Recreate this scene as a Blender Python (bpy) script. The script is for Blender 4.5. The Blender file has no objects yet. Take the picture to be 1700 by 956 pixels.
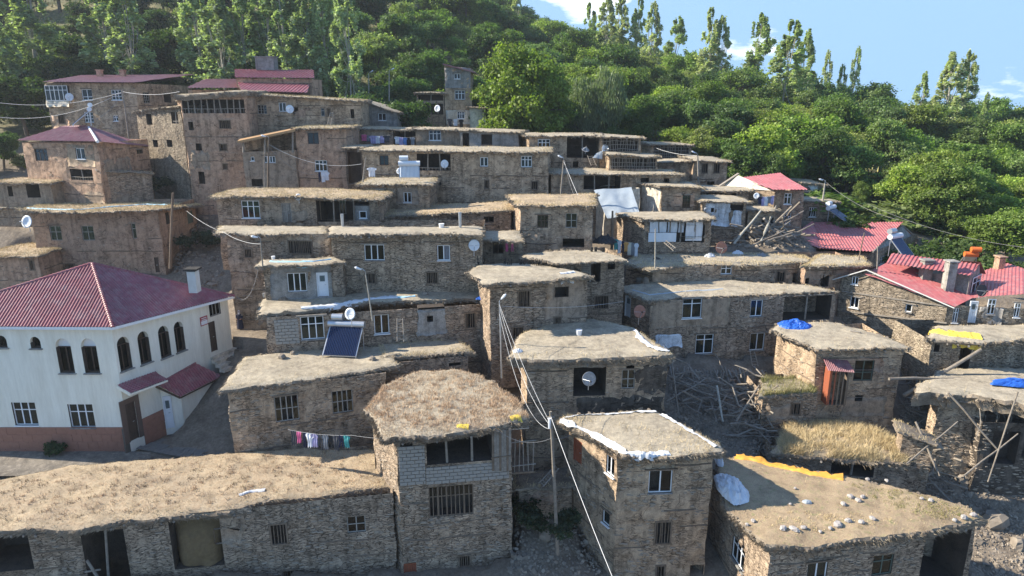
import bpy, math, random
import numpy as np
from mathutils import Vector, noise
from mathutils.bvhtree import BVHTree
R = random.Random(11)
NR = np.random.RandomState(5)
rad = math.radians
S = bpy.context.scene
COL = S.collection
# ------------------------------------------------------------------ camera
F = 1136.0
PIT = rad(15.0)
CP, SP = math.cos(PIT), math.sin(PIT)
cam = bpy.data.cameras.new('camera'); camo = bpy.data.objects.new('camera', cam); COL.objects.link(camo)
cam.sensor_width = 36.0; cam.lens = 36.0 * F / 1700.0; cam.clip_end = 9000; cam.clip_start = 0.1
camo.location = (0, 0, 0); camo.rotation_euler = (rad(90) - PIT, 0, 0)
S.camera = camo
# ------------------------------------------------------------------ light
SUN_EL, SUN_BACK = rad(33), rad(7)
w = bpy.data.worlds.new('World'); S.world = w; w.use_nodes = True
nt = w.node_tree; nd = nt.nodes; lk = nt.links
bg = nd['Background']; sky = nd.new('ShaderNodeTexSky'); sky.sky_type = 'NISHITA'; sky.sun_disc = False
sky.sun_elevation = SUN_EL; sky.sun_rotation = -(math.pi / 2 - SUN_BACK)
sky.air_density = 1.0; sky.dust_density = 0.15; sky.ozone_density = 2.0; sky.altitude = 1800
tc = nd.new('ShaderNodeTexCoord')
# broken clouds, all round, a little thicker towards the ridge
mp = nd.new('ShaderNodeMapping'); mp.inputs['Scale'].default_value = (1, 1, 3.2); mp.inputs['Location'].default_value = (2.31, 0.4, 0.1)
lk.new(tc.outputs['Generated'], mp.inputs[0])
n1 = nd.new('ShaderNodeTexNoise'); n1.inputs['Scale'].default_value = 5.0; n1.inputs['Detail'].default_value = 8; n1.inputs['Roughness'].default_value = 0.58
lk.new(mp.outputs[0], n1.inputs['Vector'])
cr = nd.new('ShaderNodeValToRGB'); cr.color_ramp.elements[0].position = 0.66; cr.color_ramp.elements[1].position = 0.76
lk.new(n1.outputs[0], cr.inputs[0])
mx = nd.new('ShaderNodeMix'); mx.data_type = 'RGBA'
mx.inputs[7].default_value = (5.4, 5.5, 5.7, 1)
ml = nd.new('ShaderNodeMath'); ml.operation = 'MULTIPLY'; ml.inputs[1].default_value = 0.85
tint = nd.new('ShaderNodeMix'); tint.data_type = 'RGBA'; tint.blend_type = 'MULTIPLY'; tint.inputs[0].default_value = 1.0; tint.inputs[7].default_value = (0.86, 0.93, 1.0, 1)
lk.new(sky.outputs[0], tint.inputs[6])
lim = nd.new('ShaderNodeMix'); lim.data_type = 'RGBA'; lim.blend_type = 'DARKEN'; lim.inputs[0].default_value = 1.0; lim.inputs[7].default_value = (1.22, 2.02, 3.15, 1)
lk.new(tint.outputs[2], lim.inputs[6])
# a cloud bank low over the ridge
nv = nd.new('ShaderNodeVectorMath'); nv.operation = 'SUBTRACT'; lk.new(tc.outputs['Generated'], nv.inputs[0]); cx_, cy_ = (985 - 850) / F, (478 - 10) / F
c0 = Vector((cx_, CP + cy_ * SP, -SP + cy_ * CP)).normalized(); nv.inputs[1].default_value = c0
sc_ = nd.new('ShaderNodeVectorMath'); sc_.operation = 'MULTIPLY'; sc_.inputs[1].default_value = (1, 1, 2.2); lk.new(nv.outputs[0], sc_.inputs[0])
ln = nd.new('ShaderNodeVectorMath'); ln.operation = 'LENGTH'; lk.new(sc_.outputs[0], ln.inputs[0])
mr_ = nd.new('ShaderNodeMapRange'); mr_.inputs[1].default_value = 0.02; mr_.inputs[2].default_value = 0.17; mr_.inputs[3].default_value = 0.27; mr_.inputs[4].default_value = 0.0; lk.new(ln.outputs['Value'], mr_.inputs[0])
sm = nd.new('ShaderNodeMath'); sm.operation = 'ADD'; lk.new(n1.outputs[0], sm.inputs[0]); lk.new(mr_.outputs[0], sm.inputs[1]); lk.new(sm.outputs[0], cr.inputs[0])
lk.new(cr.outputs[0], ml.inputs[0]); lk.new(ml.outputs[0], mx.inputs[0]); lk.new(lim.outputs[2], mx.inputs[6])
lk.new(mx.outputs[2], bg.inputs[0]); bg.inputs[1].default_value = 0.15
sun = bpy.data.lights.new('sun', 'SUN'); sun.energy = 4.6; sun.angle = rad(0.5); sun.color = (1.0, 0.91, 0.77)
suno = bpy.data.objects.new('sun', sun); COL.objects.link(suno)
LD = Vector((math.cos(SUN_EL) * math.cos(SUN_BACK), -math.cos(SUN_EL) * math.sin(SUN_BACK), -math.sin(SUN_EL)))
suno.rotation_euler = LD.to_track_quat('-Z', 'Y').to_euler()
vs = S.view_settings; vs.view_transform = 'Standard'; vs.look = 'None'; vs.exposure = 1.27; vs.gamma = 1.0
try:
    S.cycles.max_bounces = 6; S.cycles.diffuse_bounces = 3; S.cycles.transparent_max_bounces = 8
    S.cycles.use_adaptive_sampling = True; S.cycles.use_denoising = True
except Exception: pass

def ray(px, py):
    cx = (px - 850) / F; cy = (478 - py) / F
    return Vector((cx, CP + cy * SP, -SP + cy * CP))
def PY(px, py, Y):
    d = ray(px, py); return d * (Y / d.y)
def PZ(px, py, z):
    d = ray(px, py); return d * (z / d.z)
# ------------------------------------------------------------------ materials
class N:
    def __init__(s, name):
        s.m = bpy.data.materials.new(name); s.m.use_nodes = True; s.t = s.m.node_tree
        s.b = s.t.nodes['Principled BSDF']; s.b.inputs['Specular IOR Level'].default_value = 0.25
    def n(s, ty, **kw):
        x = s.t.nodes.new(ty)
        for k, v in kw.items():
            if hasattr(x, k): setattr(x, k, v)
            else: x.inputs[k].default_value = v
        return x
    def l(s, a, b): s.t.links.new(a, b)
    def coord(s, scale=(1, 1, 1), rnd=True):
        tc = s.n('ShaderNodeTexCoord'); oi = s.n('ShaderNodeObjectInfo')
        a = s.n('ShaderNodeVectorMath', operation='MULTIPLY'); a.inputs[1].default_value = scale
        s.l(tc.outputs['Object'], a.inputs[0])
        if not rnd: return a.outputs[0]
        m = s.n('ShaderNodeMath', operation='MULTIPLY'); m.inputs[1].default_value = 57.0; s.l(oi.outputs['Random'], m.inputs[0])
        b = s.n('ShaderNodeVectorMath', operation='ADD'); s.l(a.outputs[0], b.inputs[0]); s.l(m.outputs[0], b.inputs[1])
        return b.outputs[0]
    def noise(s, vec, scale, detail=5, rough=0.6):
        x = s.n('ShaderNodeTexNoise'); x.inputs['Scale'].default_value = scale; x.inputs['Detail'].default_value = detail
        x.inputs['Roughness'].default_value = rough; s.l(vec, x.inputs['Vector']); return x.outputs[0]
    def ramp(s, fac, stops):
        x = s.n('ShaderNodeValToRGB'); e = x.color_ramp.elements
        while len(e) < len(stops): e.new(0.5)
        for i, (p, c) in enumerate(stops):
            e[i].position = p; e[i].color = (c, c, c, 1) if isinstance(c, (int, float)) else (*c, 1)
        s.l(fac, x.inputs[0]); return x.outputs[0]
    def mix(s, fac, a, b, mode='MIX'):
        x = s.n('ShaderNodeMix', data_type='RGBA'); x.blend_type = mode
        if hasattr(fac, 'is_linked'): s.l(fac, x.inputs[0])
        else: x.inputs[0].default_value = fac
        for k, q in ((6, a), (7, b)):
            if hasattr(q, 'is_linked'): s.l(q, x.inputs[k])
            else: x.inputs[k].default_value = (*q, 1)
        return x.outputs[2]
    def bump(s, h, strength=0.5, dist=0.03):
        x = s.n('ShaderNodeBump'); x.inputs['Strength'].default_value = strength; x.inputs['Distance'].default_value = dist
        s.l(h, x.inputs['Height'])
        if s.b.inputs['Normal'].links: s.l(s.b.inputs['Normal'].links[0].from_socket, x.inputs['Normal'])
        s.l(x.outputs[0], s.b.inputs['Normal'])
    def fin(s, col, rough=0.9, metal=0.0):
        if hasattr(col, 'is_linked'): s.l(col, s.b.inputs['Base Color'])
        else: s.b.inputs['Base Color'].default_value = (*col, 1)
        s.b.inputs['Roughness'].default_value = rough; s.b.inputs['Metallic'].default_value = metal
        return s.m
MT = {}
def plain(name, c1, c2=None, scale=4.0, rough=0.8, bump=0.0, metal=0.0, stretch=(1, 1, 1), island=0.0):
    q = N(name); v = q.coord(stretch)
    c2 = c2 or tuple(x * 0.7 for x in c1)
    f = q.noise(v, scale, 6, 0.65); col = q.mix(q.ramp(f, [(0.3, 0.0), (0.7, 1.0)]), c1, c2)
    if island:
        g = q.n('ShaderNodeNewGeometry'); r = q.ramp(g.outputs['Random Per Island'], [(0, 1 - island), (1, 1 + island * 0.6)])
        col = q.mix(1.0, col, r, 'MULTIPLY')
    if bump: q.bump(q.noise(v, scale * 5, 5), bump, 0.02)
    MT[name] = q.fin(col, rough, metal); return MT[name]
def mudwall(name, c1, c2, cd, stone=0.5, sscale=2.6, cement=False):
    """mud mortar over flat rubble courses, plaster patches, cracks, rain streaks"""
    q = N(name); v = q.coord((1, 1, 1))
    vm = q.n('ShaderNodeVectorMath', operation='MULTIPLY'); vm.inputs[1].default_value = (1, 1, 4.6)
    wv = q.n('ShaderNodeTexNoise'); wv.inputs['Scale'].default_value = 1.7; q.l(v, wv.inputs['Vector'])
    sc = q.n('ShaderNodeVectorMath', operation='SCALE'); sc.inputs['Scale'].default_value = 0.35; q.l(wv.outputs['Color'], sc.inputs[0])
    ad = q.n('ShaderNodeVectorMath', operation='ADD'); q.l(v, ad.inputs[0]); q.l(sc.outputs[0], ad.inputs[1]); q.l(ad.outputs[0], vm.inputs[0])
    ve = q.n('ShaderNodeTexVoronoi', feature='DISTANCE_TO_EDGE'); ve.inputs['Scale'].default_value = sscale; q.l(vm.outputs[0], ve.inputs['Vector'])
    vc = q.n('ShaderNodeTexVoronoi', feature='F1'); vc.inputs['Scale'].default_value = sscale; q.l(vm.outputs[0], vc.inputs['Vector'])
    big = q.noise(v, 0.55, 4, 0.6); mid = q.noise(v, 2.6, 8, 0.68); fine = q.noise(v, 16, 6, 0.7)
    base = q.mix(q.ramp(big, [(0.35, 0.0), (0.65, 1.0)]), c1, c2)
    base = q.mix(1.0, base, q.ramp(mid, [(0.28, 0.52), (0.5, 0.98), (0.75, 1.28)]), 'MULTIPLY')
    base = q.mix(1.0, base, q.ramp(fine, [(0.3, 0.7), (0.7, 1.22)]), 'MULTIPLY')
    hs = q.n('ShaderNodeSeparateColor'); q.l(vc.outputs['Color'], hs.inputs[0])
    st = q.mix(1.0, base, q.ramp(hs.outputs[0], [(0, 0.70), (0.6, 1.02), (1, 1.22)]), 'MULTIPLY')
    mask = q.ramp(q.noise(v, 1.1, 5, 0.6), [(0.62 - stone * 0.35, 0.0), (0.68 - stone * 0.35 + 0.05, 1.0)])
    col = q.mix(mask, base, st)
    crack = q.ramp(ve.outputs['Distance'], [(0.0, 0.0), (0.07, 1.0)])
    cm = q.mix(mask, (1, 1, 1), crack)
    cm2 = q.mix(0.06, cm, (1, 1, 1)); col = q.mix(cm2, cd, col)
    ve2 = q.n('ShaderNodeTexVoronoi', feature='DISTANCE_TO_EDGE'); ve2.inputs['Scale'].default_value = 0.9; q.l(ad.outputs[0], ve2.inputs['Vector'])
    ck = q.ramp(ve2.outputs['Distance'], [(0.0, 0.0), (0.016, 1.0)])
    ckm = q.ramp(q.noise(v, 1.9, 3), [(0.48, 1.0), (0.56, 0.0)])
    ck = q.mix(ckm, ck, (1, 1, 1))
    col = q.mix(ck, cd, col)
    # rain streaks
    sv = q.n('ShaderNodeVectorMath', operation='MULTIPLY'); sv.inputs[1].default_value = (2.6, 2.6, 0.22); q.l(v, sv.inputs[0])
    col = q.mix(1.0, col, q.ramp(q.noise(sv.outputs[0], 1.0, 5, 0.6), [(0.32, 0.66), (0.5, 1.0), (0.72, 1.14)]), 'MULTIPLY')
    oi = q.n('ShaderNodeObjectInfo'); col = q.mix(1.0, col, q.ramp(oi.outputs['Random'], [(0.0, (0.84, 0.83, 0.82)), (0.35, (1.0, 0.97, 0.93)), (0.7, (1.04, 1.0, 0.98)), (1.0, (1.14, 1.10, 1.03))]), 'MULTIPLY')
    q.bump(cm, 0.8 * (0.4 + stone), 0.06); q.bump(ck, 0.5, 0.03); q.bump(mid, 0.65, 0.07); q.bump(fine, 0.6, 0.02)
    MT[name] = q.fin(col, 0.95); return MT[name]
mudwall('mud', (0.47, 0.365, 0.26), (0.41, 0.31, 0.215), (0.07, 0.052, 0.04), 0.55)
mudwall('mud_red', (0.46, 0.325, 0.23), (0.40, 0.275, 0.195), (0.07, 0.048, 0.038), 0.3)
mudwall('mud_grey', (0.44, 0.35, 0.26), (0.37, 0.29, 0.215), (0.055, 0.045, 0.036), 0.8, 2.9)
mudwall('stone_wall', (0.42, 0.36, 0.27), (0.34, 0.285, 0.215), (0.10, 0.08, 0.06), 1.3, 3.6)
mudwall('plaster', (0.34, 0.27, 0.20), (0.32, 0.25, 0.185), (0.14, 0.10, 0.075), -0.4)
mudwall('cement', (0.33, 0.325, 0.305), (0.28, 0.275, 0.26), (0.16, 0.15, 0.14), -0.6)
mudwall('pale_plaster', (0.66, 0.62, 0.53), (0.56, 0.51, 0.42), (0.25, 0.2, 0.15), -0.5)
mudwall('blue_plaster', (0.66, 0.70, 0.74), (0.56, 0.61, 0.66), (0.22, 0.2, 0.17), -0.45)
mudwall('soot_and_shade', (0.13, 0.11, 0.09), (0.10, 0.085, 0.07), (0.03, 0.025, 0.02), 0.5)  # dark coat: real soot on the burnt house, painted deep shade elsewhere
def whitewall():
    q = N('whitewash'); v = q.coord((1, 1, 0.16), False)
    f = q.noise(v, 1.6, 8, 0.7); g = q.noise(v, 9, 5)
    col = q.mix(q.ramp(f, [(0.35, 0.0), (0.75, 1.0)]), (0.83, 0.80, 0.69), (0.66, 0.62, 0.51))
    col = q.mix(1.0, col, q.ramp(g, [(0.3, 0.94), (0.7, 1.03)]), 'MULTIPLY')
    q.bump(g, 0.15, 0.01); MT['whitewash'] = q.fin(col, 0.85)
whitewall()
def earth(name, c1, c2, c3, straw):
    q = N(name); v = q.coord((1, 1, 1))
    a = q.noise(v, 0.5, 6, 0.62); b = q.noise(v, 3.5, 8, 0.72); c = q.noise(v, 22, 6, 0.75)
    col = q.mix(q.ramp(a, [(0.38, 0.0), (0.62, 1.0)]), c1, c2)
    col = q.mix(q.ramp(b, [(0.55 - straw * 0.15, 0.0), (0.68, 0.85)]), col, c3)
    d = q.noise(v, 1.15, 7, 0.7); col = q.mix(1.0, col, q.ramp(d, [(0.34, 0.68), (0.5, 1.0), (0.7, 1.16)]), 'MULTIPLY')
    col = q.mix(1.0, col, q.ramp(b, [(0.25, 0.72), (0.6, 1.08)]), 'MULTIPLY')
    col = q.mix(1.0, col, q.ramp(c, [(0.3, 0.62), (0.7, 1.28)]), 'MULTIPLY')
    q.bump(b, 0.6, 0.08); q.bump(c, 0.8, 0.03); MT[name] = q.fin(col, 0.97)
earth('roof_earth', (0.43, 0.37, 0.275), (0.36, 0.305, 0.225), (0.45, 0.385, 0.27), 0.3)
earth('roof_straw', (0.52, 0.41, 0.27), (0.42, 0.33, 0.225), (0.25, 0.17, 0.105), 0.75)
earth('roof_brown', (0.42, 0.315, 0.20), (0.35, 0.26, 0.165), (0.20, 0.21, 0.09), 0.15)
earth('rim_mud', (0.34, 0.285, 0.215), (0.25, 0.205, 0.155), (0.12, 0.09, 0.065), 0.9)
earth('dirt', (0.235, 0.205, 0.165), (0.19, 0.165, 0.135), (0.30, 0.26, 0.21), 0.4)
earth('interior_shade', (0.10, 0.082, 0.065), (0.075, 0.06, 0.05), (0.05, 0.04, 0.033), 0.4)  # near-black: the darkness of unlit rooms put into the colour of openings
def hill():
    q = N('hillside'); v = q.coord((1, 1, 1), False)
    a = q.noise(v, 0.035, 7, 0.65); b = q.noise(v, 0.9, 7, 0.7); c = q.noise(v, 6, 5, 0.7)
    dirt = q.mix(q.ramp(b, [(0.35, 0.0), (0.65, 1.0)]), (0.25, 0.205, 0.155), (0.14, 0.113, 0.085))
    dirt = q.mix(1.0, dirt, q.ramp(c, [(0.3, 0.7), (0.7, 1.25)]), 'MULTIPLY')
    grass = q.mix(q.ramp(b, [(0.4, 0.0), (0.62, 1.0)]), (0.055, 0.075, 0.025), (0.22, 0.19, 0.10))
    grass = q.mix(q.ramp(a, [(0.5, 0.0), (0.62, 1.0)]), grass, (0.30, 0.26, 0.15))
    sx = q.n('ShaderNodeSeparateXYZ'); tc = q.n('ShaderNodeTexCoord'); q.l(tc.outputs['Object'], sx.inputs[0])
    mr = q.n('ShaderNodeMapRange'); mr.inputs[1].default_value = 80; mr.inputs[2].default_value = 94; q.l(sx.outputs[1], mr.inputs[0])
    q.bump(b, 0.7, 0.2); q.bump(c, 0.6, 0.06)
    MT['hillside'] = q.fin(q.mix(mr.outputs[0], dirt, grass), 0.97)
hill()
plain('wood', (0.23, 0.175, 0.125), (0.12, 0.09, 0.065), 5, 0.85, 0.5, stretch=(1, 1, 0.4))
plain('wood_grey', (0.33, 0.295, 0.25), (0.19, 0.165, 0.135), 5, 0.88, 0.5, island=0.35)
plain('wood_new', (0.45, 0.28, 0.14), (0.33, 0.2, 0.1), 3, 0.7, 0.3)
plain('wood_red', (0.33, 0.10, 0.05), (0.24, 0.075, 0.04), 6, 0.7, 0.3)
plain('pvc', (0.80, 0.81, 0.81), (0.72, 0.73, 0.73), 3, 0.35)
plain('frame_grey', (0.36, 0.35, 0.32), (0.24, 0.22, 0.19), 6, 0.7, 0.3)
plain('frame_dark', (0.09, 0.06, 0.045), (0.06, 0.04, 0.03), 6, 0.6, 0.3)
plain('frame_green', (0.12, 0.16, 0.13), (0.09, 0.11, 0.09), 6, 0.6, 0.3)
plain('white_metal', (0.74, 0.76, 0.77), (0.66, 0.68, 0.7), 2, 0.4)
plain('galvanised', (0.55, 0.57, 0.59), (0.42, 0.44, 0.46), 3, 0.38, 0.05, 0.75)
plain('dish_white', (0.70, 0.74, 0.78), (0.62, 0.66, 0.70), 2, 0.45)
plain('dish_rust', (0.40, 0.19, 0.13), (0.30, 0.14, 0.10), 5, 0.7)
plain('dish_dark', (0.075, 0.065, 0.07), (0.05, 0.045, 0.05), 5, 0.7)
plain('dish_grey', (0.34, 0.35, 0.37), (0.22, 0.21, 0.20), 5, 0.6)
def metal(name, c1, c2, rust=(0.22, 0.11, 0.07)):
    q = N(name); v = q.coord((1, 1, 1)); a = q.noise(v, .5, 6, .7); sv = q.n('ShaderNodeVectorMath', operation='MULTIPLY'); sv.inputs[1].default_value = (3.5, .5, .5); q.l(v, sv.inputs[0]); b = q.noise(sv.outputs[0], 1.2, 6, .7); c = q.noise(v, 7, 6, .7)
    col = q.mix(q.ramp(a, [(.32, 0.0), (.68, 1.0)]), c1, c2); col = q.mix(1.0, col, q.ramp(b, [(.3, .74), (.7, 1.22)]), 'MULTIPLY'); col = q.mix(q.ramp(c, [(.62, 0.0), (.74, .75)]), col, rust)
    dust = q.mix(q.ramp(q.noise(v, 2.2, 5, .6), [(.45, 0.0), (.75, .35)]), col, (.42, .36, .32)); q.b.inputs['Specular IOR Level'].default_value = .35; MT[name] = q.fin(dust, .5)
metal('red_metal', (0.42, 0.115, 0.12), (0.35, 0.11, 0.115)); metal('red_faded', (0.46, 0.15, 0.155), (0.38, 0.14, 0.145)); metal('maroon', (0.31, 0.085, 0.10), (0.25, 0.08, 0.092)); metal('maroon_dull', (0.31, 0.125, 0.135), (0.25, 0.11, 0.12))
plain('tile', (0.34, 0.165, 0.115), (0.27, 0.13, 0.09), 1.6, 0.5, 0.1)
plain('plastic_white', (0.70, 0.71, 0.72), (0.56, 0.58, 0.60), 2.5, 0.5, 0.4)
plain('plastic_blue', (0.03, 0.13, 0.52), (0.02, 0.09, 0.38), 2.5, 0.45, 0.5)
plain('plastic_pale_blue', (0.26, 0.52, 0.66), (0.45, 0.63, 0.70), 2.0, 0.5, 0.4)
plain('plastic_yellow', (0.80, 0.62, 0.09), (0.68, 0.50, 0.08), 2.5, 0.5, 0.4)
plain('plastic_orange', (0.78, 0.40, 0.07), (0.62, 0.30, 0.06), 2.5, 0.5, 0.5)
plain('plastic_grey', (0.42, 0.47, 0.50), (0.32, 0.36, 0.39), 1.4, 0.5, 0.5)
plain('orange_paint', (0.75, 0.18, 0.04), None, 2, 0.45)
plain('black_cloth', (0.03, 0.03, 0.034), (0.05, 0.05, 0.055), 3, 0.8, 0.3)
plain('wire', (0.30, 0.29, 0.28), (0.2, 0.2, 0.2), 3, 0.6)
plain('white_wire', (0.62, 0.62, 0.60), (0.5, 0.5, 0.5), 3, 0.6)
plain('stone_piece', (0.40, 0.335, 0.26), (0.30, 0.245, 0.185), 3.0, 0.92, 0.6, island=0.3)
plain('rock', (0.31, 0.265, 0.21), (0.18, 0.15, 0.12), 2.0, 0.92, 0.6, island=0.4)
plain('tile_dark', (0.15, 0.10, 0.08), (0.11, 0.08, 0.065), 2, 0.5, 0.1)
plain('pale_stone', (0.42, 0.39, 0.36), (0.30, 0.27, 0.25), 5.0, 0.9, 0.6)
plain('cinder', (0.35, 0.325, 0.285), (0.28, 0.255, 0.22), 3, 0.92, 0.5)
plain('mortar', (0.13, 0.12, 0.105), None, 6, 0.95, 0.5)
plain('dry_grass', (0.66, 0.54, 0.32), (0.54, 0.42, 0.23), 0.9, 0.9, island=0.4)
plain('pink_grass', (0.62, 0.46, 0.31), (0.52, 0.37, 0.235), 0.9, 0.9, island=0.4)
plain('green_grass', (0.20, 0.22, 0.085), (0.33, 0.28, 0.12), 1.2, 0.9, island=0.4)
plain('hay', (0.20, 0.14, 0.07), (0.13, 0.09, 0.05), 6, 0.95, 0.8)
plain('twig', (0.36, 0.305, 0.225), (0.20, 0.165, 0.125), 3, 0.92, island=0.5)
plain('wood_old', (0.29, 0.25, 0.20), (0.15, 0.125, 0.10), 5, 0.9, 0.5)
plain('bark', (0.16, 0.13, 0.10), (0.10, 0.08, 0.06), 6, 0.9, 0.5)
plain('bark_pale', (0.42, 0.40, 0.34), (0.26, 0.24, 0.20), 6, 0.9, 0.3)
plain('skin', (0.45, 0.28, 0.2), None, 3, 0.6)
plain('chimney_white', (0.66, 0.66, 0.63), (0.55, 0.54, 0.5), 2, 0.85, 0.2)
plain('charcoal', (0.05, 0.045, 0.04), None, 3, 0.9, 0.3)
plain('paving', (0.215, 0.20, 0.18), (0.155, 0.145, 0.13), 2, 0.92, 0.4)
CLOTH = {'white': (0.74, 0.75, 0.78), 'navy': (0.03, 0.035, 0.07), 'grey': (0.24, 0.25, 0.27), 'teal': (0.09, 0.38, 0.36), 'pink': (0.72, 0.16, 0.32),
         'blue': (0.16, 0.28, 0.55), 'lilac': (0.45, 0.40, 0.62), 'black': (0.025, 0.025, 0.028), 'orange': (0.68, 0.36, 0.12), 'cream': (0.66, 0.62, 0.52), 'red': (0.45, 0.06, 0.06), 'charcoal': (0.08, 0.08, 0.09)}
for k, c in CLOTH.items(): plain('cloth_' + k, c, tuple(x * 0.8 for x in c), 5, 0.9, 0.3)
def glassm():
    q = N('glass'); t = q.t; out = t.nodes['Material Output']
    g = q.n('ShaderNodeBsdfGlossy'); g.inputs['Roughness'].default_value = 0.06; g.inputs['Color'].default_value = (0.75, 0.82, 0.85, 1)
    d = q.n('ShaderNodeBsdfTransparent'); d.inputs['Color'].default_value = (0.36, 0.42, 0.43, 1)
    f0 = q.n('ShaderNodeLayerWeight'); f0.inputs['Blend'].default_value = 0.5; f = q.n('ShaderNodeMath', operation='POWER'); f.inputs[1].default_value = 3.5; q.l(f0.outputs['Facing'], f.inputs[0])
    r = q.n('ShaderNodeMapRange'); r.inputs[3].default_value = 0.04; r.inputs[4].default_value = 0.7; q.l(f.outputs[0], r.inputs[0])
    m = q.n('ShaderNodeMixShader'); q.l(r.outputs[0], m.inputs[0]); q.l(d.outputs[0], m.inputs[1]); q.l(g.outputs[0], m.inputs[2]); q.l(m.outputs[0], out.inputs[0])
    MT['glass'] = q.m
glassm()
def collector():
    q = N('collector_tube'); v = q.coord((1, 1, 1), False); MT['collector_tube'] = q.fin((0.02, 0.034, 0.085), 0.16, 0.2); q.b.inputs['Specular IOR Level'].default_value = 0.6
collector()
def leafm(name, sat=1.0):
    q = N(name); t = q.t; out = t.nodes['Material Output']
    oi = q.n('ShaderNodeObjectInfo'); g = q.n('ShaderNodeNewGeometry')
    tc = q.n('ShaderNodeTexCoord'); ns = q.noise(tc.outputs['Object'], 0.55, 4, 0.6)
    c = q.mix(1.0, oi.outputs['Color'], q.ramp(g.outputs['Random Per Island'], [(0, 0.62), (1, 1.35)]), 'MULTIPLY')
    c = q.mix(1.0, c, q.ramp(ns, [(0.3, 0.66), (0.7, 1.28)]), 'MULTIPLY')
    d = q.n('ShaderNodeBsdfDiffuse'); q.l(c, d.inputs[0]); tr = q.n('ShaderNodeBsdfTranslucent')
    c2 = q.mix(1.0, c, (1.15, 1.35, 0.5), 'MULTIPLY'); q.l(c2, tr.inputs[0])
    m = q.n('ShaderNodeMixShader'); m.inputs[0].default_value = 0.48; q.l(d.outputs[0], m.inputs[1]); q.l(tr.outputs[0], m.inputs[2])
    gl = q.n('ShaderNodeBsdfGlossy'); gl.inputs['Roughness'].default_value = 0.5; gl.inputs['Color'].default_value = (0.8, 0.9, 0.8, 1)
    m2 = q.n('ShaderNodeMixShader'); m2.inputs[0].default_value = 0.02; q.l(m.outputs[0], m2.inputs[1]); q.l(gl.outputs[0], m2.inputs[2])
    q.l(m2.outputs[0], out.inputs[0]); MT[name] = q.m
leafm('leaf')
# ------------------------------------------------------------------ mesh helpers
ROOT = {}
def vec(a): return a if isinstance(a, Vector) else Vector(a)
class MB:
    def __init__(s): s.v = []; s.f = []; s.mi = []; s.cm = 0
    def add(s, vs, fs):
        o = len(s.v); s.v += [tuple(p) for p in vs]
        for f in fs: s.f.append(tuple(i + o for i in f)); s.mi.append(s.cm)
    def quad(s, a, b, c, d): s.add([a, b, c, d], [(0, 1, 2, 3)])
    def tri(s, a, b, c): s.add([a, b, c], [(0, 1, 2)])
    def box(s, c, x, y, z):
        c, x, y, z = vec(c), vec(x), vec(y), vec(z)
        p = [c + i * x + j * y + k * z for k in (-1, 1) for j in (-1, 1) for i in (-1, 1)]
        s.add(p, [(0, 2, 3, 1), (4, 5, 7, 6), (0, 1, 5, 4), (2, 6, 7, 3), (0, 4, 6, 2), (1, 3, 7, 5)])
    def bar(s, a, b, wd, ht, side=None):
        a, b = vec(a), vec(b); d = b - a
        if d.length < 1e-6: return
        n = d.normalized(); sd = vec(side) if side is not None else n.cross(Vector((0, 0, 1)))
        if sd.length < 1e-3: sd = Vector((1, 0, 0))
        sd = sd.normalized(); up = sd.cross(n).normalized()
        s.box((a + b) / 2, d / 2, sd * wd / 2, up * ht / 2)
    def tube(s, pts, rr, n=6, cap=True):
        pts = [vec(p) for p in pts]
        if not isinstance(rr, (list, tuple)): rr = [rr] * len(pts)
        vs = []
        for i, p in enumerate(pts):
            d = (pts[min(i + 1, len(pts) - 1)] - pts[max(i - 1, 0)])
            d = d.normalized() if d.length > 1e-9 else Vector((0, 0, 1))
            a = d.cross(Vector((0, 0, 1)) if abs(d.z) < 0.9 else Vector((1, 0, 0))).normalized(); b = d.cross(a)
            for k in range(n):
                t = 2 * math.pi * k / n; vs.append(p + (a * math.cos(t) + b * math.sin(t)) * rr[i])
        fs = []
        for i in range(len(pts) - 1):
            for k in range(n): fs.append((i * n + k, i * n + (k + 1) % n, (i + 1) * n + (k + 1) % n, (i + 1) * n + k))
        if cap: fs.append(tuple(range(n - 1, -1, -1))); fs.append(tuple((len(pts) - 1) * n + k for k in range(n)))
        s.add(vs, fs)
    def build(s, name, mat, parent=None, label=None, kind=None, smooth=False):
        if not s.f: return None
        o0 = ROOT[parent.name] if parent else Vector((0, 0, 0))
        me = bpy.data.meshes.new(name); me.from_pydata([(x - o0.x, y - o0.y, z - o0.z) for x, y, z in s.v], [], s.f)
        mats = mat if isinstance(mat, (list, tuple)) else [mat]
        for m in mats: me.materials.append(MT[m])
        if len(mats) > 1: me.polygons.foreach_set('material_index', s.mi)
        if smooth: me.polygons.foreach_set('use_smooth', [True] * len(me.polygons))
        o = bpy.data.objects.new(name, me); COL.objects.link(o)
        if parent: o.parent = parent; ROOT[o.name] = o0
        if label: o['label'] = label
        if kind: o['kind'] = kind
        return o
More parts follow.
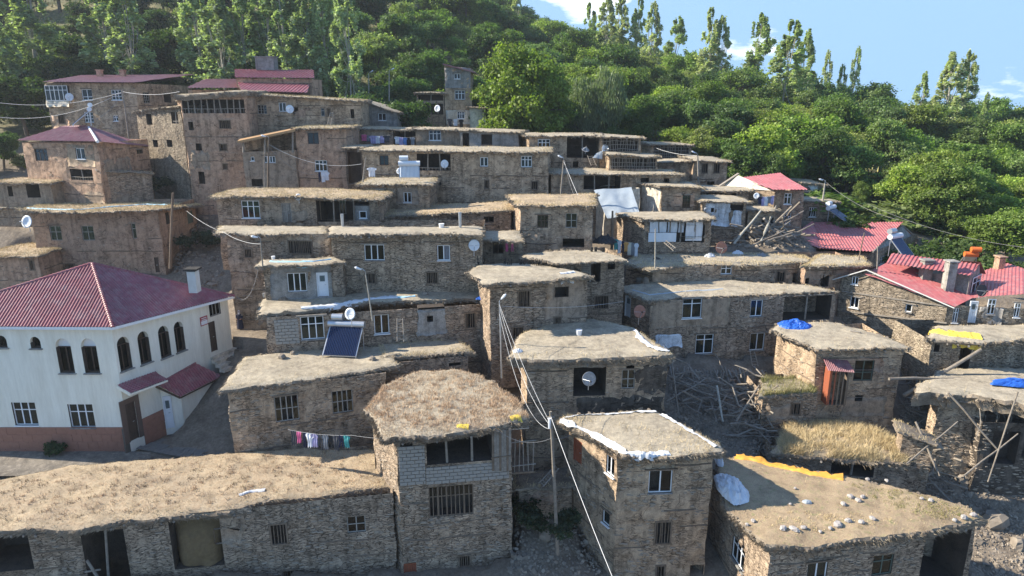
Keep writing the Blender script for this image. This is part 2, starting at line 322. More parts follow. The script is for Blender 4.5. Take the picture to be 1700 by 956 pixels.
def trimesh(name, T, mat, parent=None, kind=None, label=None, vper=3):
    """T: numpy (N,vper,3) world coordinates, one face each"""
    n = len(T)
    if n == 0: return None
    o0 = np.array(ROOT[parent.name]) if parent else np.zeros(3)
    me = bpy.data.meshes.new(name); me.vertices.add(n * vper); me.vertices.foreach_set('co', (T - o0).reshape(-1).astype(np.float32))
    me.loops.add(n * vper); me.loops.foreach_set('vertex_index', np.arange(n * vper, dtype=np.int32))
    me.polygons.add(n); me.polygons.foreach_set('loop_start', np.arange(0, n * vper, vper, dtype=np.int32))
    try: me.polygons.foreach_set('loop_total', np.full(n, vper, dtype=np.int32))
    except Exception: pass
    me.update(calc_edges=True); me.materials.append(MT[mat])
    o = bpy.data.objects.new(name, me); COL.objects.link(o)
    if parent: o.parent = parent; ROOT[o.name] = Vector(o0)
    if kind: o['kind'] = kind
    if label: o['label'] = label
    return o
def thing(name, label, cat, loc, group=None):
    o = bpy.data.objects.new(name, None); COL.objects.link(o); o.location = loc; o['label'] = label; o['category'] = cat
    o.empty_display_size = 0.3
    if group: o['group'] = group
    ROOT[o.name] = vec(loc).copy(); return o
def solo(name, mb, mat, label, cat, group=None, smooth=False):
    a = np.array(mb.v); c = Vector((a[:, 0].mean(), a[:, 1].mean(), a[:, 2].min()))
    mb.v = [(x - c.x, y - c.y, z - c.z) for x, y, z in mb.v]
    o = mb.build(name, mat, None, smooth=smooth); o.location = c; o['label'] = label; o['category'] = cat
    if group: o['group'] = group
    ROOT[o.name] = c; return o
def vn(p, a=1.0):
    n = noise.noise_vector(p * 0.55) * 0.13 + noise.noise_vector(p * 2.3) * 0.05
    return Vector((n.x, n.y, n.z * 0.25)) * a
Z = Vector((0, 0, 1))
# small shared stone shapes
def stone_mesh(seed, mat, flat=1.0):
    r = random.Random(seed); n = 7
    v = []; f = []
    for lv, s in ((-1, 0.72), (-0.2, 1.0), (0.5, 0.92), (1, 0.55)):
        for k in range(n):
            t = 2 * math.pi * k / n + r.uniform(-.2, .2); q = s * r.uniform(0.8, 1.1)
            v.append((math.cos(t) * q * 0.5, math.sin(t) * q * 0.5, lv * 0.5 * flat + r.uniform(-.06, .06)))
    for i in range(3):
        for k in range(n): f.append((i * n + k, i * n + (k + 1) % n, (i + 1) * n + (k + 1) % n, (i + 1) * n + k))
    f.append(tuple(range(n - 1, -1, -1))); f.append(tuple(3 * n + k for k in range(n)))
    me = bpy.data.meshes.new('stone'); me.from_pydata(v, [], f); me.materials.append(MT[mat]); return me
STONES = [stone_mesh(i, 'stone_piece') for i in range(7)]
ROCKS = [stone_mesh(20 + i, 'rock') for i in range(6)]
def block_mesh(mat):
    me = bpy.data.meshes.new('block'); b = 0.47
    v = [(x, y, z) for x in (-.5, .5) for y in (-.5, .5) for z in (-.5, .5)]
    o = 0.04; vv = []
    for x in (-.5, .5):
        for z in (-.5, .5): vv.append((x, 0.5, z))
    for x in (-.5 + o / 2, .5 - o / 2):
        for z in (-.5 + o, .5 - o): vv.append((x, -0.5, z))
    for x in (-.5, .5):
        for z in (-.5, .5): vv.append((x, -0.42, z))
    me.from_pydata(vv, [], [(0, 1, 3, 2), (4, 6, 7, 5), (8, 10, 6, 4), (11, 9, 5, 7), (9, 8, 4, 5), (10, 11, 7, 6), (0, 2, 10, 8), (3, 1, 9, 11), (1, 0, 8, 9), (2, 3, 11, 10)])
    me.materials.append(MT[mat]); return me
BLOCK = block_mesh('cinder'); TILE = block_mesh('tile'); PAVER = block_mesh('paving')
from mathutils import Matrix
def piece(name, me, parent, pos, x, y, z, jit=0.0):
    """shared-mesh piece: x,y,z are the full-size axis vectors"""
    o = bpy.data.objects.new(name, me); COL.objects.link(o); o.parent = parent
    p = vec(pos) - ROOT[parent.name]
    m = Matrix(((x.x, y.x, z.x, p.x), (x.y, y.y, z.y, p.y), (x.z, y.z, z.z, p.z), (0, 0, 0, 1)))
    o.matrix_local = m; return o
# ------------------------------------------------------------------ house builder
FOOT = []        # footprints for the ground: (quad xy, z limit)
class Wall:
    def __init__(s, A, B, zb, n=None):
        s.A, s.B, s.zb = A.copy(), B.copy(), zb; d = Vector((B.x - A.x, B.y - A.y, 0)); s.L = d.length; s.d = d.normalized()
        s.n = Vector((s.d.y, -s.d.x, 0))       # outward for A->B left to right seen from outside
        s.o = Vector((A.x, A.y, 0)); s.feats = []
    def top(s, u): return s.A.z + (s.B.z - s.A.z) * max(0, min(1, u / s.L))
    def uz(s, px, py):
        d = ray(px, py); t = s.o.dot(s.n) / d.dot(s.n); p = d * t; return (p - s.o).dot(s.d), p.z
    def at(s, u, z, out=0.0): return Vector((s.o.x, s.o.y, z)) + s.d * u + s.n * out
    def rect(s, r):
        xm, ym = (r[0] + r[2]) / 2, (r[1] + r[3]) / 2
        u0, u1 = s.uz(r[0], ym)[0], s.uz(r[2], ym)[0]; z1, z0 = s.uz(xm, r[1])[1], s.uz(xm, r[3])[1]
        if u0 > u1: u0, u1 = u1, u0
        return max(u0, 0.06), min(u1, s.L - 0.06), z0, z1
def wallgrid(mb, W, holes, step, amp=1.0, back=None):
    us = set([0.0, W.L]); n = max(1, int(W.L / step))
    for i in range(1, n): us.add(W.L * i / n)
    zt = min(W.A.z, W.B.z) - 0.02; zs = set([W.zb, zt]); m = max(1, int((zt - W.zb) / step))
    for i in range(1, m): zs.add(W.zb + (zt - W.zb) * i / m)
    cu = set(); cz = set()
    for (u0, u1, z0, z1, dep, mt) in holes:
        cu |= {u0, u1}; cz |= {max(z0, W.zb), min(z1, zt)}
    def merge(a, c):
        a = [x for x in a if all(abs(x - y) > step * 0.3 for y in c) or x in (min(a), max(a))]
        return sorted(set(a) | c)
    U = merge(us, cu); ZZ = merge(zs, cz)
    flats = [h for h in holes if h[4] < 0]; holes = [h for h in holes if h[4] >= 0]
    holes2 = [(u0, u1, max(z0, W.zb), min(z1, zt), dep, mt) for (u0, u1, z0, z1, dep, mt) in holes]
    idx = {}; V = []
    def P(i, j):
        if (i, j) in idx: return idx[(i, j)]
        u = U[i]; z = ZZ[j] if j < len(ZZ) else W.top(u)
        p = W.at(u, z); fade = 1.0
        for (u0, u1, z0, z1, dep, mt) in holes2:
            if u0 - 1e-4 <= u <= u1 + 1e-4 and z0 - 1e-4 <= z <= z1 + 1e-4: fade = 0.0
        for h in flats:
            if h[0] - .25 <= u <= h[1] + .25 and h[2] - .25 <= z <= h[3] + .25: fade = 0.0
        if j >= len(ZZ): fade *= 0.5
        p = p + vn(p, amp) * fade
        idx[(i, j)] = len(V); V.append(p); return idx[(i, j)]
    Fc = []
    for i in range(len(U) - 1):
        for j in range(len(ZZ)):
            uc = (U[i] + U[i + 1]) / 2; zc = (ZZ[j] + (ZZ[j + 1] if j + 1 < len(ZZ) else W.top(uc))) / 2
            if any(h[0] < uc < h[1] and h[2] < zc < h[3] for h in holes2): continue
            Fc.append((P(i, j), P(i + 1, j), P(i + 1, j + 1), P(i, j + 1)))
    mb.cm = 0; mb.add(V, Fc)
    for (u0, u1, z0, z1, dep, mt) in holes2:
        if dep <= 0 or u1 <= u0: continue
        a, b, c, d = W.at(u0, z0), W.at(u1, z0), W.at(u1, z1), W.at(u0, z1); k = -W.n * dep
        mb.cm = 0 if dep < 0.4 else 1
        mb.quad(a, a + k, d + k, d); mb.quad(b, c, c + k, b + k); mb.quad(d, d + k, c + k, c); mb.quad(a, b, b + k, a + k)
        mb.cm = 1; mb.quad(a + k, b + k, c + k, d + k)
    mb.cm = 0
def window(root, W, r, cols=2, rows=1, mat='pvc', ajar=None, curtain=None, dep=0.14, split=0.34, pane='glass', sill=True):
    if curtain is None and mat == 'pvc' and R.random() < .45: curtain = R.choice(['cloth_cream', 'cloth_cream', 'cloth_grey'])
    u0, u1, z0, z1 = r; fw = 0.055 if mat == 'pvc' else 0.05; fr = MB(); y = -dep + 0.05
    if u1 - u0 < 0.3: fw *= 0.7
    def bx(a, b, c, d, y0=y, th=0.05): fr.box(W.at((a + b) / 2, (c + d) / 2, y0), W.d * (b - a) / 2, W.n * th / 2, Z * (d - c) / 2)
    bx(u0, u1, z1 - fw, z1); bx(u0, u1, z0, z0 + fw); bx(u0, u0 + fw, z0 + fw, z1 - fw); bx(u1 - fw, u1, z0 + fw, z1 - fw)
    zs = [z0 + fw, z1 - fw]
    if rows == 2:
        zm = z1 - (z1 - z0) * split; bx(u0 + fw, u1 - fw, zm - fw * .45, zm + fw * .45, y, 0.046); zs = [z0 + fw, zm, z1 - fw]
    elif rows > 2: zs = [z0 + fw + (z1 - z0 - 2 * fw) * i / rows for i in range(rows + 1)]; [bx(u0 + fw, u1 - fw, q - fw * .35, q + fw * .35, y, 0.046) for q in zs[1:-1]]
    iw = (u1 - u0 - 2 * fw) / cols
    for i in range(1, cols):
        c = u0 + fw + iw * i; bx(c - fw * .6, c + fw * .6, z0 + fw, z1 - fw, y, 0.042)
    f = fr.build('window', mat, root)
    for j in range(len(zs) - 1):
        for i in range(cols):
            if ajar is not None and i in ajar and j == 0: continue
            a = u0 + fw + iw * i; b = a + iw; g = MB()
            g.box(W.at((a + b) / 2, (zs[j] + zs[j + 1]) / 2, y - 0.005), W.d * (b - a) / 2, W.n * 0.004, Z * (zs[j + 1] - zs[j]) / 2); g.build('pane', pane, f)
    if sill and mat == 'pvc':
        g = MB(); g.box(W.at((u0 + u1) / 2, z0 - 0.03, 0.0), W.d * ((u1 - u0) / 2 + 0.05), W.n * 0.09, Z * 0.028); g.build('sill', 'cement' if R.random() < .5 else 'pvc', f)
    if dep == .14 and R.random() < .6 and root is not globals().get('H_WH'):
        g = MB(); e = R.uniform(.08, .25); g.box(W.at((u0 + u1) / 2, z1 + .06, .015), W.d * ((u1 - u0) / 2 + e), W.n * .05, Z * R.uniform(.03, .055)); g.build('lintel', 'wood_grey' if R.random() < .5 else 'wood', f)
    if curtain:
        g = MB(); n = 10
        for i in range(n):
            a = u0 + fw + (u1 - u0 - 2 * fw) * i / n; b = u0 + fw + (u1 - u0 - 2 * fw) * (i + 1) / n; o1 = -dep - 0.03 - 0.03 * (i % 2); o2 = -dep - 0.03 - 0.03 * ((i + 1) % 2)
            g.quad(W.at(a, z0 + fw, o1), W.at(b, z0 + fw, o2), W.at(b, z1 - fw, o2), W.at(a, z1 - fw, o1))
        g.build('curtain', curtain, f)
    return f
def bars(root, W, r, n, mat='wood', frame=True):
    u0, u1, z0, z1 = r; t = 0.06
    g = MB()
    if frame:
        for (a, b, c, d) in ((u0 - .04, u1 + .04, z1 - .02, z1 + .06), (u0 - .04, u1 + .04, z0 - .06, z0 + .02), (u0 - .03, u0 + .05, z0, z1), (u1 - .05, u1 + .03, z0, z1)):
            g.box(W.at((a + b) / 2, (c + d) / 2, 0.0), W.d * (b - a) / 2, W.n * 0.05, Z * (d - c) / 2)
        f = g.build('window_frame', mat, root)
    else: f = root
    for i in range(n):
        u = u0 + (u1 - u0) * (i + 1) / (n + 1) + R.uniform(-.02, .02); b = MB(); b.tube([W.at(u, z0, -.05), W.at(u + R.uniform(-.03, .03), z1, -.05)], 0.028, 5); b.build('bar', mat, f)
def door(root, W, r, mat, planks=4, glass=None):
    u0, u1, z0, z1 = r; g = MB(); fw = 0.06
    for (a, b, c, d) in ((u0, u1, z1 - fw, z1), (u0, u0 + fw, z0, z1 - fw), (u1 - fw, u1, z0, z1 - fw)):
        g.box(W.at((a + b) / 2, (c + d) / 2, -0.05), W.d * (b - a) / 2, W.n * 0.05, Z * (d - c) / 2)
    f = g.build('door_frame', mat, root); leaf = MB(); n = planks
    for i in range(n):
        a = u0 + fw + (u1 - u0 - 2 * fw) * i / n; b = u0 + fw + (u1 - u0 - 2 * fw) * (i + 1) / n
        leaf.box(W.at((a + b) / 2, (z0 + z1 - fw) / 2, -0.09 + 0.004 * (i % 2)), W.d * ((b - a) / 2 - 0.006), W.n * 0.02, Z * ((z1 - fw - z0) / 2))
    leaf.box(W.at((u0 + u1) / 2, z0 + (z1 - z0) * 0.55, -0.06), W.d * ((u1 - u0) / 2 - fw), W.n * 0.012, Z * 0.04)
    lo = leaf.build('door', mat, root); h = MB(); h.bar(W.at(u1 - fw - .08, z0 + (z1 - z0) * .48, -.04), W.at(u1 - fw - .2, z0 + (z1 - z0) * .48, -.02), .025, .025); h.build('handle', 'galvanised', lo)
    if glass:
        g = MB(); g.box(W.at((u0 + u1) / 2, z0 + (z1 - z0) * .74, -0.062), W.d * ((u1 - u0) * .22), W.n * 0.01, Z * ((z1 - z0) * .12)); g.build('pane', 'glass', lo)
def patch(root, W, r, mat, out=0.035, name='plaster_patch', holes=(), rough=0.06):
    u0, u1, z0, z1 = r; g = MB(); n = max(2, int((u1 - u0) / .3)); m = max(2, int((z1 - z0) / .3)); V = []; Fc = []
    us = sorted(set([u0 + (u1 - u0) * i / n for i in range(n + 1)] + [h for q in holes for h in q[:2] if u0 < h < u1]))
    zs = sorted(set([z0 + (z1 - z0) * i / m for i in range(m + 1)] + [h for q in holes for h in q[2:4] if z0 < h < z1]))
    for i, u in enumerate(us):
        for j, z in enumerate(zs):
            inn = any(q[0] - 1e-3 <= u <= q[1] + 1e-3 and q[2] - 1e-3 <= z <= q[3] + 1e-3 for q in holes)
            e = rough if (i in (0, len(us) - 1) or j in (0, len(zs) - 1)) and not inn else 0
            p = W.at(u + R.uniform(-e, e), min(z + R.uniform(-e, e), W.top(u) - 0.01))
            V.append(p + (Vector((0, 0, 0)) if inn else vn(p)) + W.n * out)
    k = len(zs)
    for i in range(len(us) - 1):
        for j in range(k - 1):
            uc, zc = (us[i] + us[i + 1]) / 2, (zs[j] + zs[j + 1]) / 2
            if any(q[0] < uc < q[1] and q[2] < zc < q[3] for q in holes): continue
            Fc.append((i * k + j, (i + 1) * k + j, (i + 1) * k + j + 1, i * k + j + 1))
    # returned edge so the coat has thickness
    nv = len(V)
    def edge(idx):
        for a, b in zip(idx[:-1], idx[1:]): Fc.append((a, b, nv + b, nv + a))
    edge([i * k for i in range(len(us))]); edge([i * k + k - 1 for i in range(len(us))]); edge(list(range(k))); edge([(len(us) - 1) * k + j for j in range(k)])
    used = sorted(set(i for f in Fc for i in f)); mp_ = {u: i for i, u in enumerate(used)}; AV = V + [q - W.n * (out + .12) for q in V]
    g.add([AV[u] for u in used], [tuple(mp_[i] for i in f) for f in Fc])
    return g.build(name, mat, root, smooth=True)
def blocks(root, W, r, bw=0.40, bh=0.20, holes=(), out=0.05, me=None, name='block', gap=.028):
    u0, u1, z0, z1 = r
    g = MB(); g.box(W.at((u0 + u1) / 2, (z0 + z1) / 2, out - 0.08), W.d * (u1 - u0) / 2, W.n * 0.05, Z * (z1 - z0) / 2)
    if not holes: g.build('mortar_bed', 'mortar', root)
    z = z0; k = 0
    while z < z1 - 0.05:
        h = min(bh, z1 - z); u = u0 - (bw / 2 if k % 2 else 0)
        while u < u1 - 0.03:
            a, b = max(u, u0), min(u + bw, u1)
            if b - a > 0.05 and not any(q[0] < (a + b) / 2 < q[1] and q[2] < z + h / 2 < q[3] for q in holes):
                piece(name, me or BLOCK, root, W.at((a + b) / 2, z + h / 2, out - 0.05 + R.uniform(-.008, .008)), W.d * (b - a - gap), -W.n * 0.12, Z * (h - gap))
            u += bw
        z += bh; k += 1
def wallstones(root, W, holes, n, single, small=False):
    T = []
    for _ in range(n):
        u = R.uniform(0.1, W.L - .1); z = R.uniform(W.zb + .1, W.top(u) - .12)
        if any(h[0] - .15 < u < h[1] + .15 and h[2] - .1 < z < h[3] + .1 for h in holes): continue
        p = W.at(u, z); 
        if noise.noise(p * 0.9) < -0.12: continue
        q = p + vn(p) + W.n * 0.0; w_ = R.uniform(.14, .40); h_ = R.uniform(.035, .095); a = R.uniform(-.08, .08)
        x = (W.d * math.cos(a) + Z * math.sin(a)) * w_; zz = (Z * math.cos(a) - W.d * math.sin(a)) * h_
        if single: piece('stone', R.choice(STONES), root, q, x, W.n * -0.10, zz)
        else: T.append((q, x, -W.n * .08, zz))
    return T
def stonestuff(root, T, mat='stone_piece', name='rubble_stones'):
    if not T: return
    g = MB()
    for q, x, y, z in T:
        c = [0.5, 0.38, 0.5, 0.4, 0.5, 0.36, 0.48, 0.42]; vs = []
        for lv, s in ((0.45, 1.0), (-.5, .78)):
            for k in range(6):
                t = math.pi / 3 * k + R.uniform(-.25, .25); vs.append(q + x * math.cos(t) * .5 * s + z * math.sin(t) * .55 * s * R.uniform(.8, 1.1) - y * lv * -1)
        g.add(vs, [(k, (k + 1) % 6, 6 + (k + 1) % 6, 6 + k) for k in range(6)] + [(0, 5, 4, 3, 2, 1), (6, 7, 8, 9, 10, 11)])
    g.build(name, mat, root, kind='stuff')
def lacing(root, W, holes, gap=1.1):
    """timber lacing: weathered runners let into the mud wall"""
    z = W.zb + R.uniform(.7, 1.1); zt = min(W.A.z, W.B.z)
    while z < zt - 0.35:
        u = R.uniform(-.2, .6)
        while u < W.L - .4:
            l = R.uniform(1.2, 3.2); a, b = max(u, .05), min(u + l, W.L - .05)
            if b - a > .5 and R.random() < .78:
                seg = []; n = max(2, int((b - a) / .4))
                ok = not any(h[2] - .03 < z < h[3] + .03 and a < h[1] + .02 and b > h[0] - .02 for h in holes)
                if ok:
                    for i in range(n + 1):
                        uu = a + (b - a) * i / n; p = W.at(uu, z + .02 * math.sin(uu * 3)); seg.append(p + vn(p) + W.n * .005)
                    g = MB(); g.tube(seg, [0.045 + R.uniform(-.012, .015) for _ in seg], 4); g.build('lacing_timber', 'wood', root)
            u += l + R.uniform(.1, .8)
        z += gap + R.uniform(-.2, .25)
def blades(pos, h, wd, mat, parent, name='dry_grass', lean=0.45):
    """pos: (N,3) -> three-cornered blades"""
    n = len(pos)
    if n == 0: return
    a = NR.uniform(0, 2 * np.pi, n); hh = h * NR.uniform(.45, 1.25, n); l = NR.normal(0, lean, (n, 2)) * hh[:, None]
    dx = np.stack([np.cos(a), np.sin(a), np.zeros(n)], 1) * (wd * NR.uniform(.6, 1.3, n) / 2)[:, None]
    T = np.zeros((n, 3, 3)); T[:, 0] = pos - dx; T[:, 1] = pos + dx; T[:, 2] = pos + np.concatenate([l, hh[:, None]], 1)
    return trimesh(name, T, mat, parent, kind='stuff')
def resample(pl, n):
    L = [0]
    for a, b in zip(pl[:-1], pl[1:]): L.append(L[-1] + (b - a).length)
    out = []
    for i in range(n + 1):
        t = L[-1] * i / n; k = 0
        while k < len(L) - 2 and L[k + 1] < t: k += 1
        q = (t - L[k]) / max(1e-9, L[k + 1] - L[k]); out.append(pl[k].lerp(pl[k + 1], max(0, min(1, q))))
    return out
def earthroof(root, fr, bk, th=None, mat='roof_earth', grass=1.0, gmat='dry_grass', gh=0.16, top=0.15, fringe=1.0, beams=True, step=None, rough=.65, bulge=0.0):
    """thick mud slab on brush: fr / bk are polylines left to right at wall-top level"""
    if fr[0].y > 43: fringe *= .5; grass *= .7; top *= .6
    LL = sum((b - a).length for a, b in zip(fr[:-1], fr[1:])); DD = (bk[0] - fr[0]).length
    Yc = fr[0].y; step = step or max(.2, Yc * .0065); th = th or (.24 if Yc < 43 else .16 if Yc < 50 else .12); gh = gh if Yc < 43 else gh * .55
    n = max(6, int(LL / step)); m = max(4, int(DD / step)); n = min(n, 90); m = min(m, 40)
    Fp, Bp = resample(fr, n), resample(bk, n); G = {}; V = []; Fc = []
    cen = sum((p for p in Fp + Bp), Vector((0, 0, 0))) / (2 * n + 2)
    for i in range(n + 1):
        for j in range(m + 1):
            p = Fp[i].lerp(Bp[i], j / m); e = i in (0, n) or j in (0, m)
            q = p + Vector((noise.noise(p * .9) * .22, noise.noise(p * .9 + Vector((9, 3, 1))) * .22, 0)) * (rough if e else .3)
            if e:
                o = (p - cen); o.z = 0; q += o.normalized() * (R.uniform(-.05, .07) * rough)
            s_, t_ = i / n, j / m
            q.z += th + 0.08 * noise.noise(p * .45) + 0.03 * noise.noise(p * 1.8) - (0.09 if e else 0) + bulge * (1 - (2 * s_ - 1) ** 4) * (1 - (2 * t_ - 1) ** 4)
            if e: q.z += 0.07 * noise.noise(p * 1.3 + Vector((4, 4, 4))) + R.uniform(-.05, .045) * rough
            G[i, j] = len(V); V.append(q)
    for i in range(n):
        for j in range(m): Fc.append((G[i, j], G[i + 1, j], G[i + 1, j + 1], G[i, j + 1]))
    g = MB(); g.add(V, Fc)
    top_o = g.build('roof_top', mat, root, smooth=True)
    ring = [(i, 0) for i in range(n)] + [(n, j) for j in range(m)] + [(i, m) for i in range(n, 0, -1)] + [(0, j) for j in range(m, 0, -1)]
    g = MB(); k = len(ring); rows = [[V[G[r]] for r in ring]]
    for (dz, oo) in ((-.10, .07), (-.22, .05), (-th - .02, -.04)):
        row = []
        for r in ring:
            p = V[G[r]]; o = p - cen; o.z = 0; o = o.normalized()
            row.append(p + o * (oo + R.uniform(-.08, .09) * rough) + Z * (dz * (th / .32) + R.uniform(-.04, .04)))
        rows.append(row)
    VV = [p for row in rows for p in row]; g.add(VV, [(a * k + i, (a + 1) * k + i, (a + 1) * k + (i + 1) % k, a * k + (i + 1) % k) for a in range(3) for i in range(k)])
    # underside
    bot = {}
    U0 = [[Fp[i].lerp(Bp[i], j / m) - Z * 0.01 for j in (0, m)] for i in range(n + 1)]
    for i in range(n): g.quad(U0[i][0], U0[i][1], U0[i + 1][1], U0[i + 1][0])
    g.build('roof_edge', 'rim_mud', root)
    Y0 = (fr[0].y + fr[-1].y) / 2; px = Y0 / 1136.0
    # brush fringe
    if fringe:
        T = []; per = [rows[2][i] for i in range(k)]
        cnt = int(min(5000, 40 * fringe * (LL * 2 + DD * 2)))
        for _ in range(cnt):
            i = R.randrange(k); p = per[i].lerp(per[(i + 1) % k], R.random()); o = p - cen; o.z = 0; o = o.normalized(); sd = Vector((-o.y, o.x, 0))
            b = p - o * .06 + Z * R.uniform(-.10, .20); l = R.uniform(.10, .30); tip = b + o * l + Z * R.uniform(-.16, .05) + sd * R.uniform(-.12, .12); wd = R.uniform(.012, .028) + px * .25
            T.append((b - Z * wd, b + Z * wd, tip))
        trimesh('brush_fringe', np.array([[tuple(a) for a in t] for t in T]), 'twig', root, kind='stuff')
    g = MB()
    for _ in range(int(min(240, 2.4 * (LL * 2 + DD)))):
        i = R.randrange(k); p = rows[0][i].lerp(rows[1][i], R.random()); s_ = R.uniform(.05, .16) * (1 if Yc < 43 else 1.2); a_ = R.uniform(0, 3); x_ = Vector((math.cos(a_), math.sin(a_), R.uniform(-.3, .3))) * s_; y_ = Vector((-math.sin(a_), math.cos(a_), 0)) * s_ * .7
        vs_ = [p + x_ * math.cos(t) + y_ * math.sin(t) * R.uniform(.7, 1.1) + Z * zz_ for zz_ in (-s_ * .35, s_ * .35) for t in (0, 1.26, 2.5, 3.8, 5.0)]
        g.add(vs_, [(j, (j + 1) % 5, 5 + (j + 1) % 5, 5 + j) for j in range(5)] + [(5, 6, 7, 8, 9)])
    g.build('rim_clods', 'rim_mud', root, kind='stuff')
    if beams:
        g = MB(); nb = int(LL / .55); P = resample(fr, max(nb, 2))
        for i, p in enumerate(P):
            d = (Bp[min(n, int(i * n / max(nb, 1)))] - p); d.z = 0; d = d.normalized(); q = p - Z * R.uniform(.05, .1) - d * R.uniform(-.1, .16)
            g.tube([q, q + d * .8], R.uniform(.04, .07), 6)
        g.build('beam_ends', 'wood_grey', root, kind='stuff')
    def samp(N_, edge):
        out = []
        for _ in range(N_):
            s, t = R.random(), R.random()
            if edge:
                q = abs(R.gauss(0, .045)); c = R.random(); ra = DD / (LL + DD)
                if c < ra / 2: s = min(1, q)
                elif c < ra: s = max(0, 1 - q)
                elif c < ra + (1 - ra) * .6: t = min(1, q * LL / max(DD, 1))
                else: t = max(0, 1 - q * LL / max(DD, 1))
            i, j = min(n - 1, int(s * n)), min(m - 1, int(t * m)); a, b = s * n - i, t * m - j
            p = V[G[i, j]] * (1 - a) * (1 - b) + V[G[i + 1, j]] * a * (1 - b) + V[G[i, j + 1]] * (1 - a) * b + V[G[i + 1, j + 1]] * a * b
            if edge and noise.noise(p * .8) < -.15: continue
            if not edge and noise.noise(p * 1.6) + .6 * noise.noise(p * 4.5) < R.uniform(-.55, .25): continue
            out.append(tuple(p - Z * .01))
        return np.array(out).reshape(-1, 3)
    if grass:
        e = samp(int(min(9000, 110 * grass * (LL + DD))), True); t = samp(int(min(26000, 60 * top * LL * DD)), False)
        blades(np.concatenate([e, t]) if len(t) else e, gh, 0.012 + px * .38, gmat, root)
    def at(s, t):
        i, j = min(n, int(round(s * n))), min(m, int(round(t * m))); return V[G[i, j]].copy()
    bv = BVHTree.FromPolygons([tuple(v) for v in V], Fc)
    def hh(x, y):
        q = bv.ray_cast(Vector((x, y, 50)), Vector((0, 0, -1)))[0]; return q.z if q else None
    at.h = hh
    return at
def feature(root, W, kind, r, a, holes):
    if kind == 'W': window(root, W, r, *a[:2], **(a[2] if len(a) > 2 else {}))
    elif kind == 'B': bars(root, W, r, a[0] if a else 4, *(a[1:]))
    elif kind == 'D': door(root, W, r, *a)
    elif kind == 'O':
        np_ = a[1] if len(a) > 1 else 0; pm = a[3] if len(a) > 3 else 'wood_grey'
        for i in range(np_):
            u = r[0] + (r[1] - r[0]) * (i + .8) / (np_ + .6); g = MB(); g.tube([W.at(u, r[2], -.15), W.at(u + R.uniform(-.08, .08), r[3] + .02, -.12)], [.07, .055], 7); g.build('post', pm, root)
        if len(a) > 2 and a[2]:
            zr = r[2] + a[2]; g = MB(); g.tube([W.at(r[0], zr, -.1), W.at((r[0] + r[1]) / 2, zr - .04, -.1), W.at(r[1], zr + .03, -.1)], .035, 6); g.build('rail', 'wood_grey', root)
            nb = max(2, int((r[1] - r[0]) / .3))
            for i in range(nb):
                u = r[0] + (r[1] - r[0]) * (i + .5) / nb; g = MB(); g.tube([W.at(u, r[2], -.1), W.at(u + R.uniform(-.05, .05), zr, -.1)], .02, 4); g.build('baluster', 'wood_grey', root)
    elif kind == 'L':
        u0, u1, z0, z1 = r; nv = min(24, max(6, int((u1 - u0) / .22))); nh = max(3, int((z1 - z0) / .3))
        for i in range(nv):
            u = u0 + (u1 - u0) * (i + .5) / nv; g = MB(); g.tube([W.at(u + R.uniform(-.05, .05), z0, -.02), W.at(u + R.uniform(-.12, .12), z1, -.02)], .03, 4); g.build('lattice_stick', 'wood_grey', root)
        for i in range(nh):
            z = z0 + (z1 - z0) * (i + .5) / nh; g = MB(); g.tube([W.at(u0 + (u1 - u0) * k / 6, z + R.uniform(-.06, .06), .03 if k % 2 else -.06) for k in range(7)], .03, 4); g.build('lattice_rod', 'wood_grey', root)
    elif kind == 'P': patch(root, W, r, a[0], holes=holes, **(a[1] if len(a) > 1 else {}))
    elif kind == 'C': blocks(root, W, r, holes=holes, out=.035, **(a[0] if a else {}))
DEP = {'W': .16, 'B': .7, 'H': .8, 'D': .12, 'G': .16}
HID = 0
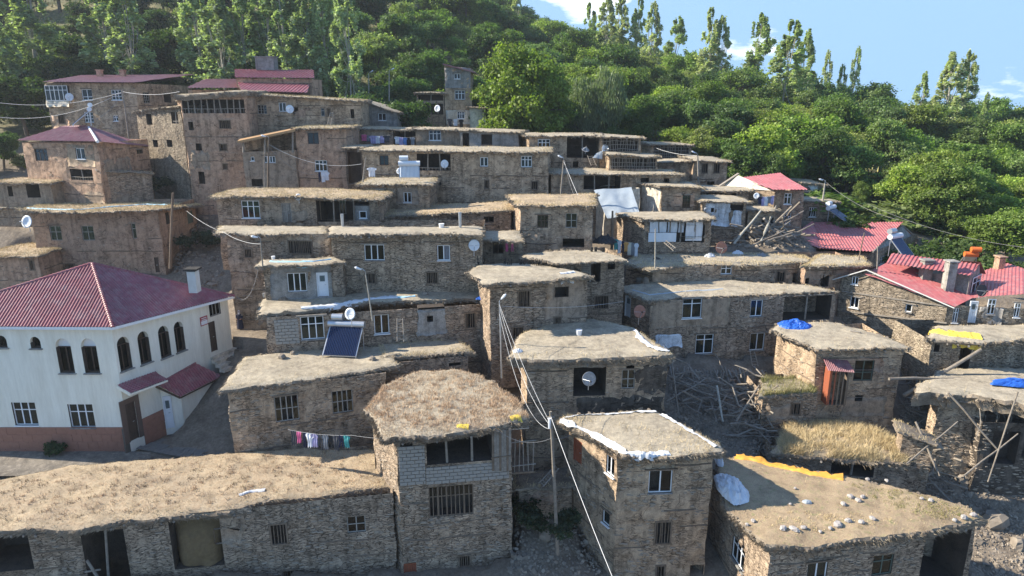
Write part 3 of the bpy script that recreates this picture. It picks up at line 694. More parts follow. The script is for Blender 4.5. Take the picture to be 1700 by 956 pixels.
def house(label, A, B, zb, back=5.0, F0=(), F1=(), F3=(), mat='mud', roof=True, name='mud_brick_house', cat='house', C=None, D=None, near=0, step=None,
          rk=None, oh=0.28, rf=None, rb=None, lace=True, stones=1.0, side=None, group=None, zw=3.0, lim=None):
    """A, B: wall-top corners (px, py, Y or None) left and right of the face towards the viewer"""
    a = PY(*A); b = PY(*B) if B[2] is not None else PZ(B[0], B[1], a.z)
    d = Vector((b.x - a.x, b.y - a.y, 0)).normalized(); nb = Vector((-d.y, d.x, 0))
    def cor(q, base):
        if q is None: return base + nb * back
        if isinstance(q, Vector): return q
        if len(q) == 3: return PY(*q)
        return PZ(q[0], q[1], base.z)
    c = cor(C, b); dd = cor(D, a); c.z = b.z; dd.z = a.z
    root = thing(name, label, cat, (a.x, a.y, zb), group)
    zlow = zb - zw; cs = [a, b, c, dd]; Y0 = (a.y + b.y) / 2
    step = step or max(.28, Y0 * .0085)
    mb = MB(); allT = []; Ws = []
    for k, feats in ((0, F0), (1, F1), (2, ()), (3, F3)):
        p, q = cs[k], cs[(k + 1) % 4]; W = Wall(p, q, zlow); Ws.append(W); holes = []; todo = []
        for ft in feats:
            kd, r = ft[0], W.rect(ft[1]); ar = ft[2:]
            if r[1] - r[0] < .08: continue
            if kd == 'O': holes.append((*r, ar[0] if ar else 2.2, None))
            elif kd == 'L': holes.append((*r, 1.2, None))
            elif kd in DEP: holes.append((*r, DEP[kd] if kd != 'W' else .5, None))
            todo.append((kd, r, ar))
        grid_holes = holes + [(*t[1], -1, None) for t in todo if t[0] == 'C']
        if k == 2: mb.cm = 0; mb.quad(W.at(0, W.zb), W.at(W.L, W.zb), W.B, W.A)
        else: wallgrid(mb, W, grid_holes, step)
        for kd, r, ar in todo: feature(root, W, kd, r, ar, [h for h in holes if not (h[0] == r[0] and h[1] == r[1])] if kd in 'PC' else holes)
        pt = [t[1] for t in todo if t[0] in 'PC']
        if k == 0 and mat.startswith('mud') and stones and W.L > 3:
            for _ in range(R.choice([0, 1, 1, 2])):
                pu, pz, pw, ph = R.uniform(.2, W.L - 2), R.uniform(zb + .2, W.A.z - 1.2), R.uniform(1.2, 3), R.uniform(.8, 1.7)
                if W.A.z - 1.1 < pz or sum(1 for q in holes if q[0] < pu + pw and q[1] > pu and q[2] < pz + ph and q[3] > pz) > 1 or any(q[0] - .2 < pu + pw and q[1] + .2 > pu and q[2] - .2 < pz + ph and q[3] + .2 > pz for q in pt): continue
                patch(root, W, (pu, min(pu + pw, W.L - .15), pz, min(pz + ph, min(W.A.z, W.B.z) - .15)), R.choice(['plaster', 'mud_red', 'plaster']), .012, holes=[h[:4] for h in holes], rough=.22)
        hs = [h[:4] for h in holes] + list(pt)
        if k != 2:
            if lace and mat.startswith('mud'): lacing(root, W, hs)
            if near and k == 0: wallstones(root, W, hs, near, True)
            allT += wallstones(root, W, hs, int(stones * W.L * (W.A.z - W.zb - zw * .6) * (7 if Y0 < 45 else 4.5)), False) if stones else []
    mb.build('wall', [mat, 'interior_shade'], root)
    stonestuff(root, allT)
    FOOT.append(([(p.x, p.y) for p in cs], zb))
    if roof:
        if rf: fr = [PZ(x, y, a.z + .3) - Z * .3 for x, y in rf]
        else: fr = [a - d * oh - nb * oh, b + d * oh - nb * oh]
        if rb: bk = [PZ(x, y, a.z + .3) - Z * .3 for x, y in rb]
        else: bk = [dd - d * oh + nb * .1, c + d * oh + nb * .1]
        root_at = earthroof(root, fr, bk, **(rk or {}))
    else: root_at = None
    return root, Ws, root_at, cs
# ---- corrugated sheet
def corr(root, name, pts, mat, sp=0.16, h=0.03, fascia=True):
    """pts: planar polygon, pts[0]-pts[1] is the eave; ribs run up the slope"""
    P = [vec(p) for p in pts]; e = (P[1] - P[0]).normalized(); nn = Vector((0, 0, 0))
    for i in range(1, len(P) - 1): nn += (P[i] - P[0]).cross(P[i + 1] - P[0])
    nn.normalize()
    if nn.z < 0: nn = -nn
    up = nn.cross(e); up = up if up.z > 0 or abs(up.z) < .01 else -up
    st = [((p - P[0]).dot(e), (p - P[0]).dot(up)) for p in P]; s0, s1 = min(q[0] for q in st), max(q[0] for q in st)
    def clip(s):
        ts = []
        for (a, b), (c, d) in zip(st, st[1:] + st[:1]):
            if (a - s) * (c - s) <= 0 and abs(a - c) > 1e-9: ts.append(b + (d - b) * (s - a) / (c - a))
        return (min(ts), max(ts)) if ts else None
    g = MB(); prev = None; n = int((s1 - s0) / (sp / 4)); prof = [0, 0, 1, 1]
    for i in range(n + 1):
        s = s0 + 1e-4 + (s1 - s0 - 2e-4) * i / n; c = clip(s)
        if not c: prev = None; continue
        o = nn * (h * prof[i % 4]); a = P[0] + e * s + up * c[0] + o; b = P[0] + e * s + up * c[1] + o
        if prev: g.quad(prev[0], a, b, prev[1])
        prev = (a, b)
    return g.build(name, mat, root)
def cap(root, a, b, mat, r=0.09, n=None, name='ridge_cap'):
    a, b = vec(a), vec(b); L = (b - a).length; n = n or max(2, int(L / .28)); pts = []; rr = []
    for i in range(n):
        pts += [a.lerp(b, i / n), a.lerp(b, (i + .92) / n)]; rr += [r * 1.15, r * .85]
    g = MB(); g.tube(pts, rr, 7); return g.build(name, mat, root)
# ================================================================== houses
U2 = {'ajar': (0,)}
# --- front row
h, Wl, at_long, _ = house('long mud-brick house with a straw-strewn earth roof, barn bays and hay-filled bay, bottom left', (-80, 893, 28), (652, 818, 31.2), -23.6, 5.4,
    F0=[('O', (-40, 888, 52, 949), 2.2, 0), ('O', (142, 880, 214, 990), 2.4, 0), ('H', (284, 862, 369, 942)), ('B', (449, 870, 477, 903), 4), ('W', (576, 857, 607, 884), 2, 2, {'mat': 'frame_grey', 'split': .5}),
        ('B', (470, 946, 495, 975), 5)],
    mat='mud_grey', near=230, stones=1.3, rf=[(-90, 884), (0, 878), (130, 876), (200, 862), (380, 845), (440, 828), (520, 822), (650, 806)], rb=[(-90, 800), (0, 796), (110, 772), (225, 765), (380, 750), (500, 744), (610, 744), (655, 748)],
    rk=dict(mat='roof_straw', grass=2.2, top=1.1, gh=.10, fringe=1.8, bulge=.05, th=.30), zw=2.5)
H_LONG = h
def post_on(root, W, x0, y0, x1, y1, r=.07, out=-.2, name='post', mat='wood_grey'):
    (u0, z0), (u1, z1) = W.uz(x0, y0), W.uz(x1, y1); g = MB(); g.tube([W.at(u0, z0, out), W.at(u1, z1, out)], [r, r * .85], 7); g.build(name, mat, root)
post_on(h, Wl[0], 179, 990, 172, 880); post_on(h, Wl[0], 168, 956, 148, 925, .08, .25, 'prop'); post_on(h, Wl[0], 144, 945, 170, 941, .05, .2, 'prop')
# hay bulging in its bay
g = MB(); W = Wl[0]; u0, u1, z0, z1 = W.rect((285, 868, 368, 941)); n = 14; V = []
for i in range(n + 1):
    for j in range(n + 1):
        u = u0 + (u1 - u0) * i / n; z = z0 + (z1 - z0) * j / n; b = (1 - (2 * i / n - 1) ** 4) * (1 - abs(j / n) ** 3)
        V.append(W.at(u, z, -.75 + .72 * b + .12 * noise.noise(Vector((u * 3, z * 3, 0)))))
g.add(V, [(i * (n + 1) + j, (i + 1) * (n + 1) + j, (i + 1) * (n + 1) + j + 1, i * (n + 1) + j + 1) for i in range(n) for j in range(n)])
g.build('hay', 'hay', h, kind='stuff', smooth=True)
# --- thatched tall house
h, Wt, at_th, cs = house('tall house with a shaggy dry-grass roof, cinder-block balcony and plank screen', (658, 727, 31.0), (850, 704, 31.9), -23.6, 5.2,
    F0=[('O', (708, 714, 817, 768), 2.6, 2), ('O', (664, 716, 684, 741), 1.5, 0), ('H', (712, 806, 786, 856)), ('B', (762, 922, 781, 940), 4), ('H', (662, 935, 692, 985)),
        ('C', (662, 740, 706, 805)), ('C', (707, 771, 845, 799))],
    D=(618, 688), mat='mud_grey', near=230, stones=1.3, roof=False, zw=2.5)
H_TH = h; W = Wt[0]
zz = W.A.z
P_ = lambda x, y: PZ(x, y, zz + .35) - Z * .35
at_th = earthroof(h, [P_(606, 676), P_(638, 722), P_(700, 722), P_(790, 712), P_(882, 692)], [P_(640, 636), P_(690, 614), P_(760, 611), P_(800, 620), P_(858, 664)],
                  th=.34, mat='roof_earth', grass=2.6, gmat='pink_grass', gh=.17, top=8, fringe=3.6, bulge=.0, rough=.8)
door(h, W, W.rect((662, 936, 692, 985)), 'wood_red', 4)
r = W.rect((712, 806, 786, 856)); window(h, W, r, 5, 2, mat='wood', ajar=(0, 1, 2, 3, 4), dep=.12, sill=False); bars(h, W, (r[0], r[1], r[2], r[2] + (r[3] - r[2]) * .95), 9, 'wood', False)
u0, u1, z0, z1 = W.rect((816, 712, 848, 780))
for i in range(8):
    a = u0 + (u1 - u0) * i / 8; g = MB(); g.box(W.at(a + (u1 - u0) / 16, (z0 + z1) / 2 + R.uniform(-.04, .04), .10 + .01 * (i % 2)), W.d * ((u1 - u0) / 16 - .008), W.n * .014, Z * ((z1 - z0) / 2)); g.build('plank', 'wood_grey' if i % 3 else 'wood', h)
g = MB(); g.bar(W.at(u0 - .05, z0 + .8, .14), W.at(u1 + .05, z0 + .85, .14), .04, .06); g.build('plank_rail', 'wood', h)
# side balcony of poles
u0, u1, z0, z1 = W.rect((846, 738, 888, 792)); u1 = u0 + 1.35
for i in range(6):
    u = u0 + .1 + 1.25 * i / 5; g = MB(); g.tube([W.at(u, z0, -.6), W.at(u + R.uniform(-.05, .05), z1 + R.uniform(-.2, .2), -.6)], .032, 5); g.build('pole', 'wood_grey', h)
for z in (z0 + .35, z1 - .15): g = MB(); g.tube([W.at(u0 - .2, z, -.56), W.at(u1 + .15, z + .04, -.56)], .035, 5); g.build('rail', 'wood_grey', h)
g = MB(); g.box(W.at(u0 + .65, z0 - .05, -1.3), W.d * .72, W.n * .8, Z * .05); g.build('balcony_floor', 'wood', h)
g = MB(); g.box(W.at(u0 + .55, z1 + .55, -1.3), W.d * .6, W.n * .6, Z * .03); g.build('awning', 'galvanised', h)
# --- tower with cloth-edged roof
h, W35, at35, cs = house('three-storey mud tower with a flat roof edged in white sheeting', (1026, 757, 31), (1186, 752, None), -23.9, 4.6,
    F0=[('W', (1077, 781, 1116, 818), 2, 1, {'ajar': (0,)}), ('B', (1087, 866, 1114, 902), 5), ('B', (1088, 939, 1103, 975), 2), ('H', (1144, 938, 1170, 990)), ],
    D=(946, 701), C=(1100, 700), F3=[('W', (1006, 757, 1020, 789), 2, 1), ('D', (952, 730, 966, 768), 'wood_red', 3), ('W', (1000, 848, 1012, 871), 1, 1)],
    mat='mud', near=150, stones=.9, rf=[(926, 694), (975, 716), (1040, 751), (1120, 754), (1196, 748)], rb=[(930, 690), (985, 684), (1085, 677), (1140, 708), (1196, 740)],
    roof=False, zw=2.5)
H_TW = h
P_ = lambda x, y, zz=W35[0].A.z: PZ(x, y, zz + .3) - Z * .3
at35 = earthroof(h, [P_(928, 697), P_(975, 718), P_(1036, 752), P_(1110, 755), P_(1198, 748)], [P_(934, 691), P_(985, 685), P_(1085, 678), P_(1138, 706), P_(1196, 738)], th=.34, mat='roof_earth', grass=1.6, gh=.2, top=.03, fringe=2.4)
# --- big right roof
h, W34, at34, cs = house('wide house with a brown earth roof, debris heaps and an open corner bay, bottom right', (1279, 913, 27.2), (1622, 870, None), -23.6, 7,
    F0=[('W', (1340, 934, 1373, 962), 2, 1), ('W', (1449, 921, 1482, 954), 2, 2, {'mat': 'frame_green'}), ('O', (1531, 884, 1604, 970), 2.5, 0)],
    D=(1181, 778), C=(1580, 836), F3=[('W', (1214, 897, 1237, 940), 3, 2, {'mat': 'pvc'})],
    mat='mud_grey', near=110, stones=1.2, roof=False, zw=2.5)
H_BR = h
P_ = lambda x, y, zz=W34[0].A.z: PZ(x, y, zz + .3) - Z * .3
at34 = earthroof(h, [P_(1193, 775), P_(1208, 845), P_(1274, 905), P_(1345, 905), P_(1530, 881), P_(1634, 860)], [P_(1196, 758), P_(1242, 758), P_(1330, 778), P_(1412, 792), P_(1500, 812), P_(1605, 838)], th=.36, mat='roof_brown', grass=.5, gmat='dry_grass', gh=.09, top=.5, fringe=2.0)
# --- middle house behind the long roof
h, W3, at3, cs = house('mud house with a pale earth roof and two weathered grid windows above the clothes line', (377, 650, 35.6), (640, 618, None), -19.9, 5.2,
    F0=[('W', (456, 657, 496, 699), 4, 2, {'mat': 'frame_grey', 'split': .5, 'ajar': (1, 2)}), ('W', (551, 648, 586, 685), 4, 2, {'mat': 'frame_grey', 'split': .5, 'ajar': (2,)})],
    mat='mud', near=90, stones=1.1, rf=[(364, 646), (420, 637), (560, 619), (662, 604)], rb=[(404, 590), (450, 584), (560, 574), (640, 572)], D=(400, 598),
    rk=dict(mat='roof_earth', grass=1.2, top=.25, gh=.08, fringe=.8))
h, W3b, at3b, cs = house('low mud house whose grassy roof edge steps back behind the pale roof', (640, 603, 39.8), (778, 590, None), -18.5, 3.6,
    F0=[('H', (745, 602, 765, 607))], mat='mud_grey', stones=1, rf=[(634, 590), (700, 587), (786, 580)], rb=[(628, 568), (700, 563), (764, 562)], rk=dict(mat='roof_earth', grass=1.6, top=.1, gh=.16))
# --- heater house
h, W4, at4, cs = house('long house with cinder-block front, white windows and a plastic-edged terrace roof', (441, 527, 41.2), (822, 503, None), -16.2, 4.2,
    F0=[('W', (499, 525, 538, 563), 3, 2), ('W', (621, 522, 646, 554), 2, 1), ('H', (694, 505, 738, 513)), ('P', (693, 514, 740, 556), 'cement'), ('H', (709, 524, 719, 534)), ('B', (773, 520, 789, 544), 3), ('C', (456, 530, 497, 571), {'bw': .42, 'bh': .21})],
    mat='mud_grey', stones=1.3, rf=[(428, 519), (500, 513), (610, 498), (700, 495), (818, 492)], rb=[(436, 493), (560, 490), (600, 484), (700, 472), (790, 466)],
    rk=dict(mat='roof_earth', grass=.5, top=.02, gh=.08, fringe=.8))
# --- small grey house with white door
h, W6, at6, cs = house('small house with grey cement front, white door and three-pane window', (435, 441, 44.3), (569, 437, None), -12.7, 3.2,
    F0=[('P', (449, 438, 552, 498), 'cement', {'out': .02}), ('W', (477, 453, 509, 484), 3, 1), ('D', (526, 452, 545, 492), 'white_metal', 1, True)],
    mat='mud_grey', stones=1.4, rf=[(426, 436), (500, 436), (573, 430)], rb=[(432, 427), (500, 424), (558, 421)], rk=dict(mat='roof_earth', grass=1.4, top=.3, gh=.1), zw=1.2)
# --- H5 roof with rods
h, W5, at5, cs = house('mud house with a sharp-cornered flat roof lying beside the street lamp', (812, 468, 42.0), (976, 459, None), -15.2, 5.5,
    F0=[('B', (860, 483, 880, 509), 5), ('H', (920, 476, 944, 493)), ('P', (906, 462, 972, 528), 'plaster', {'out': .02}), ('B', (919, 526, 932, 537), 5), ('B', (850, 543, 869, 562), 5)],
    D=(793, 449), mat='mud_grey', stones=1.3, rf=[(803, 466), (860, 465), (982, 454)], rb=[(777, 449), (795, 436), (873, 433), (925, 441)], rk=dict(mat='roof_earth', grass=.3, top=.02, gh=.08))
# --- H7 / H8
h, W7, at7, cs = house('tall mud house end with a barred barn opening at the mouth of the stepped alley', (376, 388, 48.2), (548, 388, 47.4), -15.8, 5.2,
    F0=[('B', (479, 400, 519, 421), 12), ('B', (406, 413, 419, 427), 4)], mat='mud', stones=.9, rf=[(357, 382), (450, 384), (550, 383)], rb=[(362, 370), (450, 371), (540, 371)], rk=dict(mat='roof_earth', grass=2.4, top=.3, gh=.12))
h, W8, at8, cs = house('long mud house with a broad roof edge, two white windows and a big satellite dish', (549, 388, 46.4), (800, 386, 46.4), -13.2, 5.5,
    F0=[('W', (605, 406, 638, 432), 3, 1), ('W', (726, 407, 747, 432), 2, 1, {'ajar': (1,)}), ('B', (606, 454, 624, 470), 5), ('B', (708, 452, 727, 470), 5)], mat='mud_grey', stones=1.5,
    rf=[(545, 384), (640, 385), (700, 382), (802, 384)], rb=[(545, 371), (640, 372), (800, 371)], rk=dict(mat='roof_earth', grass=.5, top=.05, gh=.09))
# --- H9
house('low dark-windowed mud annex under pink washing', (797, 394, 49.0), (868, 396, 49.0), -13.4, 3.5, F0=[('W', (818, 402, 836, 421), 2, 1, {'mat': 'frame_dark'}), ('D', (871, 404, 889, 416), 'frame_grey', 3)],
    mat='mud', rf=[(790, 391), (869, 395)], rb=[(800, 379), (862, 378)], rk=dict(grass=1.5, top=.3, gh=.12))
# --- H10
house('two-storey mud house with a square shape, two grid windows and a lit left end', (864, 341, 51.5), (984, 341, 51.0), -11.6, 5,
    F0=[('W', (892, 357, 910, 378), 3, 2, {'mat': 'frame_dark', 'split': .45}), ('W', (939, 354, 958, 378), 2, 2, {'mat': 'frame_grey', 'split': .5}), ('O', (934, 396, 970, 410), 2, 0)], D=(846, 339, 57), C=(984, 338, 57.5), mat='mud', stones=1.2, rk=dict(grass=3, top=1, gh=.22, mat='roof_straw'))
# --- H11
house('low long mud house with a drooping grass-fringed roof and stub chimney', (636, 359, 54.5), (848, 348, 54.5), -11.8, 4.5,
    F0=[('B', (749, 359, 763, 372), 4), ('W', (803, 355, 820, 369), 2, 1, {'mat': 'frame_dark'}), ('H', (687, 365, 699, 379))], mat='mud_grey', stones=1.1, rk=dict(grass=3, top=.8, gh=.2, mat='roof_straw'))
# --- H12
h, W12, at12, cs = house('dark-fronted mud house with a pointed earth roof and a tall slatted opening', (929, 434, 45.6), (1038, 430, None), -14.8, 5,
    F0=[('O', (965, 434, 997, 468), 1.6, 1), ('H', (1009, 433, 1021, 447)), ('B', (987, 491, 1010, 512), 5)], D=(879, 424), C=(1003, 410), mat='mud_grey', stones=1.4,
    rf=[(866, 421), (928, 431), (1042, 426)], rb=[(874, 416), (925, 411), (990, 409)], rk=dict(mat='roof_earth', grass=1.2, top=.2, gh=.14))
u0, u1, z0, z1 = W12[0].rect((965, 434, 980, 455))
for i in range(7):
    g = MB(); z = z0 + (z1 - z0) * (i + .5) / 7; g.box(W12[0].at((u0 + u1) / 2, z, -.1), W12[0].d * (u1 - u0) / 2, W12[0].n * .015, Z * .05); g.build('slat', 'wood_grey', h)
# --- H13 with veranda
h, W13, at13, cs = house('mud house with a shaded veranda, cement cubicle and four-pane white window', (358, 326, 53.0), (628, 331, 52.6), -9.7, 5,
    F0=[('W', (401, 333, 431, 362), 3, 2), ('D', (468, 337, 484, 369), 'wood_grey', 5), ('O', (526, 333, 614, 380), 2.6, 2, .0)], mat='mud', stones=.9,
    rf=[(352, 318), (440, 316), (520, 318), (632, 326)], rb=[(366, 311), (450, 307), (560, 308), (622, 314)], rk=dict(grass=3.5, top=2.5, gh=.2, mat='roof_straw'), roof=False)
g0 = earthroof(h, [W13[0].at(-.4, W13[0].A.z, .35), W13[0].at(7, W13[0].A.z, .35), W13[0].at(W13[0].L + .4, W13[0].B.z, .5)], [W13[0].at(-.3, W13[0].A.z, -5), W13[0].at(7, W13[0].A.z, -5), W13[0].at(W13[0].L + .3, W13[0].B.z, -5)], grass=3.5, top=3, gh=.2, mat='roof_straw')
W = W13[0]; u0, u1, z0, z1 = W.rect((587, 342, 615, 380)); g = MB(); g.box(W.at((u0 + u1) / 2, (z0 + z1) / 2, -.7), W.d * (u1 - u0) / 2, W.n * .5, Z * (z1 - z0) / 2); g.build('cubicle', 'cement', h)
Wc = Wall(W.at(0, 0, -.19), W.at(W.L, 0, -.19), -12); window(h, Wc, Wc.rect((597, 350, 609, 362)), 1, 1, dep=0.0)
window(h, Wc, Wc.rect((551, 338, 562, 362)), 2, 1, dep=2.2, mat='frame_grey')
# --- H14
house('small low house with two white windows beneath the rooftop water heater', (597, 306, 57.2), (713, 306, 57), -9.4, 4.5, F0=[('W', (622, 314, 638, 334), 2, 1), ('W', (670, 319, 683, 336), 2, 1)], mat='mud', stones=1, rk=dict(grass=3, top=1, gh=.2))
# --- H15
h, W15, _, cs = house('broad two-storey mud house with a dark balcony opening and two white windows', (601, 249, 62.5), (910, 253, 61), -9, 6,
    F0=[('W', (630, 258, 645, 274), 2, 1, {'mat': 'frame_dark', 'curtain': 'cloth_white'}), ('O', (692, 255, 748, 283), 2.5, 2, .25), ('H', (717, 293, 732, 307)), ('W', (797, 261, 810, 276), 2, 1), ('W', (865, 259, 883, 277), 3, 2), ('B', (804, 299, 812, 313), 2), ('B', (882, 301, 893, 314), 2)],
    mat='mud', stones=1, rk=dict(grass=1.6, top=.4, gh=.18))
house('narrow mud wall block painted dark for deep shade in the gap beside the broad balcony house', (573, 245, 65), (604, 246, 65), -8.6, 4, mat='soot_and_shade', lace=False, rk=dict(grass=1, top=.2), F0=[('H', (578, 252, 600, 305))])  # wall colour stands in for the deep shade of the gap
# --- H16 row
house('upper row house with laundry-hung shaded front and straw roof edge', (566, 212, 73), (694, 216, 72), -5, 5, F0=[('H', (573, 216, 588, 238)), ('O', (653, 217, 690, 242), 2.4, 1)], mat='mud', rk=dict(grass=1.5, top=.3))
house('upper row brick-fronted room with a curtained white window', (691, 214, 71.5), (764, 216, 71), -5, 5, F0=[('W', (712, 216, 732, 233), 3, 2, {'curtain': 'cloth_blue'})], mat='plaster', stones=0, rk=dict(grass=.8, top=.3))
house('upper row grey cement shed with a black door and black square window', (762, 216, 70.5), (860, 220, 69.5), -5.2, 5, F0=[('H', (768, 221, 779, 246)), ('H', (799, 223, 817, 240)), ('P', (799, 239, 817, 245), 'mud_red')], mat='cement', stones=0, lace=False, rk=dict(grass=.5, top=.1), cat='shed')
# --- H17..H21
house('mud house with an open dark loft and lit left cheek below the willow', (878, 225, 68), (996, 226, 67.5), -9.2, 5.5, F0=[('W', (893, 231, 913, 248), 3, 2), ('O', (941, 227, 994, 262), 2.4, 1), ('H', (951, 268, 960, 278))], D=(862, 222, 73), mat='mud', stones=1.1, rk=dict(grass=.8, top=.3))
house('upper wattle-fronted hayloft of lattice sticks under a thin roof', (996, 226, 67), (1064, 230, 67), -6.5, 5, F0=[('L', (1000, 230, 1060, 251))], mat='mud', name='hayloft', cat='hayloft', rk=dict(grass=.6, top=.2))
house('lower wattle-fronted hayloft with a lattice wall, stepped forward on its terrace', (1011, 256, 64.5), (1092, 261, 64.5), -7.8, 4, F0=[('L', (1015, 259, 1088, 280))], mat='mud', name='hayloft', cat='hayloft', rk=dict(grass=.6, top=.2))
house('long low mud stable with a wide dark byre opening', (915, 288, 61.8), (1130, 290, 62.5), -9.3, 4.5, F0=[('O', (969, 291, 1030, 314), 2.6, 2), ('H', (1064, 295, 1077, 307)), ('H', (1102, 296, 1111, 303))], mat='mud', name='stable', cat='stable', rk=dict(grass=1.4, top=.4))
house('farthest slatted hayloft below the forest edge', (1082, 240, 80), (1148, 241, 80), -6.8, 5, F0=[('L', (1085, 242, 1144, 263))], D=(1064, 239, 86), mat='mud', name='hayloft', cat='hayloft', rk=dict(grass=.8, top=.3))
house('low rough stone wing in shade beside the two-window block', (1087, 270, 72), (1153, 267, 70.5), -8.2, 4.5, mat='mud_grey', rk=dict(grass=.8, top=.2))
house('square mud block with two wooden shuttered openings beside the lamp post', (1152, 266, 70), (1208, 268, 70), -9.6, 5, F0=[('B', (1165, 272, 1175, 287), 2), ('B', (1185, 272, 1195, 287), 2), ('H', (1174, 301, 1186, 309))], mat='mud', rk=dict(grass=1, top=.3))
# --- ruins
h, W22, _, cs = house('half-ruined house with white inner wall and a dark grid window', (1100, 309, 60), (1164, 312, 60), -10.6, 4.5, F0=[('W', (1133, 324, 1146, 345), 3, 3, {'mat': 'frame_dark'})], D=(1060, 306, 62.5), mat='mud', stones=1.2, rk=dict(grass=1.2, top=.2), F3=[('P', (1064, 309, 1097, 356), 'pale_plaster', {'out': .03})])
RUIN = h
h, W22b, _, cs = house('broken lit stone shell behind the hanging grey sheet', (1004, 322, 59.5), (1062, 312, 61), -11.5, 4, mat='pale_plaster', stones=0, lace=False, roof=False, D=(982, 316, 64), name='ruined_house', cat='ruin')
h, W23, _, cs = house('low room fronted with pale plastic sheets and grey roof beams', (1070, 365, 54.5), (1182, 364, 54.5), -11.6, 4, F0=[('O', (1078, 368, 1112, 386), .8, 1), ('O', (1113, 368, 1170, 402), .8, 2)], D=(1024, 360, 58), mat='mud_grey', stones=1.2, rk=dict(grass=.6, top=.15))
W = W23[0]
def sheet(root, P00, P10, P11, P01, mat, name, amp=.06, n=12, m=8, folds=5, label=None, cat=None, group=None, sag=0.0):
    """hanging or lying cloth between four corners, with folds and thickness"""
    P00, P10, P11, P01 = map(vec, (P00, P10, P11, P01)); nn = (P10 - P00).cross(P01 - P00).normalized(); V = []
    ph = R.uniform(0, 9)
    for i in range(n + 1):
        for j in range(m + 1):
            s, t = i / n, j / m; p = P00 * (1 - s) * (1 - t) + P10 * s * (1 - t) + P11 * s * t + P01 * (1 - s) * t
            V.append(p + nn * (amp * math.sin(s * folds * 6.28 + ph + 1.3 * t) + amp * 1.3 * noise.noise(p * 1.7 + Vector((ph, 0, 0)))) - Z * sag * math.sin(math.pi * s))
    k = len(V); V2 = [v - nn * .012 for v in V]; w_ = m + 1; g = MB()
    g.add(V + V2, [(i * w_ + j, (i + 1) * w_ + j, (i + 1) * w_ + j + 1, i * w_ + j + 1) for i in range(n) for j in range(m)] + [(k + i * w_ + j, k + i * w_ + j + 1, k + (i + 1) * w_ + j + 1, k + (i + 1) * w_ + j) for i in range(n) for j in range(m)])
    if label: return solo(name, g, mat, label, cat, group, smooth=True)
    return g.build(name, mat, root, smooth=True)
for (x0, x1) in ((1079, 1107), (1109, 1125), (1127, 1136), (1139, 1167)):
    a = W.rect((x0, 368, x1, 400 if x0 > 1130 else 386)); sheet(h, W.at(a[0], a[2], -.1), W.at(a[1], a[2], -.1), W.at(a[1], a[3], -.1), W.at(a[0], a[3], -.1), 'plastic_white', 'plastic_sheet', .05)
a = W.rect((1076, 386, 1122, 401)); sheet(h, W.at(a[0], a[2], .1), W.at(a[1], a[2], .1), W.at(a[1], a[3], .1), W.at(a[0], a[3], .1), 'white_metal', 'metal_panel', .02, folds=9)
W = W22b[0]
sheet(None, PY(1008, 362, 57.5), PY(1063, 358, 57.6), PY(1048, 311, 60), PY(986, 315, 60), 'plastic_grey', 'tarpaulin', .05, 24, 14, 1.4, label='grey-white sheet hanging from the broken wall of the ruin', cat='tarpaulin')
h, W24, _, cs = house('roofless-looking room with a whitewashed wall broken open at its right', (1166, 334, 58.8), (1241, 335, 58.8), -11.6, 4, F0=[('P', (1168, 336, 1211, 375), 'blue_plaster', {'out': .04, 'rough': .12}), ('P', (1214, 350, 1232, 376), 'blue_plaster', {'out': .03, 'rough': .1}), ('H', (1180, 345, 1185, 352)), ('H', (1212, 340, 1234, 349))], mat='mud_grey', stones=1.5, rk=dict(grass=1.6, top=.6))
# --- H29 / H28
h, W29, at29, cs = house('long terrace house with grassy roof edge, heaped junk and a small white window', (1084, 444, 50.2), (1340, 436, None), -14.3, 6,
    F0=[('W', (1197, 441, 1215, 455), 2, 2), ('B', (1288, 450, 1303, 467), 3, 'wood'), ('H', (1316, 453, 1326, 469))], D=(1040, 432), C=(1345, 420), mat='mud', stones=1,
    rf=[(1036, 432), (1080, 442), (1165, 434), (1250, 434), (1352, 430)], rb=[(1062, 412), (1130, 414), (1200, 415), (1270, 416), (1338, 419)], rk=dict(grass=3.5, top=.6, gh=.24))
h, W28, at28, cs = house('mud house with twin dark openings and a yellow-grassed roof beside the red shed roof', (1338, 441, 50.5), (1440, 440, None), -14.6, 5,
    F0=[('H', (1331, 462, 1343, 471)), ('H', (1362, 457, 1376, 476))], mat='mud_red', stones=1, rf=[(1332, 436), (1390, 437), (1444, 434)], rb=[(1360, 418), (1400, 420), (1436, 421)], rk=dict(grass=3.5, top=1.0, gh=.26))
# --- H30
h, W30, at30, cs = house('two-storey house with beige plaster, white windows, door and an open roofed bay', (1081, 499, 45.6), (1388, 487, None), -18.0, 5.5,
    F0=[('P', (1083, 497, 1211, 542), 'plaster', {'out': .025}), ('W', (1133, 495, 1165, 528), 2, 2, {'curtain': 'cloth_cream', 'split': .28}), ('W', (1246, 498, 1266, 525), 2, 1, {'curtain': 'cloth_cream'}), ('O', (1301, 491, 1379, 531), 3.2, 1), ('W', (1155, 555, 1184, 587), 2, 2, {'split': .28}), ('W', (1245, 553, 1269, 581), 2, 1),
        ('P', (1087, 557, 1130, 577), 'blue_plaster', {'rough': .15})],
    D=(1030, 480), C=(1384, 476), F3=[('D', (1037, 490, 1047, 526), 'white_metal', 1, True)], mat='mud_grey', stones=1.3,
    rf=[(1024, 473), (1078, 494), (1155, 487), (1300, 482), (1390, 478)], rb=[(1072, 465), (1115, 462), (1185, 457), (1255, 464), (1345, 470)], rk=dict(grass=1.0, top=.05, gh=.18))
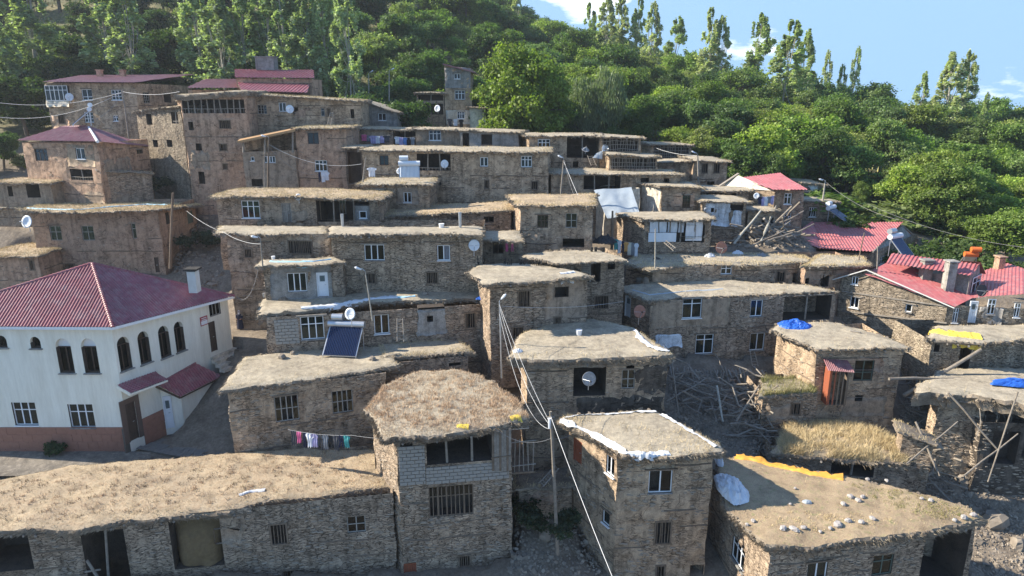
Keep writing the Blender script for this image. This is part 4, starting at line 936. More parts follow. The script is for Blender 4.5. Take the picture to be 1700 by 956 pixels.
# --- H31 / 32 / 33
h, W31, at31, cs = house('mud house with a pale flat roof, rusty red balcony box and green-grey shuttered window', (1358, 578, 40.3), (1500, 577, None), -19.4, 5,
    F0=[('W', (1418, 598, 1450, 632), 2, 2, {'mat': 'frame_green', 'split': .6, 'pane': 'glass'}), ('H', (1419, 656, 1432, 666)), ('P', (1397, 660, 1470, 690), 'plaster', {'out': .02})],
    D=(1290, 545), mat='mud', near=60, stones=1.1, rf=[(1284, 543), (1356, 574), (1440, 573), (1512, 571)], rb=[(1292, 531), (1340, 530), (1388, 530), (1450, 548)], rk=dict(grass=.5, top=.03, gh=.2))
W = W31[0]   # rusty box
u0, u1, z0, z1 = W.rect((1366, 607, 1398, 664)); box = thing('balcony_box', 'rusty red wooden box closet with a corrugated lid fixed to the mud wall', 'closet', W.at((u0 + u1) / 2, z0, .3))
for (c, x, y, zc, mt) in (((W.at(u0 + .02, (z0 + z1) / 2, .38)), W.d * .02, W.n * .38, Z * (z1 - z0) / 2, 'wood_red'), ((W.at(u1 - .02, (z0 + z1) / 2, .38)), W.d * .02, W.n * .38, Z * (z1 - z0) / 2, 'wood'), (W.at((u0 + u1) / 2, z0, .38), W.d * ((u1 - u0) / 2 - .045), W.n * .38, Z * .03, 'wood')):
    g = MB(); g.box(c, x, y, zc); g.build('side_panel', mt, box)
for i in range(5): g = MB(); u = u0 + .1 + (u1 - u0 - .2) * i / 4; g.box(W.at(u, (z0 + z1) / 2, .76), W.d * .045, W.n * .015, Z * ((z1 - z0) / 2 - .05)); g.build('slat', 'wood' if i > 1 else 'wood_red', box)
corr(box, 'lid', [W.at(u0 - .25, z1 + .05, .95), W.at(u1 + .2, z1 - .1, .95), W.at(u1 + .15, z1 + .35, .0), W.at(u0 - .2, z1 + .5, .0)], 'maroon_dull', .12, .03)
for s in (u0 + .1, u1 - .1): g = MB(); g.tube([W.at(s, z0 - .7, .02), W.at(s, z0, .6)], .04, 5); g.build('brace', 'wood_grey', box)
h, W32, at32, cs = house('low annex with a weedy yellow-green roof and small barred window', (1268, 655, 39.8), (1358, 652, 39.8), -19.6, 3.2,
    F0=[('B', (1312, 669, 1329, 688), 4)], mat='mud_grey', stones=1.5, rf=[(1262, 654), (1356, 648)], rb=[(1266, 628), (1340, 622)], rk=dict(grass=4, top=2.5, gh=.34, gmat='green_grass'))
h, W33, at33, cs = house('low outhouse smothered in tall straw over a wide dark opening', (1284, 756, 36.3), (1528, 775, 34.9), -21.0, 3.8,
    F0=[('O', (1380, 760, 1452, 790), 2, 1)], mat='mud_grey', stones=1.4, roof=False, zw=1.5)
P_ = lambda x, y, zz=(W33[0].A.z + W33[0].B.z) / 2: PZ(x, y, zz + .3) - Z * .3
earthroof(h, [P_(1278, 750), P_(1380, 757), P_(1508, 766)], [P_(1306, 706), P_(1380, 702), P_(1440, 706), P_(1500, 742)], grass=6, top=9, gh=.42, mat='roof_straw', fringe=1.4, bulge=.25)
# --- H36 burnt house
h, W36, at36, cs = house('sooty house with a wavy earth roof and a grey dish in its dark opening', (874, 602, 37.0), (1108, 597, None), -19.4, 5.5,
    F0=[('O', (952, 602, 1006, 657), 2.4, 0), ('W', (1032, 614, 1054, 645), 2, 2, {'mat': 'frame_grey', 'split': .5}), ('H', (1040, 603, 1053, 613)), ('P', (958, 660, 1108, 688), 'soot_and_shade', {'out': .01, 'rough': .2}), ('P', (1058, 604, 1106, 650), 'soot_and_shade', {'out': .01, 'rough': .25})],
    D=(866, 583), C=(1060, 552), mat='mud', near=60, stones=.9, roof=False)
P_ = lambda x, y, zz=W36[0].A.z: PZ(x, y, zz + .3) - Z * .3
at36 = earthroof(h, [P_(846, 593), P_(920, 598), P_(1010, 594), P_(1118, 589)], [P_(862, 556), P_(915, 536), P_(985, 529), P_(1050, 545), P_(1084, 570)], grass=.8, top=.03, gh=.14, mat='roof_earth', fringe=2.6, th=.42)
# --- H37 ruin with yellow tarp
h, W37, at37, cs = house('roofed remnant with a yellow tarpaulin on its edge and an empty doorway', (1548, 566, 41.5), (1712, 566, None), -16.9, 4.5,
    F0=[('H', (1592, 572, 1611, 616)), ('H', (1551, 568, 1560, 584))], mat='stone_wall', stones=1.6, lace=False, rf=[(1540, 558), (1628, 566), (1715, 558)], rb=[(1553, 538), (1620, 536), (1712, 535)], rk=dict(grass=.2, top=.02, gh=.1))
# collapsed edge under it
h = thing('collapsed_terrace', 'undercut earth terrace with broken roof poles hanging out at the right edge', 'ruin', PZ(1650, 700, -18.5))
P_ = lambda x, y, zz=-16.8: PZ(x, y, zz)
earthroof(h, [P_(1520, 660), P_(1610, 665), P_(1740, 690)], [P_(1560, 622), P_(1640, 620), P_(1740, 622)], th=.5, mat='roof_earth', grass=.2, top=.02, fringe=2.5, rough=2)
g = MB()
for i in range(46):
    x = R.uniform(1625, 1725); a = PZ(x, R.uniform(655, 675), -17.0 - R.uniform(0, .4)); e = a + Vector((R.uniform(-.5, .6), -R.uniform(.1, .8), -R.uniform(.8, 2.4))); g.tube([a, (a + e) / 2 + Vector((0, -.25, .15)), e], [.035, .03, .02], 4)
g.build('hanging_sticks', 'wood_grey', h, kind='stuff')
# --- left side houses
h, W40, at40, cs = house('long curved mud house with blue-edged straw roof and two framed windows', (50, 354, 60), (262, 350, 60), -15.5, 9,
    F0=[('W', (83, 375, 102, 399), 2, 2, {'mat': 'frame_grey', 'split': .42, 'curtain': None}), ('W', (136, 375, 156, 399), 2, 2, {'mat': 'frame_grey', 'split': .42}), ('W', (219, 371, 226, 396), 1, 2, {'mat': 'frame_grey'}), ('B', (100, 438, 125, 450), 8), ('D', (257, 427, 264, 452), 'frame_dark', 2)],
    C=(324, 341, 68), mat='mud_red', stones=.8, F1=[('D', (311, 350, 320, 371), 'frame_green', 2), ('H', (275, 352, 281, 372))], roof=False)
P_ = lambda x, y, zz=W40[0].A.z: PZ(x, y, zz + .3) - Z * .3
az = W40[0].A.z
at40 = earthroof(h, [PY(26, 351, 59.4), PY(135, 354, 58.8), PY(262, 349, 59.2), PY(334, 341, 67)], [PY(70, 340, 67), PY(150, 338, 68), PY(262, 338, 69), PY(325, 339, 71)], grass=5, top=3, gh=.26, mat='roof_straw')
W = W40[0]
house('low mud house with a thick yellow grass mat roof at the left edge', (-40, 428, 57), (62, 424, 57), -14.8, 6, F0=[('B', (49, 432, 57, 448), 2)], mat='mud_red', rk=dict(grass=4, top=3, gh=.3, mat='roof_straw'))
house('set-back mud wall house half hidden behind the big white dish', (-40, 345, 66), (52, 345, 66), -14, 5, mat='mud', rk=dict(grass=2, top=1, gh=.25))
house('open-fronted shed with wavy tin roof below the hip-roofed house', (-10, 303, 66), (84, 304, 66), -9.9, 4, F0=[('O', (44, 305, 66, 328), 2, 0), ('H', (13, 309, 21, 326))], mat='plaster', stones=0, lace=False, name='shed', cat='shed', rk=dict(grass=2.4, top=1, gh=.3, mat='roof_straw'))
# hip-roofed house H43
h, W43, _, cs = house('mud house with a faded maroon hipped metal roof and a heater on top', (36, 236, 69), (160, 237, 66), -9.8, 8,
    F0=[('W', (58, 247, 79, 267), 3, 2, {'mat': 'frame_dark'}), ('P', (112, 240, 156, 276), 'plaster', {'out': .02}), ('W', (126, 246, 141, 264), 2, 1), ('O', (117, 281, 154, 299), 1.8, 1, .3)],
    C=(246, 242, 73), mat='mud_red', stones=.5, roof=False, F1=[('W', (227, 248, 237, 255), 2, 1, {'mat': 'frame_dark'}), ('P', (172, 262, 218, 290), 'plaster', {'out': .015, 'rough': .2})])
a, b, c = PY(28, 233, 68.5), PY(162, 235, 65.2), PY(250, 243, 73); r1, r2 = PY(104, 211, 71.5), PY(146, 209, 70.5)
corr(h, 'roof_sheet', [a, b, r2, r1], 'maroon_dull', .24, .05); corr(h, 'roof_sheet', [b, c, r2], 'maroon_dull', .24, .05); cap(h, b, r2, 'white_metal', .12, 1); cap(h, r1, r2, 'maroon', .1, 1)
g = MB(); g.quad(c, a + Vector((3, 9, 0)), r1, r2); g.build('roof_back', 'maroon_dull', h)
# H44 top-left
h, W44, _, cs = house('large house with a low maroon metal roof and glazed white corner bay, top left', (74, 138, 80), (224, 138, 78.5), -4.5, 9,
    F0=[('W', (79, 142, 116, 167), 5, 2, {'dep': -.25, 'split': .3}), ('P', (80, 167, 118, 177), 'pale_plaster', {'out': .3}), ('W', (136, 148, 153, 166), 2, 2, {'split': .7}), ('W', (185, 149, 202, 166), 3, 3), ('B', (97, 190, 108, 205), 3), ('W', (140, 186, 155, 203), 3, 3), ('W', (188, 192, 196, 201), 2, 2)],
    C=(318, 137, 90), F1=[('W', (238, 153, 248, 171), 3, 4, {'mat': 'frame_grey'}), ('H', (272, 155, 284, 170))], mat='mud', stones=.3, roof=False)
a, b, c, d = PY(70, 136, 79), PY(224, 137, 77.8), PY(324, 126, 92), PY(136, 121, 91)
corr(h, 'roof_sheet', [a, b, c + Vector((0, 0, 0)), d], 'maroon_dull', .35, .05)
g = MB(); g.quad(PY(74, 138, 80), d - Z * .3, c - Z * .3, PY(224, 138, 78.5)); g.build('roof_back', 'wood', h)
for x, y in ((166, 124), (204, 124)): g = MB(); p = PY(x, y, 88); g.box(p, Vector((.28, 0, 0)), Vector((0, .28, 0)), Z * .5); g.box(p + Z * .55, Vector((.36, 0, 0)), Vector((0, .36, 0)), Z * .05); g.build('chimney', 'mud_red', h)
# H45 crumbling tower
house('crumbling pale-lit stone tower with small square holes', (226, 185, 76), (299, 176, 70.8), -8.6, 6, F0=[('H', (243, 189, 252, 207)), ('H', (254, 232, 262, 244)), ('H', (277, 232, 286, 244)), ('O', (284, 178, 295, 205), 1.5, 1, .25)], mat='stone_wall', stones=2, lace=False, rk=dict(grass=.6, top=.2))
# H46 brown with gallery
h, W46, _, cs = house('tall brown mud house with an open pole gallery along its top storey', (300, 164, 70), (409, 156, 70), -9, 7,
    F0=[('O', (303, 165, 406, 188), 2.6, 9, .45), ('B', (364, 200, 383, 213), 5), ('H', (313, 202, 321, 216)), ('B', (364, 239, 377, 250), 4), ('H', (325, 238, 335, 250)), ('B', (370, 272, 378, 281), 3), ('H', (330, 285, 340, 305))],
    D=(294, 160, 77), mat='mud_red', stones=.7, rk=dict(grass=1, top=.3, th=.4))
# H47
house('long brown mud house with small white window and dish below the twin red roofs', (409, 156, 72.5), (600, 168, 73), -6.5, 7, F0=[('W', (428, 174, 443, 189), 3, 3, {'mat': 'frame_grey'}), ('W', (463, 170, 475, 185), 2, 1), ('H', (487, 178, 495, 184)), ('W', (533, 179, 539, 193), 1, 2, {'mat': 'frame_grey'}), ('B', (543, 180, 549, 193), 2), ('H', (602 - 20, 181, 602 - 14, 196))], C=(612, 172, 79), mat='mud', stones=.7, rk=dict(grass=2.5, top=1.2, gh=.25))
# H48 porch house
h, W48, _, cs = house('two-storey mud house with a slanting timber porch roof and white windows', (490, 214, 65.8), (573, 213, 65.8), -9.2, 6, F0=[('W', (511, 220, 529, 239), 2, 1, {'mat': 'frame_dark', 'curtain': 'cloth_cream'}), ('W', (523, 266, 543, 284), 3, 2)], mat='mud_red', stones=.4, rk=dict(grass=2, top=.8, gh=.3))
h2, W48b, _, cs = house('plastered porch wing under the slanting boards with a pole standing before it', (402, 252, 65.4), (490, 249, 65.4), -9.2, 6, F0=[('W', (416, 260, 422, 267), 1, 1), ('W', (438, 259, 457, 270), 4, 1), ('H', (418, 297, 436, 309))], mat='plaster', stones=0, roof=False)
a, b, c, d = PY(394, 234, 64.6), PY(490, 214, 64.6), PY(490, 211, 71), PY(400, 229, 71)
g = MB(); g.add([a, b, c, d] + [q - Z * .22 for q in (a, b, c, d)], [(0, 1, 2, 3), (7, 6, 5, 4), (0, 4, 5, 1), (1, 5, 6, 2), (2, 6, 7, 3), (3, 7, 4, 0)]); g.build('porch_roof', 'wood_new', h2)
for x in (404, 440, 486): g = MB(); y0 = 234 - (x - 394) * .208; g.tube([PY(x, 253, 65.0), PY(x, y0 + 2, 65.0)], .09, 6); g.build('post', 'wood_grey', h2)
g = MB(); g.quad(PY(402, 252, 69.5), PY(490, 250, 69.5), PY(490, 217, 69.5), PY(402, 233, 69.5)); g.build('porch_back_wall', 'mud', h2)
g = MB(); g.quad(PY(402, 252, 65.4), PY(490, 249, 65.4), PY(490, 249, 71.5), PY(402, 252, 71.5)); g.build('porch_floor', 'rim_mud', h2)
# H49 red twin roofs
h, W49, _, cs = house('little upper house with two stacked ribbed red roofs and a cement water tank', (392, 130, 79), (518, 131, 79), -1.5, 4, mat='mud_red', stones=0, roof=False)
corr(h, 'roof_sheet', [PY(390, 129, 78.5), PY(522, 130, 78.5), PY(521, 118, 84), PY(389, 113, 84)], 'maroon', .38, .08)
corr(h, 'roof_sheet', [PY(401, 151, 75.2), PY(510, 154, 75.2), PY(514, 141, 78.9), PY(394, 136, 78.9)], 'red_faded', .38, .08)
g = MB(); g.quad(PY(401, 152, 75.3), PY(510, 155, 75.3), PY(516, 142, 79), PY(394, 140, 79)); g.build('roof_underside', 'wood', h)
g = MB(); p = PY(443, 106, 84); g.box(p, Vector((1.05, 0, 0)), Vector((0, .8, 0)), Z * .72); g.box(p + Z * .75, Vector((1.15, 0, 0)), Vector((0, .9, 0)), Z * .06); g.build('water_tank', 'cement', h)
h, W49b, _, cs = house('narrow house with a flat maroon sheet roof between the top-left house and the gallery', (312, 149, 79), (394, 149, 79), -2, 6, mat='mud_red', stones=0, roof=False)
corr(h, 'roof_sheet', [PY(309, 146, 78), PY(397, 146, 78), PY(394, 132, 86), PY(340, 130, 86)], 'maroon_dull', .4, .06)
# H50 cement lean-to
h, _, _, cs = house('grey cement house with a single-pitch roof tucked under the trees', (604, 168, 80), (660, 188, 80), -4.2, 5, F0=[('W', (628, 188, 641, 200), 2, 1, {'curtain': 'cloth_blue'})], mat='cement', stones=0, lace=False, rk=dict(grass=.2, top=0, th=.22))
# H51 tall narrow
h, W51, _, cs = house('tall narrow three-storey house with grey block top and white windows among trees', (738, 109, 88), (782, 113, 88), -3.2, 5,
    F0=[('P', (738, 112, 782, 146), 'cement', {'out': .02, 'rough': 0}), ('W', (754, 122, 764, 131), 2, 1), ('W', (755, 150, 772, 165), 3, 2), ('P', (738, 183, 782, 206), 'pale_plaster', {'out': .02, 'rough': 0}), ('W', (759, 185, 771, 197), 3, 2)], mat='mud', stones=0, lace=False, roof=False)
g = MB(); a, b = PY(735, 105, 87.4), PY(789, 119, 87.4); g.add([a, b, b + Vector((0, 6, -.1)), a + Vector((0, 6, -.1))] + [q - Z * .14 for q in (a, b, b + Vector((0, 6, 0)), a + Vector((0, 6, 0)))], [(0, 1, 2, 3), (7, 6, 5, 4), (0, 4, 5, 1), (1, 5, 6, 2), (2, 6, 7, 3), (3, 7, 4, 0)]); g.build('roof', 'maroon_dull', h)
h, _, _, cs = house('two-deck shaded porch shack to the left of the tall narrow house', (692, 155, 88), (738, 155, 88), -3.4, 4, F0=[('O', (694, 157, 736, 167), 2, 1), ('O', (694, 172, 736, 190), 2, 1)], mat='mud', name='shack', cat='shack', rk=dict(grass=.3, th=.2), stones=0)
house('small white-walled hut with tin roof edge behind the bright tree', (780, 178, 86), (806, 180, 86), -3, 3, mat='pale_plaster', stones=0, lace=False, name='hut', cat='hut', rk=dict(th=.15, grass=0, mat='rim_mud'))
house('tiny dark-roofed cabin on the ridge skyline below the clouds', (876, 50, 236), (903, 54, 236), 19, 6, mat='cement', stones=0, lace=False, step=2, name='cabin', cat='cabin', rk=dict(th=.4, grass=0, mat='rim_mud'))
# --- H25 red gable
h, W25, _, cs = house('two-storey mud house with a bright red gabled roof and pale gable wall', (1287, 316, 62.5), (1336, 316, 62.5), -12.2, 6.5, F0=[('W', (1302, 321, 1314, 339), 2, 2), ('W', (1302, 353, 1313, 372), 3, 2)], D=(1198, 308, 66.5), C=(1300, 306, 72), F3=[('P', (1200, 310, 1240, 330), 'pale_plaster', {'out': .02})], mat='mud', stones=.4, roof=False)
a, b, c, d = PY(1284, 315, 61.8), PY(1341, 315, 61.8), PY(1294, 291, 69.5), PY(1226, 289, 67)
corr(h, 'roof_sheet', [a, b, c, d], 'red_metal', .3, .04)
g = MB(); g.tri(PY(1198, 310, 66.4), PY(1287, 317, 62.4), PY(1226, 291, 66.6)); g.build('gable_wall', 'pale_plaster', h)
g = MB(); g.bar(PY(1194, 309, 66.2), PY(1226, 288, 66.9), .3, .1); g.build('barge_board', 'wood_grey', h)
house('lower storey with balcony and straw roof edge in front of the red-gabled house', (1243, 349, 61), (1288, 350, 61), -12.4, 2.5, F0=[('H', (1264, 361, 1270, 377)), ('H', (1279, 361, 1284, 377))], mat='mud', rk=dict(th=.15, grass=.3))
house('dark back room behind the white-walled ruin', (1168, 317, 63.5), (1245, 316, 63.5), -10, 4, mat='mud_grey', F0=[('H', (1172, 320, 1222, 332))], rk=dict(grass=.8, top=.2))
# --- H26
house('small grey-brown house with one white window to the right of the red gable', (1331, 334, 68), (1388, 336, 68), -12.2, 5, F0=[('W', (1343, 344, 1355, 360), 3, 2)], mat='mud_grey', rk=dict(grass=.4, th=.2))
house('upper cement hut with a pale blue patch and dark round dish', (1333, 304, 75), (1368, 308, 75), -8, 4, F0=[('P', (1341, 307, 1357, 322), 'blue_plaster')], mat='cement', stones=0, lace=False, name='hut', cat='hut', rk=dict(grass=.2, th=.2))
# --- H27 red roof shed
h, W27, _, cs = house('broad low building with a big ribbed red metal roof and shaded gable end', (1366, 418, 58), (1446, 420, 57), -14.5, 8, C=(1520, 398, 66), F1=[('H', (1481, 398, 1487, 406)), ('W', (1461, 426, 1472, 438), 3, 2)], mat='mud_grey', stones=.5, roof=False)
a, b, c, d, e = PY(1360, 412, 57.5), PY(1449, 418, 56.4), PY(1498, 374, 66), PY(1349, 367, 66), PY(1309, 395, 60)
corr(h, 'roof_sheet', [a, b, c, d], 'red_metal', .26, .05); corr(h, 'roof_sheet', [e, a, d], 'red_metal', .26, .05)
g = MB(); g.add([PY(1446, 420, 57), PY(1520, 398, 66), c - Z * .05], [(0, 1, 2)]); g.build('gable_wall', 'cement', h)
g = MB(); q = PY(1524, 396, 66.5); g.quad(q, q + Vector((4, 6, 0)), d + Vector((4, 8, -1)), c + Z * .02); g.build('roof_back', 'red_metal', h)
g = MB(); g.bar(b, c, .12, .12); g.bar(c, q, .12, .12); g.build('barge_board', 'wood_grey', h)
# --- H38 stone gable house (built by hand)
A = PY(1397, 462, 50.5); B = PY(1573, 506, 45.6)
h = thing('stone_house', 'stone house with a long lit gable wall and red metal roofs, right of the picture', 'house', (B.x, B.y, -16.3))
W = Wall(Vector((A.x, A.y, A.z)), Vector((B.x, B.y, B.z)), -18.8); W38 = W
pk = W.uz(1440, 447); 
feats = [('W', (1414, 459, 1425, 472), 2, 1), ('W', (1411, 493, 1426, 511), 2, 1, {'curtain': 'cloth_blue'}), ('W', (1503, 505, 1514, 518), 1, 1)]
mbh = MB(); zE = B.z
Wr = Wall(Vector((A.x, A.y, zE)), Vector((B.x, B.y, zE)), -18.8)
hol = []; 
for ft in feats: hol.append((*W.rect(ft[1]), .5, None))
low = [q for q in hol if q[3] < zE]; hi = [q for q in hol if q[3] >= zE]
# one grid to the slanted top line
def gable(mb, W, line, holes, step):
    us = sorted(set([W.L * i / int(W.L / step) for i in range(int(W.L / step) + 1)] + [q for h_ in holes for q in h_[:2]] + [q[0] for q in line]))
    def top(u):
        for (a, za), (b, zb_) in zip(line[:-1], line[1:]):
            if a <= u <= b: return za + (zb_ - za) * (u - a) / (b - a)
        return line[-1][1]
    cz = sorted(set([q for h_ in holes for q in h_[2:4]])); V = []; Fc = []; zlist = sorted(set(cz + [W.zb + step * i for i in range(int((max(q[1] for q in line) - W.zb) / step))]))
    def pt(u, z):
        f = 0 if any(h_[0] - .01 <= u <= h_[1] + .01 and h_[2] - .01 <= z <= h_[3] + .01 for h_ in holes) else 1
        p = W.at(u, z); return p + vn(p) * f
    for u0, u1 in zip(us[:-1], us[1:]):
        t0, t1 = top(u0), top(u1)
        for z0, z1 in zip(zlist, zlist[1:] + [99]):
            a0, a1, b0, b1 = min(z0, t0), min(z0, t1), min(z1, t0), min(z1, t1)
            if b0 - a0 < .001 and b1 - a1 < .001: continue
            uc, zc = (u0 + u1) / 2, (a0 + b0) / 2
            if any(q[0] < uc < q[1] and q[2] < zc < q[3] for q in holes): continue
            mb.quad(pt(u0, a0), pt(u1, a1), pt(u1, b1), pt(u0, b0))
    for (u0, u1, z0, z1, dep, mt) in holes:
        a, b, c, d = W.at(u0, z0), W.at(u1, z0), W.at(u1, z1), W.at(u0, z1); k = -W.n * dep
        mb.cm = 0; mb.quad(a, a + k, d + k, d); mb.quad(b, c, c + k, b + k); mb.quad(d, d + k, c + k, c); mb.quad(a, b, b + k, a + k); mb.cm = 1; mb.quad(a + k, b + k, c + k, d + k)
    mb.cm = 0
gable(mbh, W, [(0, A.z), (pk[0], pk[1]), (W.L, B.z)], hol, .45)
# right-hand front wall and far walls
C38 = PY(1720, 492, 44.5); W2 = Wall(Vector((B.x, B.y, B.z)), Vector((C38.x, C38.y, B.z)), -18.8)
f2 = [('W', (1582, 511, 1591, 536), 2, 2), ('D', (1609, 500, 1622, 536), 'white_metal', 2, True), ('W', (1640, 497, 1653, 522), 2, 2), ('W', (1684, 503, 1694, 527), 2, 2)]
hol2 = [(*W2.rect(q[1]), .5 if q[0] == 'W' else .12, None) for q in f2]; wallgrid(mbh, W2, hol2, .45, .3)
mbh.quad(Vector((A.x, A.y, -18.8)), Vector((A.x, A.y, A.z)), Vector((A.x + 3, A.y + 10, A.z)), Vector((A.x + 3, A.y + 10, -18.8)))
mbh.build('wall', ['stone_wall', 'interior_shade'], h)
stonestuff(h, wallstones(h, W, [q[:4] for q in hol], 420, False))
for ft, q in zip(feats, hol): feature(h, W, ft[0], q[:4], ft[2:], [])
for ft, q in zip(f2, hol2): feature(h, W2, ft[0], q[:4], ft[2:], [])
r = W2.rect((1626, 492, 1667, 538)); patch(h, W2, r, 'cement', .02, holes=[q[:4] for q in hol2], rough=0)
r = W.rect((1399, 452, 1545, 494)); 
for (x0, y0, x1, y1) in ((1398, 483, 1572, 508), (1398, 516, 1572, 536)): g = MB(); (ua, za), (ub, zb_) = W.uz(x0, y0), W.uz(x1, y1); g.bar(W.at(ua, za, .05), W.at(ub, zb_, .05), .07, .10, side=W.n); g.build('lacing_timber', 'wood_grey', h)
G0 = W.at(pk[0], pk[1] + .12, .35); E0 = W.at(W.L + .5, B.z + .02, .35); RB = PY(1480, 438, 53.0); RE = PY(1618, 492, 47.2)
corr(h, 'roof_sheet', [E0, RE + Vector((.1, 0, 0)), RB, G0], 'red_metal', .22, .035)
g = MB(); g.bar(W.at(pk[0], pk[1] + .05, .4), W.at(W.L + .5, B.z - .05, .4), .04, .07); g.bar(W.at(-.5, A.z - .12, .4), W.at(pk[0], pk[1] + .02, .4), .04, .07); g.build('barge_board', 'chimney_white', h)
g = MB(); g.quad(W.at(-.6, A.z - .1, .35), G0, RB, PY(1425, 450, 55.5)); g.build('roof_back', 'red_metal', h)
# dormer
z1 = PY(1613, 455, 47.4); dW = Wall(PY(1500, 455, 51), PY(1611, 458, 47.3), -14.6)
g = MB(); pa, pb, pc = PY(1513, 452, 50.6), PY(1611, 457, 47.3), PY(1627, 459, 49.0)
for p, q in ((pa, pb), (pb, pc)):
    g.quad(Vector((p.x, p.y, -14.4)), Vector((q.x, q.y, -14.4)), Vector((q.x, q.y, q.z)), Vector((p.x, p.y, p.z)))
pd = PY(1626, 437, 48.2); g.tri(pb, pc, pd); g.build('dormer_wall', 'cement', h)
Wd = Wall(pb, pc, -14.4); window(h, Wd, Wd.rect((1612, 459, 1624, 486)), 2, 2, dep=-.03)
corr(h, 'roof_sheet', [PY(1470, 436, 50.4), PY(1612, 458, 46.9), PY(1628, 435, 48.3), PY(1480, 424, 51.8)], 'red_metal', .26, .06)
g = MB(); g.quad(PY(1628, 435, 48.3), PY(1637, 455, 49.2), PY(1520, 440, 53.5), PY(1480, 424, 51.8)); g.build('roof_back', 'red_metal', h)
corr(h, 'roof_sheet', [PY(1640, 492, 45.6), PY(1725, 487, 44.0), PY(1725, 462, 49), PY(1672, 434, 54), PY(1628, 436, 53)], 'red_metal', .22, .035)
corr(h, 'roof_sheet', [PY(1600, 497, 47.2), PY(1640, 492, 45.9), PY(1640, 455, 51), PY(1628, 445, 52)], 'red_metal', .22, .035)
for (x0, x1, yt, yb, Y) in ((1532, 1547, 434, 466, 49.5), (1573, 1587, 436, 480, 47.8), (1656, 1666, 428, 442, 52.5)):
    a, b = PY(x0, yt, Y), PY(x1, yt, Y); bo = PY(x0, yb + 10, Y); c = MB(); cz = (a.z + bo.z) / 2; c.box(Vector(((a.x + b.x) / 2, Y, cz)), Vector(((b.x - a.x) / 2, 0, 0)), Vector((0, .3, 0)), Z * (a.z - bo.z) / 2); c.box(Vector(((a.x + b.x) / 2, Y, a.z + .12)), Vector(((b.x - a.x) / 2 + .08, 0, 0)), Vector((0, .4, 0)), Z * .05); c.build('chimney', 'cement' if x0 < 1600 else 'mud_red', h)
FOOT.append(([(A.x, A.y), (B.x, B.y), (C38.x, C38.y), (C38.x + 2, C38.y + 9), (A.x + 3, A.y + 10)], -16.5))
# ------------------------------------------------------------------ white building
A = PZ(-190, 541, -12.4); B = PZ(184, 541, -12.4); Wt_ = Wall(B, B + Vector((.39, .92, 0)), -21); q_ = Wt_.uz(377, 492); C = Wt_.at(q_[0], q_[1]); D = A + Vector((3, 12, 0)); D.z = C.z; zb = -20.25
h = thing('white_building', 'white two-storey building with arched windows, tiled base and big maroon hipped roof', 'building', (B.x, B.y, zb))
H_WH = h
Wa, Wb, Wc_ = Wall(A, B, zb - 1), Wall(B, C, zb - 1), Wall(C, D, zb - 1)
mb = MB(); fa = [('A', (95, 562, 120, 619)), ('A', (137, 562, 162, 619)), ('A', (50, 559, 67, 578)), ('A', (-6, 557, 11, 577)), ('W', (22, 668, 61, 706)), ('W', (115, 671, 156, 710))]
fb = [('A', (196, 558, 217, 615)), ('A', (230, 549, 249, 604)), ('A', (264, 540, 282, 594)), ('A', (290, 533, 306, 584)), ('W', (347, 501, 366, 524)), ('D', (348, 533, 359, 584)), ('D2', (203, 668, 228, 734))]
for W, fs in ((Wa, fa), (Wb, fb)):
    hs = []; rs = []
    for k, r in fs:
        q = W.rect(r); rs.append(q); hs.append((*q, .5 if k in 'AW' else .3, None))
    wallgrid(mb, W, hs, .8, 0.0)
    for (k, r), q in zip(fs, rs):
        u0, u1, z0, z1 = q
        if k == 'A':
            # spandrels turn the square head into an arch
            g = MB(); n = 10; rr = (u1 - u0) / 2; hgt = min(rr * 1.25, (z1 - z0) * .55); cu = (u0 + u1) / 2
            pts = [(cu - rr * math.cos(t), z1 - hgt + hgt * math.sin(t) ** .9) for t in [math.pi * i / (2 * n) for i in range(n + 1)]]
            for sgn in (1, -1):
                for (a, za), (b, zb_) in zip(pts[:-1], pts[1:]):
                    a_, b_ = (a, b) if sgn == 1 else (2 * cu - a, 2 * cu - b)
                    g.quad(W.at(a_, za, -.002), W.at(b_, zb_, -.002), W.at(b_, z1, -.002), W.at(a_, z1, -.002)); g.quad(W.at(a_, za, -.002), W.at(a_, za, -.3), W.at(b_, zb_, -.3), W.at(b_, zb_, -.002))
            g.build('arch_head', 'whitewash', h)
            small = z1 - z0 < 1.1
            f = window(h, W, (u0 + .01, u1 - .01, z0, z1 - (0 if small else hgt)), 1 if small else 2, 1, mat='frame_dark', dep=.28)
            if not small:
                g = MB(); m_ = 10; vs = [W.at(cu, z1 - hgt, -.27)] + [W.at(cu - rr * math.cos(math.pi * i / m_), z1 - hgt + hgt * math.sin(math.pi * i / m_) ** .9, -.27) for i in range(m_ + 1)]
                g.add(vs, [(0, i, i + 1) for i in range(1, m_ + 1)]); g.build('fanlight', 'white_metal' if W is Wa else 'glass', f)  # front fanlights opaque white: a pale reflection put into the colour
                for t in [math.pi * i / 10 for i in range(10)]: pass
            g = MB(); g.box(W.at(cu, z0 - .04, .0), W.d * (rr + .08), W.n * .12, Z * .035); g.build('sill', 'cement', f)
        elif k == 'W': window(h, W, q, 3, 2, dep=.18) if W is Wa else window(h, W, q, 3, 1, mat='frame_grey')
        elif k == 'D': door(h, W, q, 'frame_dark', 2)
        else:
            door(h, W, q, 'frame_dark', 2)
            for (a, b, c, d) in ((u0 - .35, u0 - .01, z0, z1 + .3), (u1 + .01, u1 + .3, z0, z1 + .3), (u0 - .01, u1 + .01, z1 + .01, z1 + .3)):
                g = MB(); g.box(W.at((a + b) / 2, (c + d) / 2, .03), W.d * ((b - a) / 2 - .003), W.n * .03, Z * (d - c) / 2); g.build('door_surround', 'tile_dark', h)
            DR = q
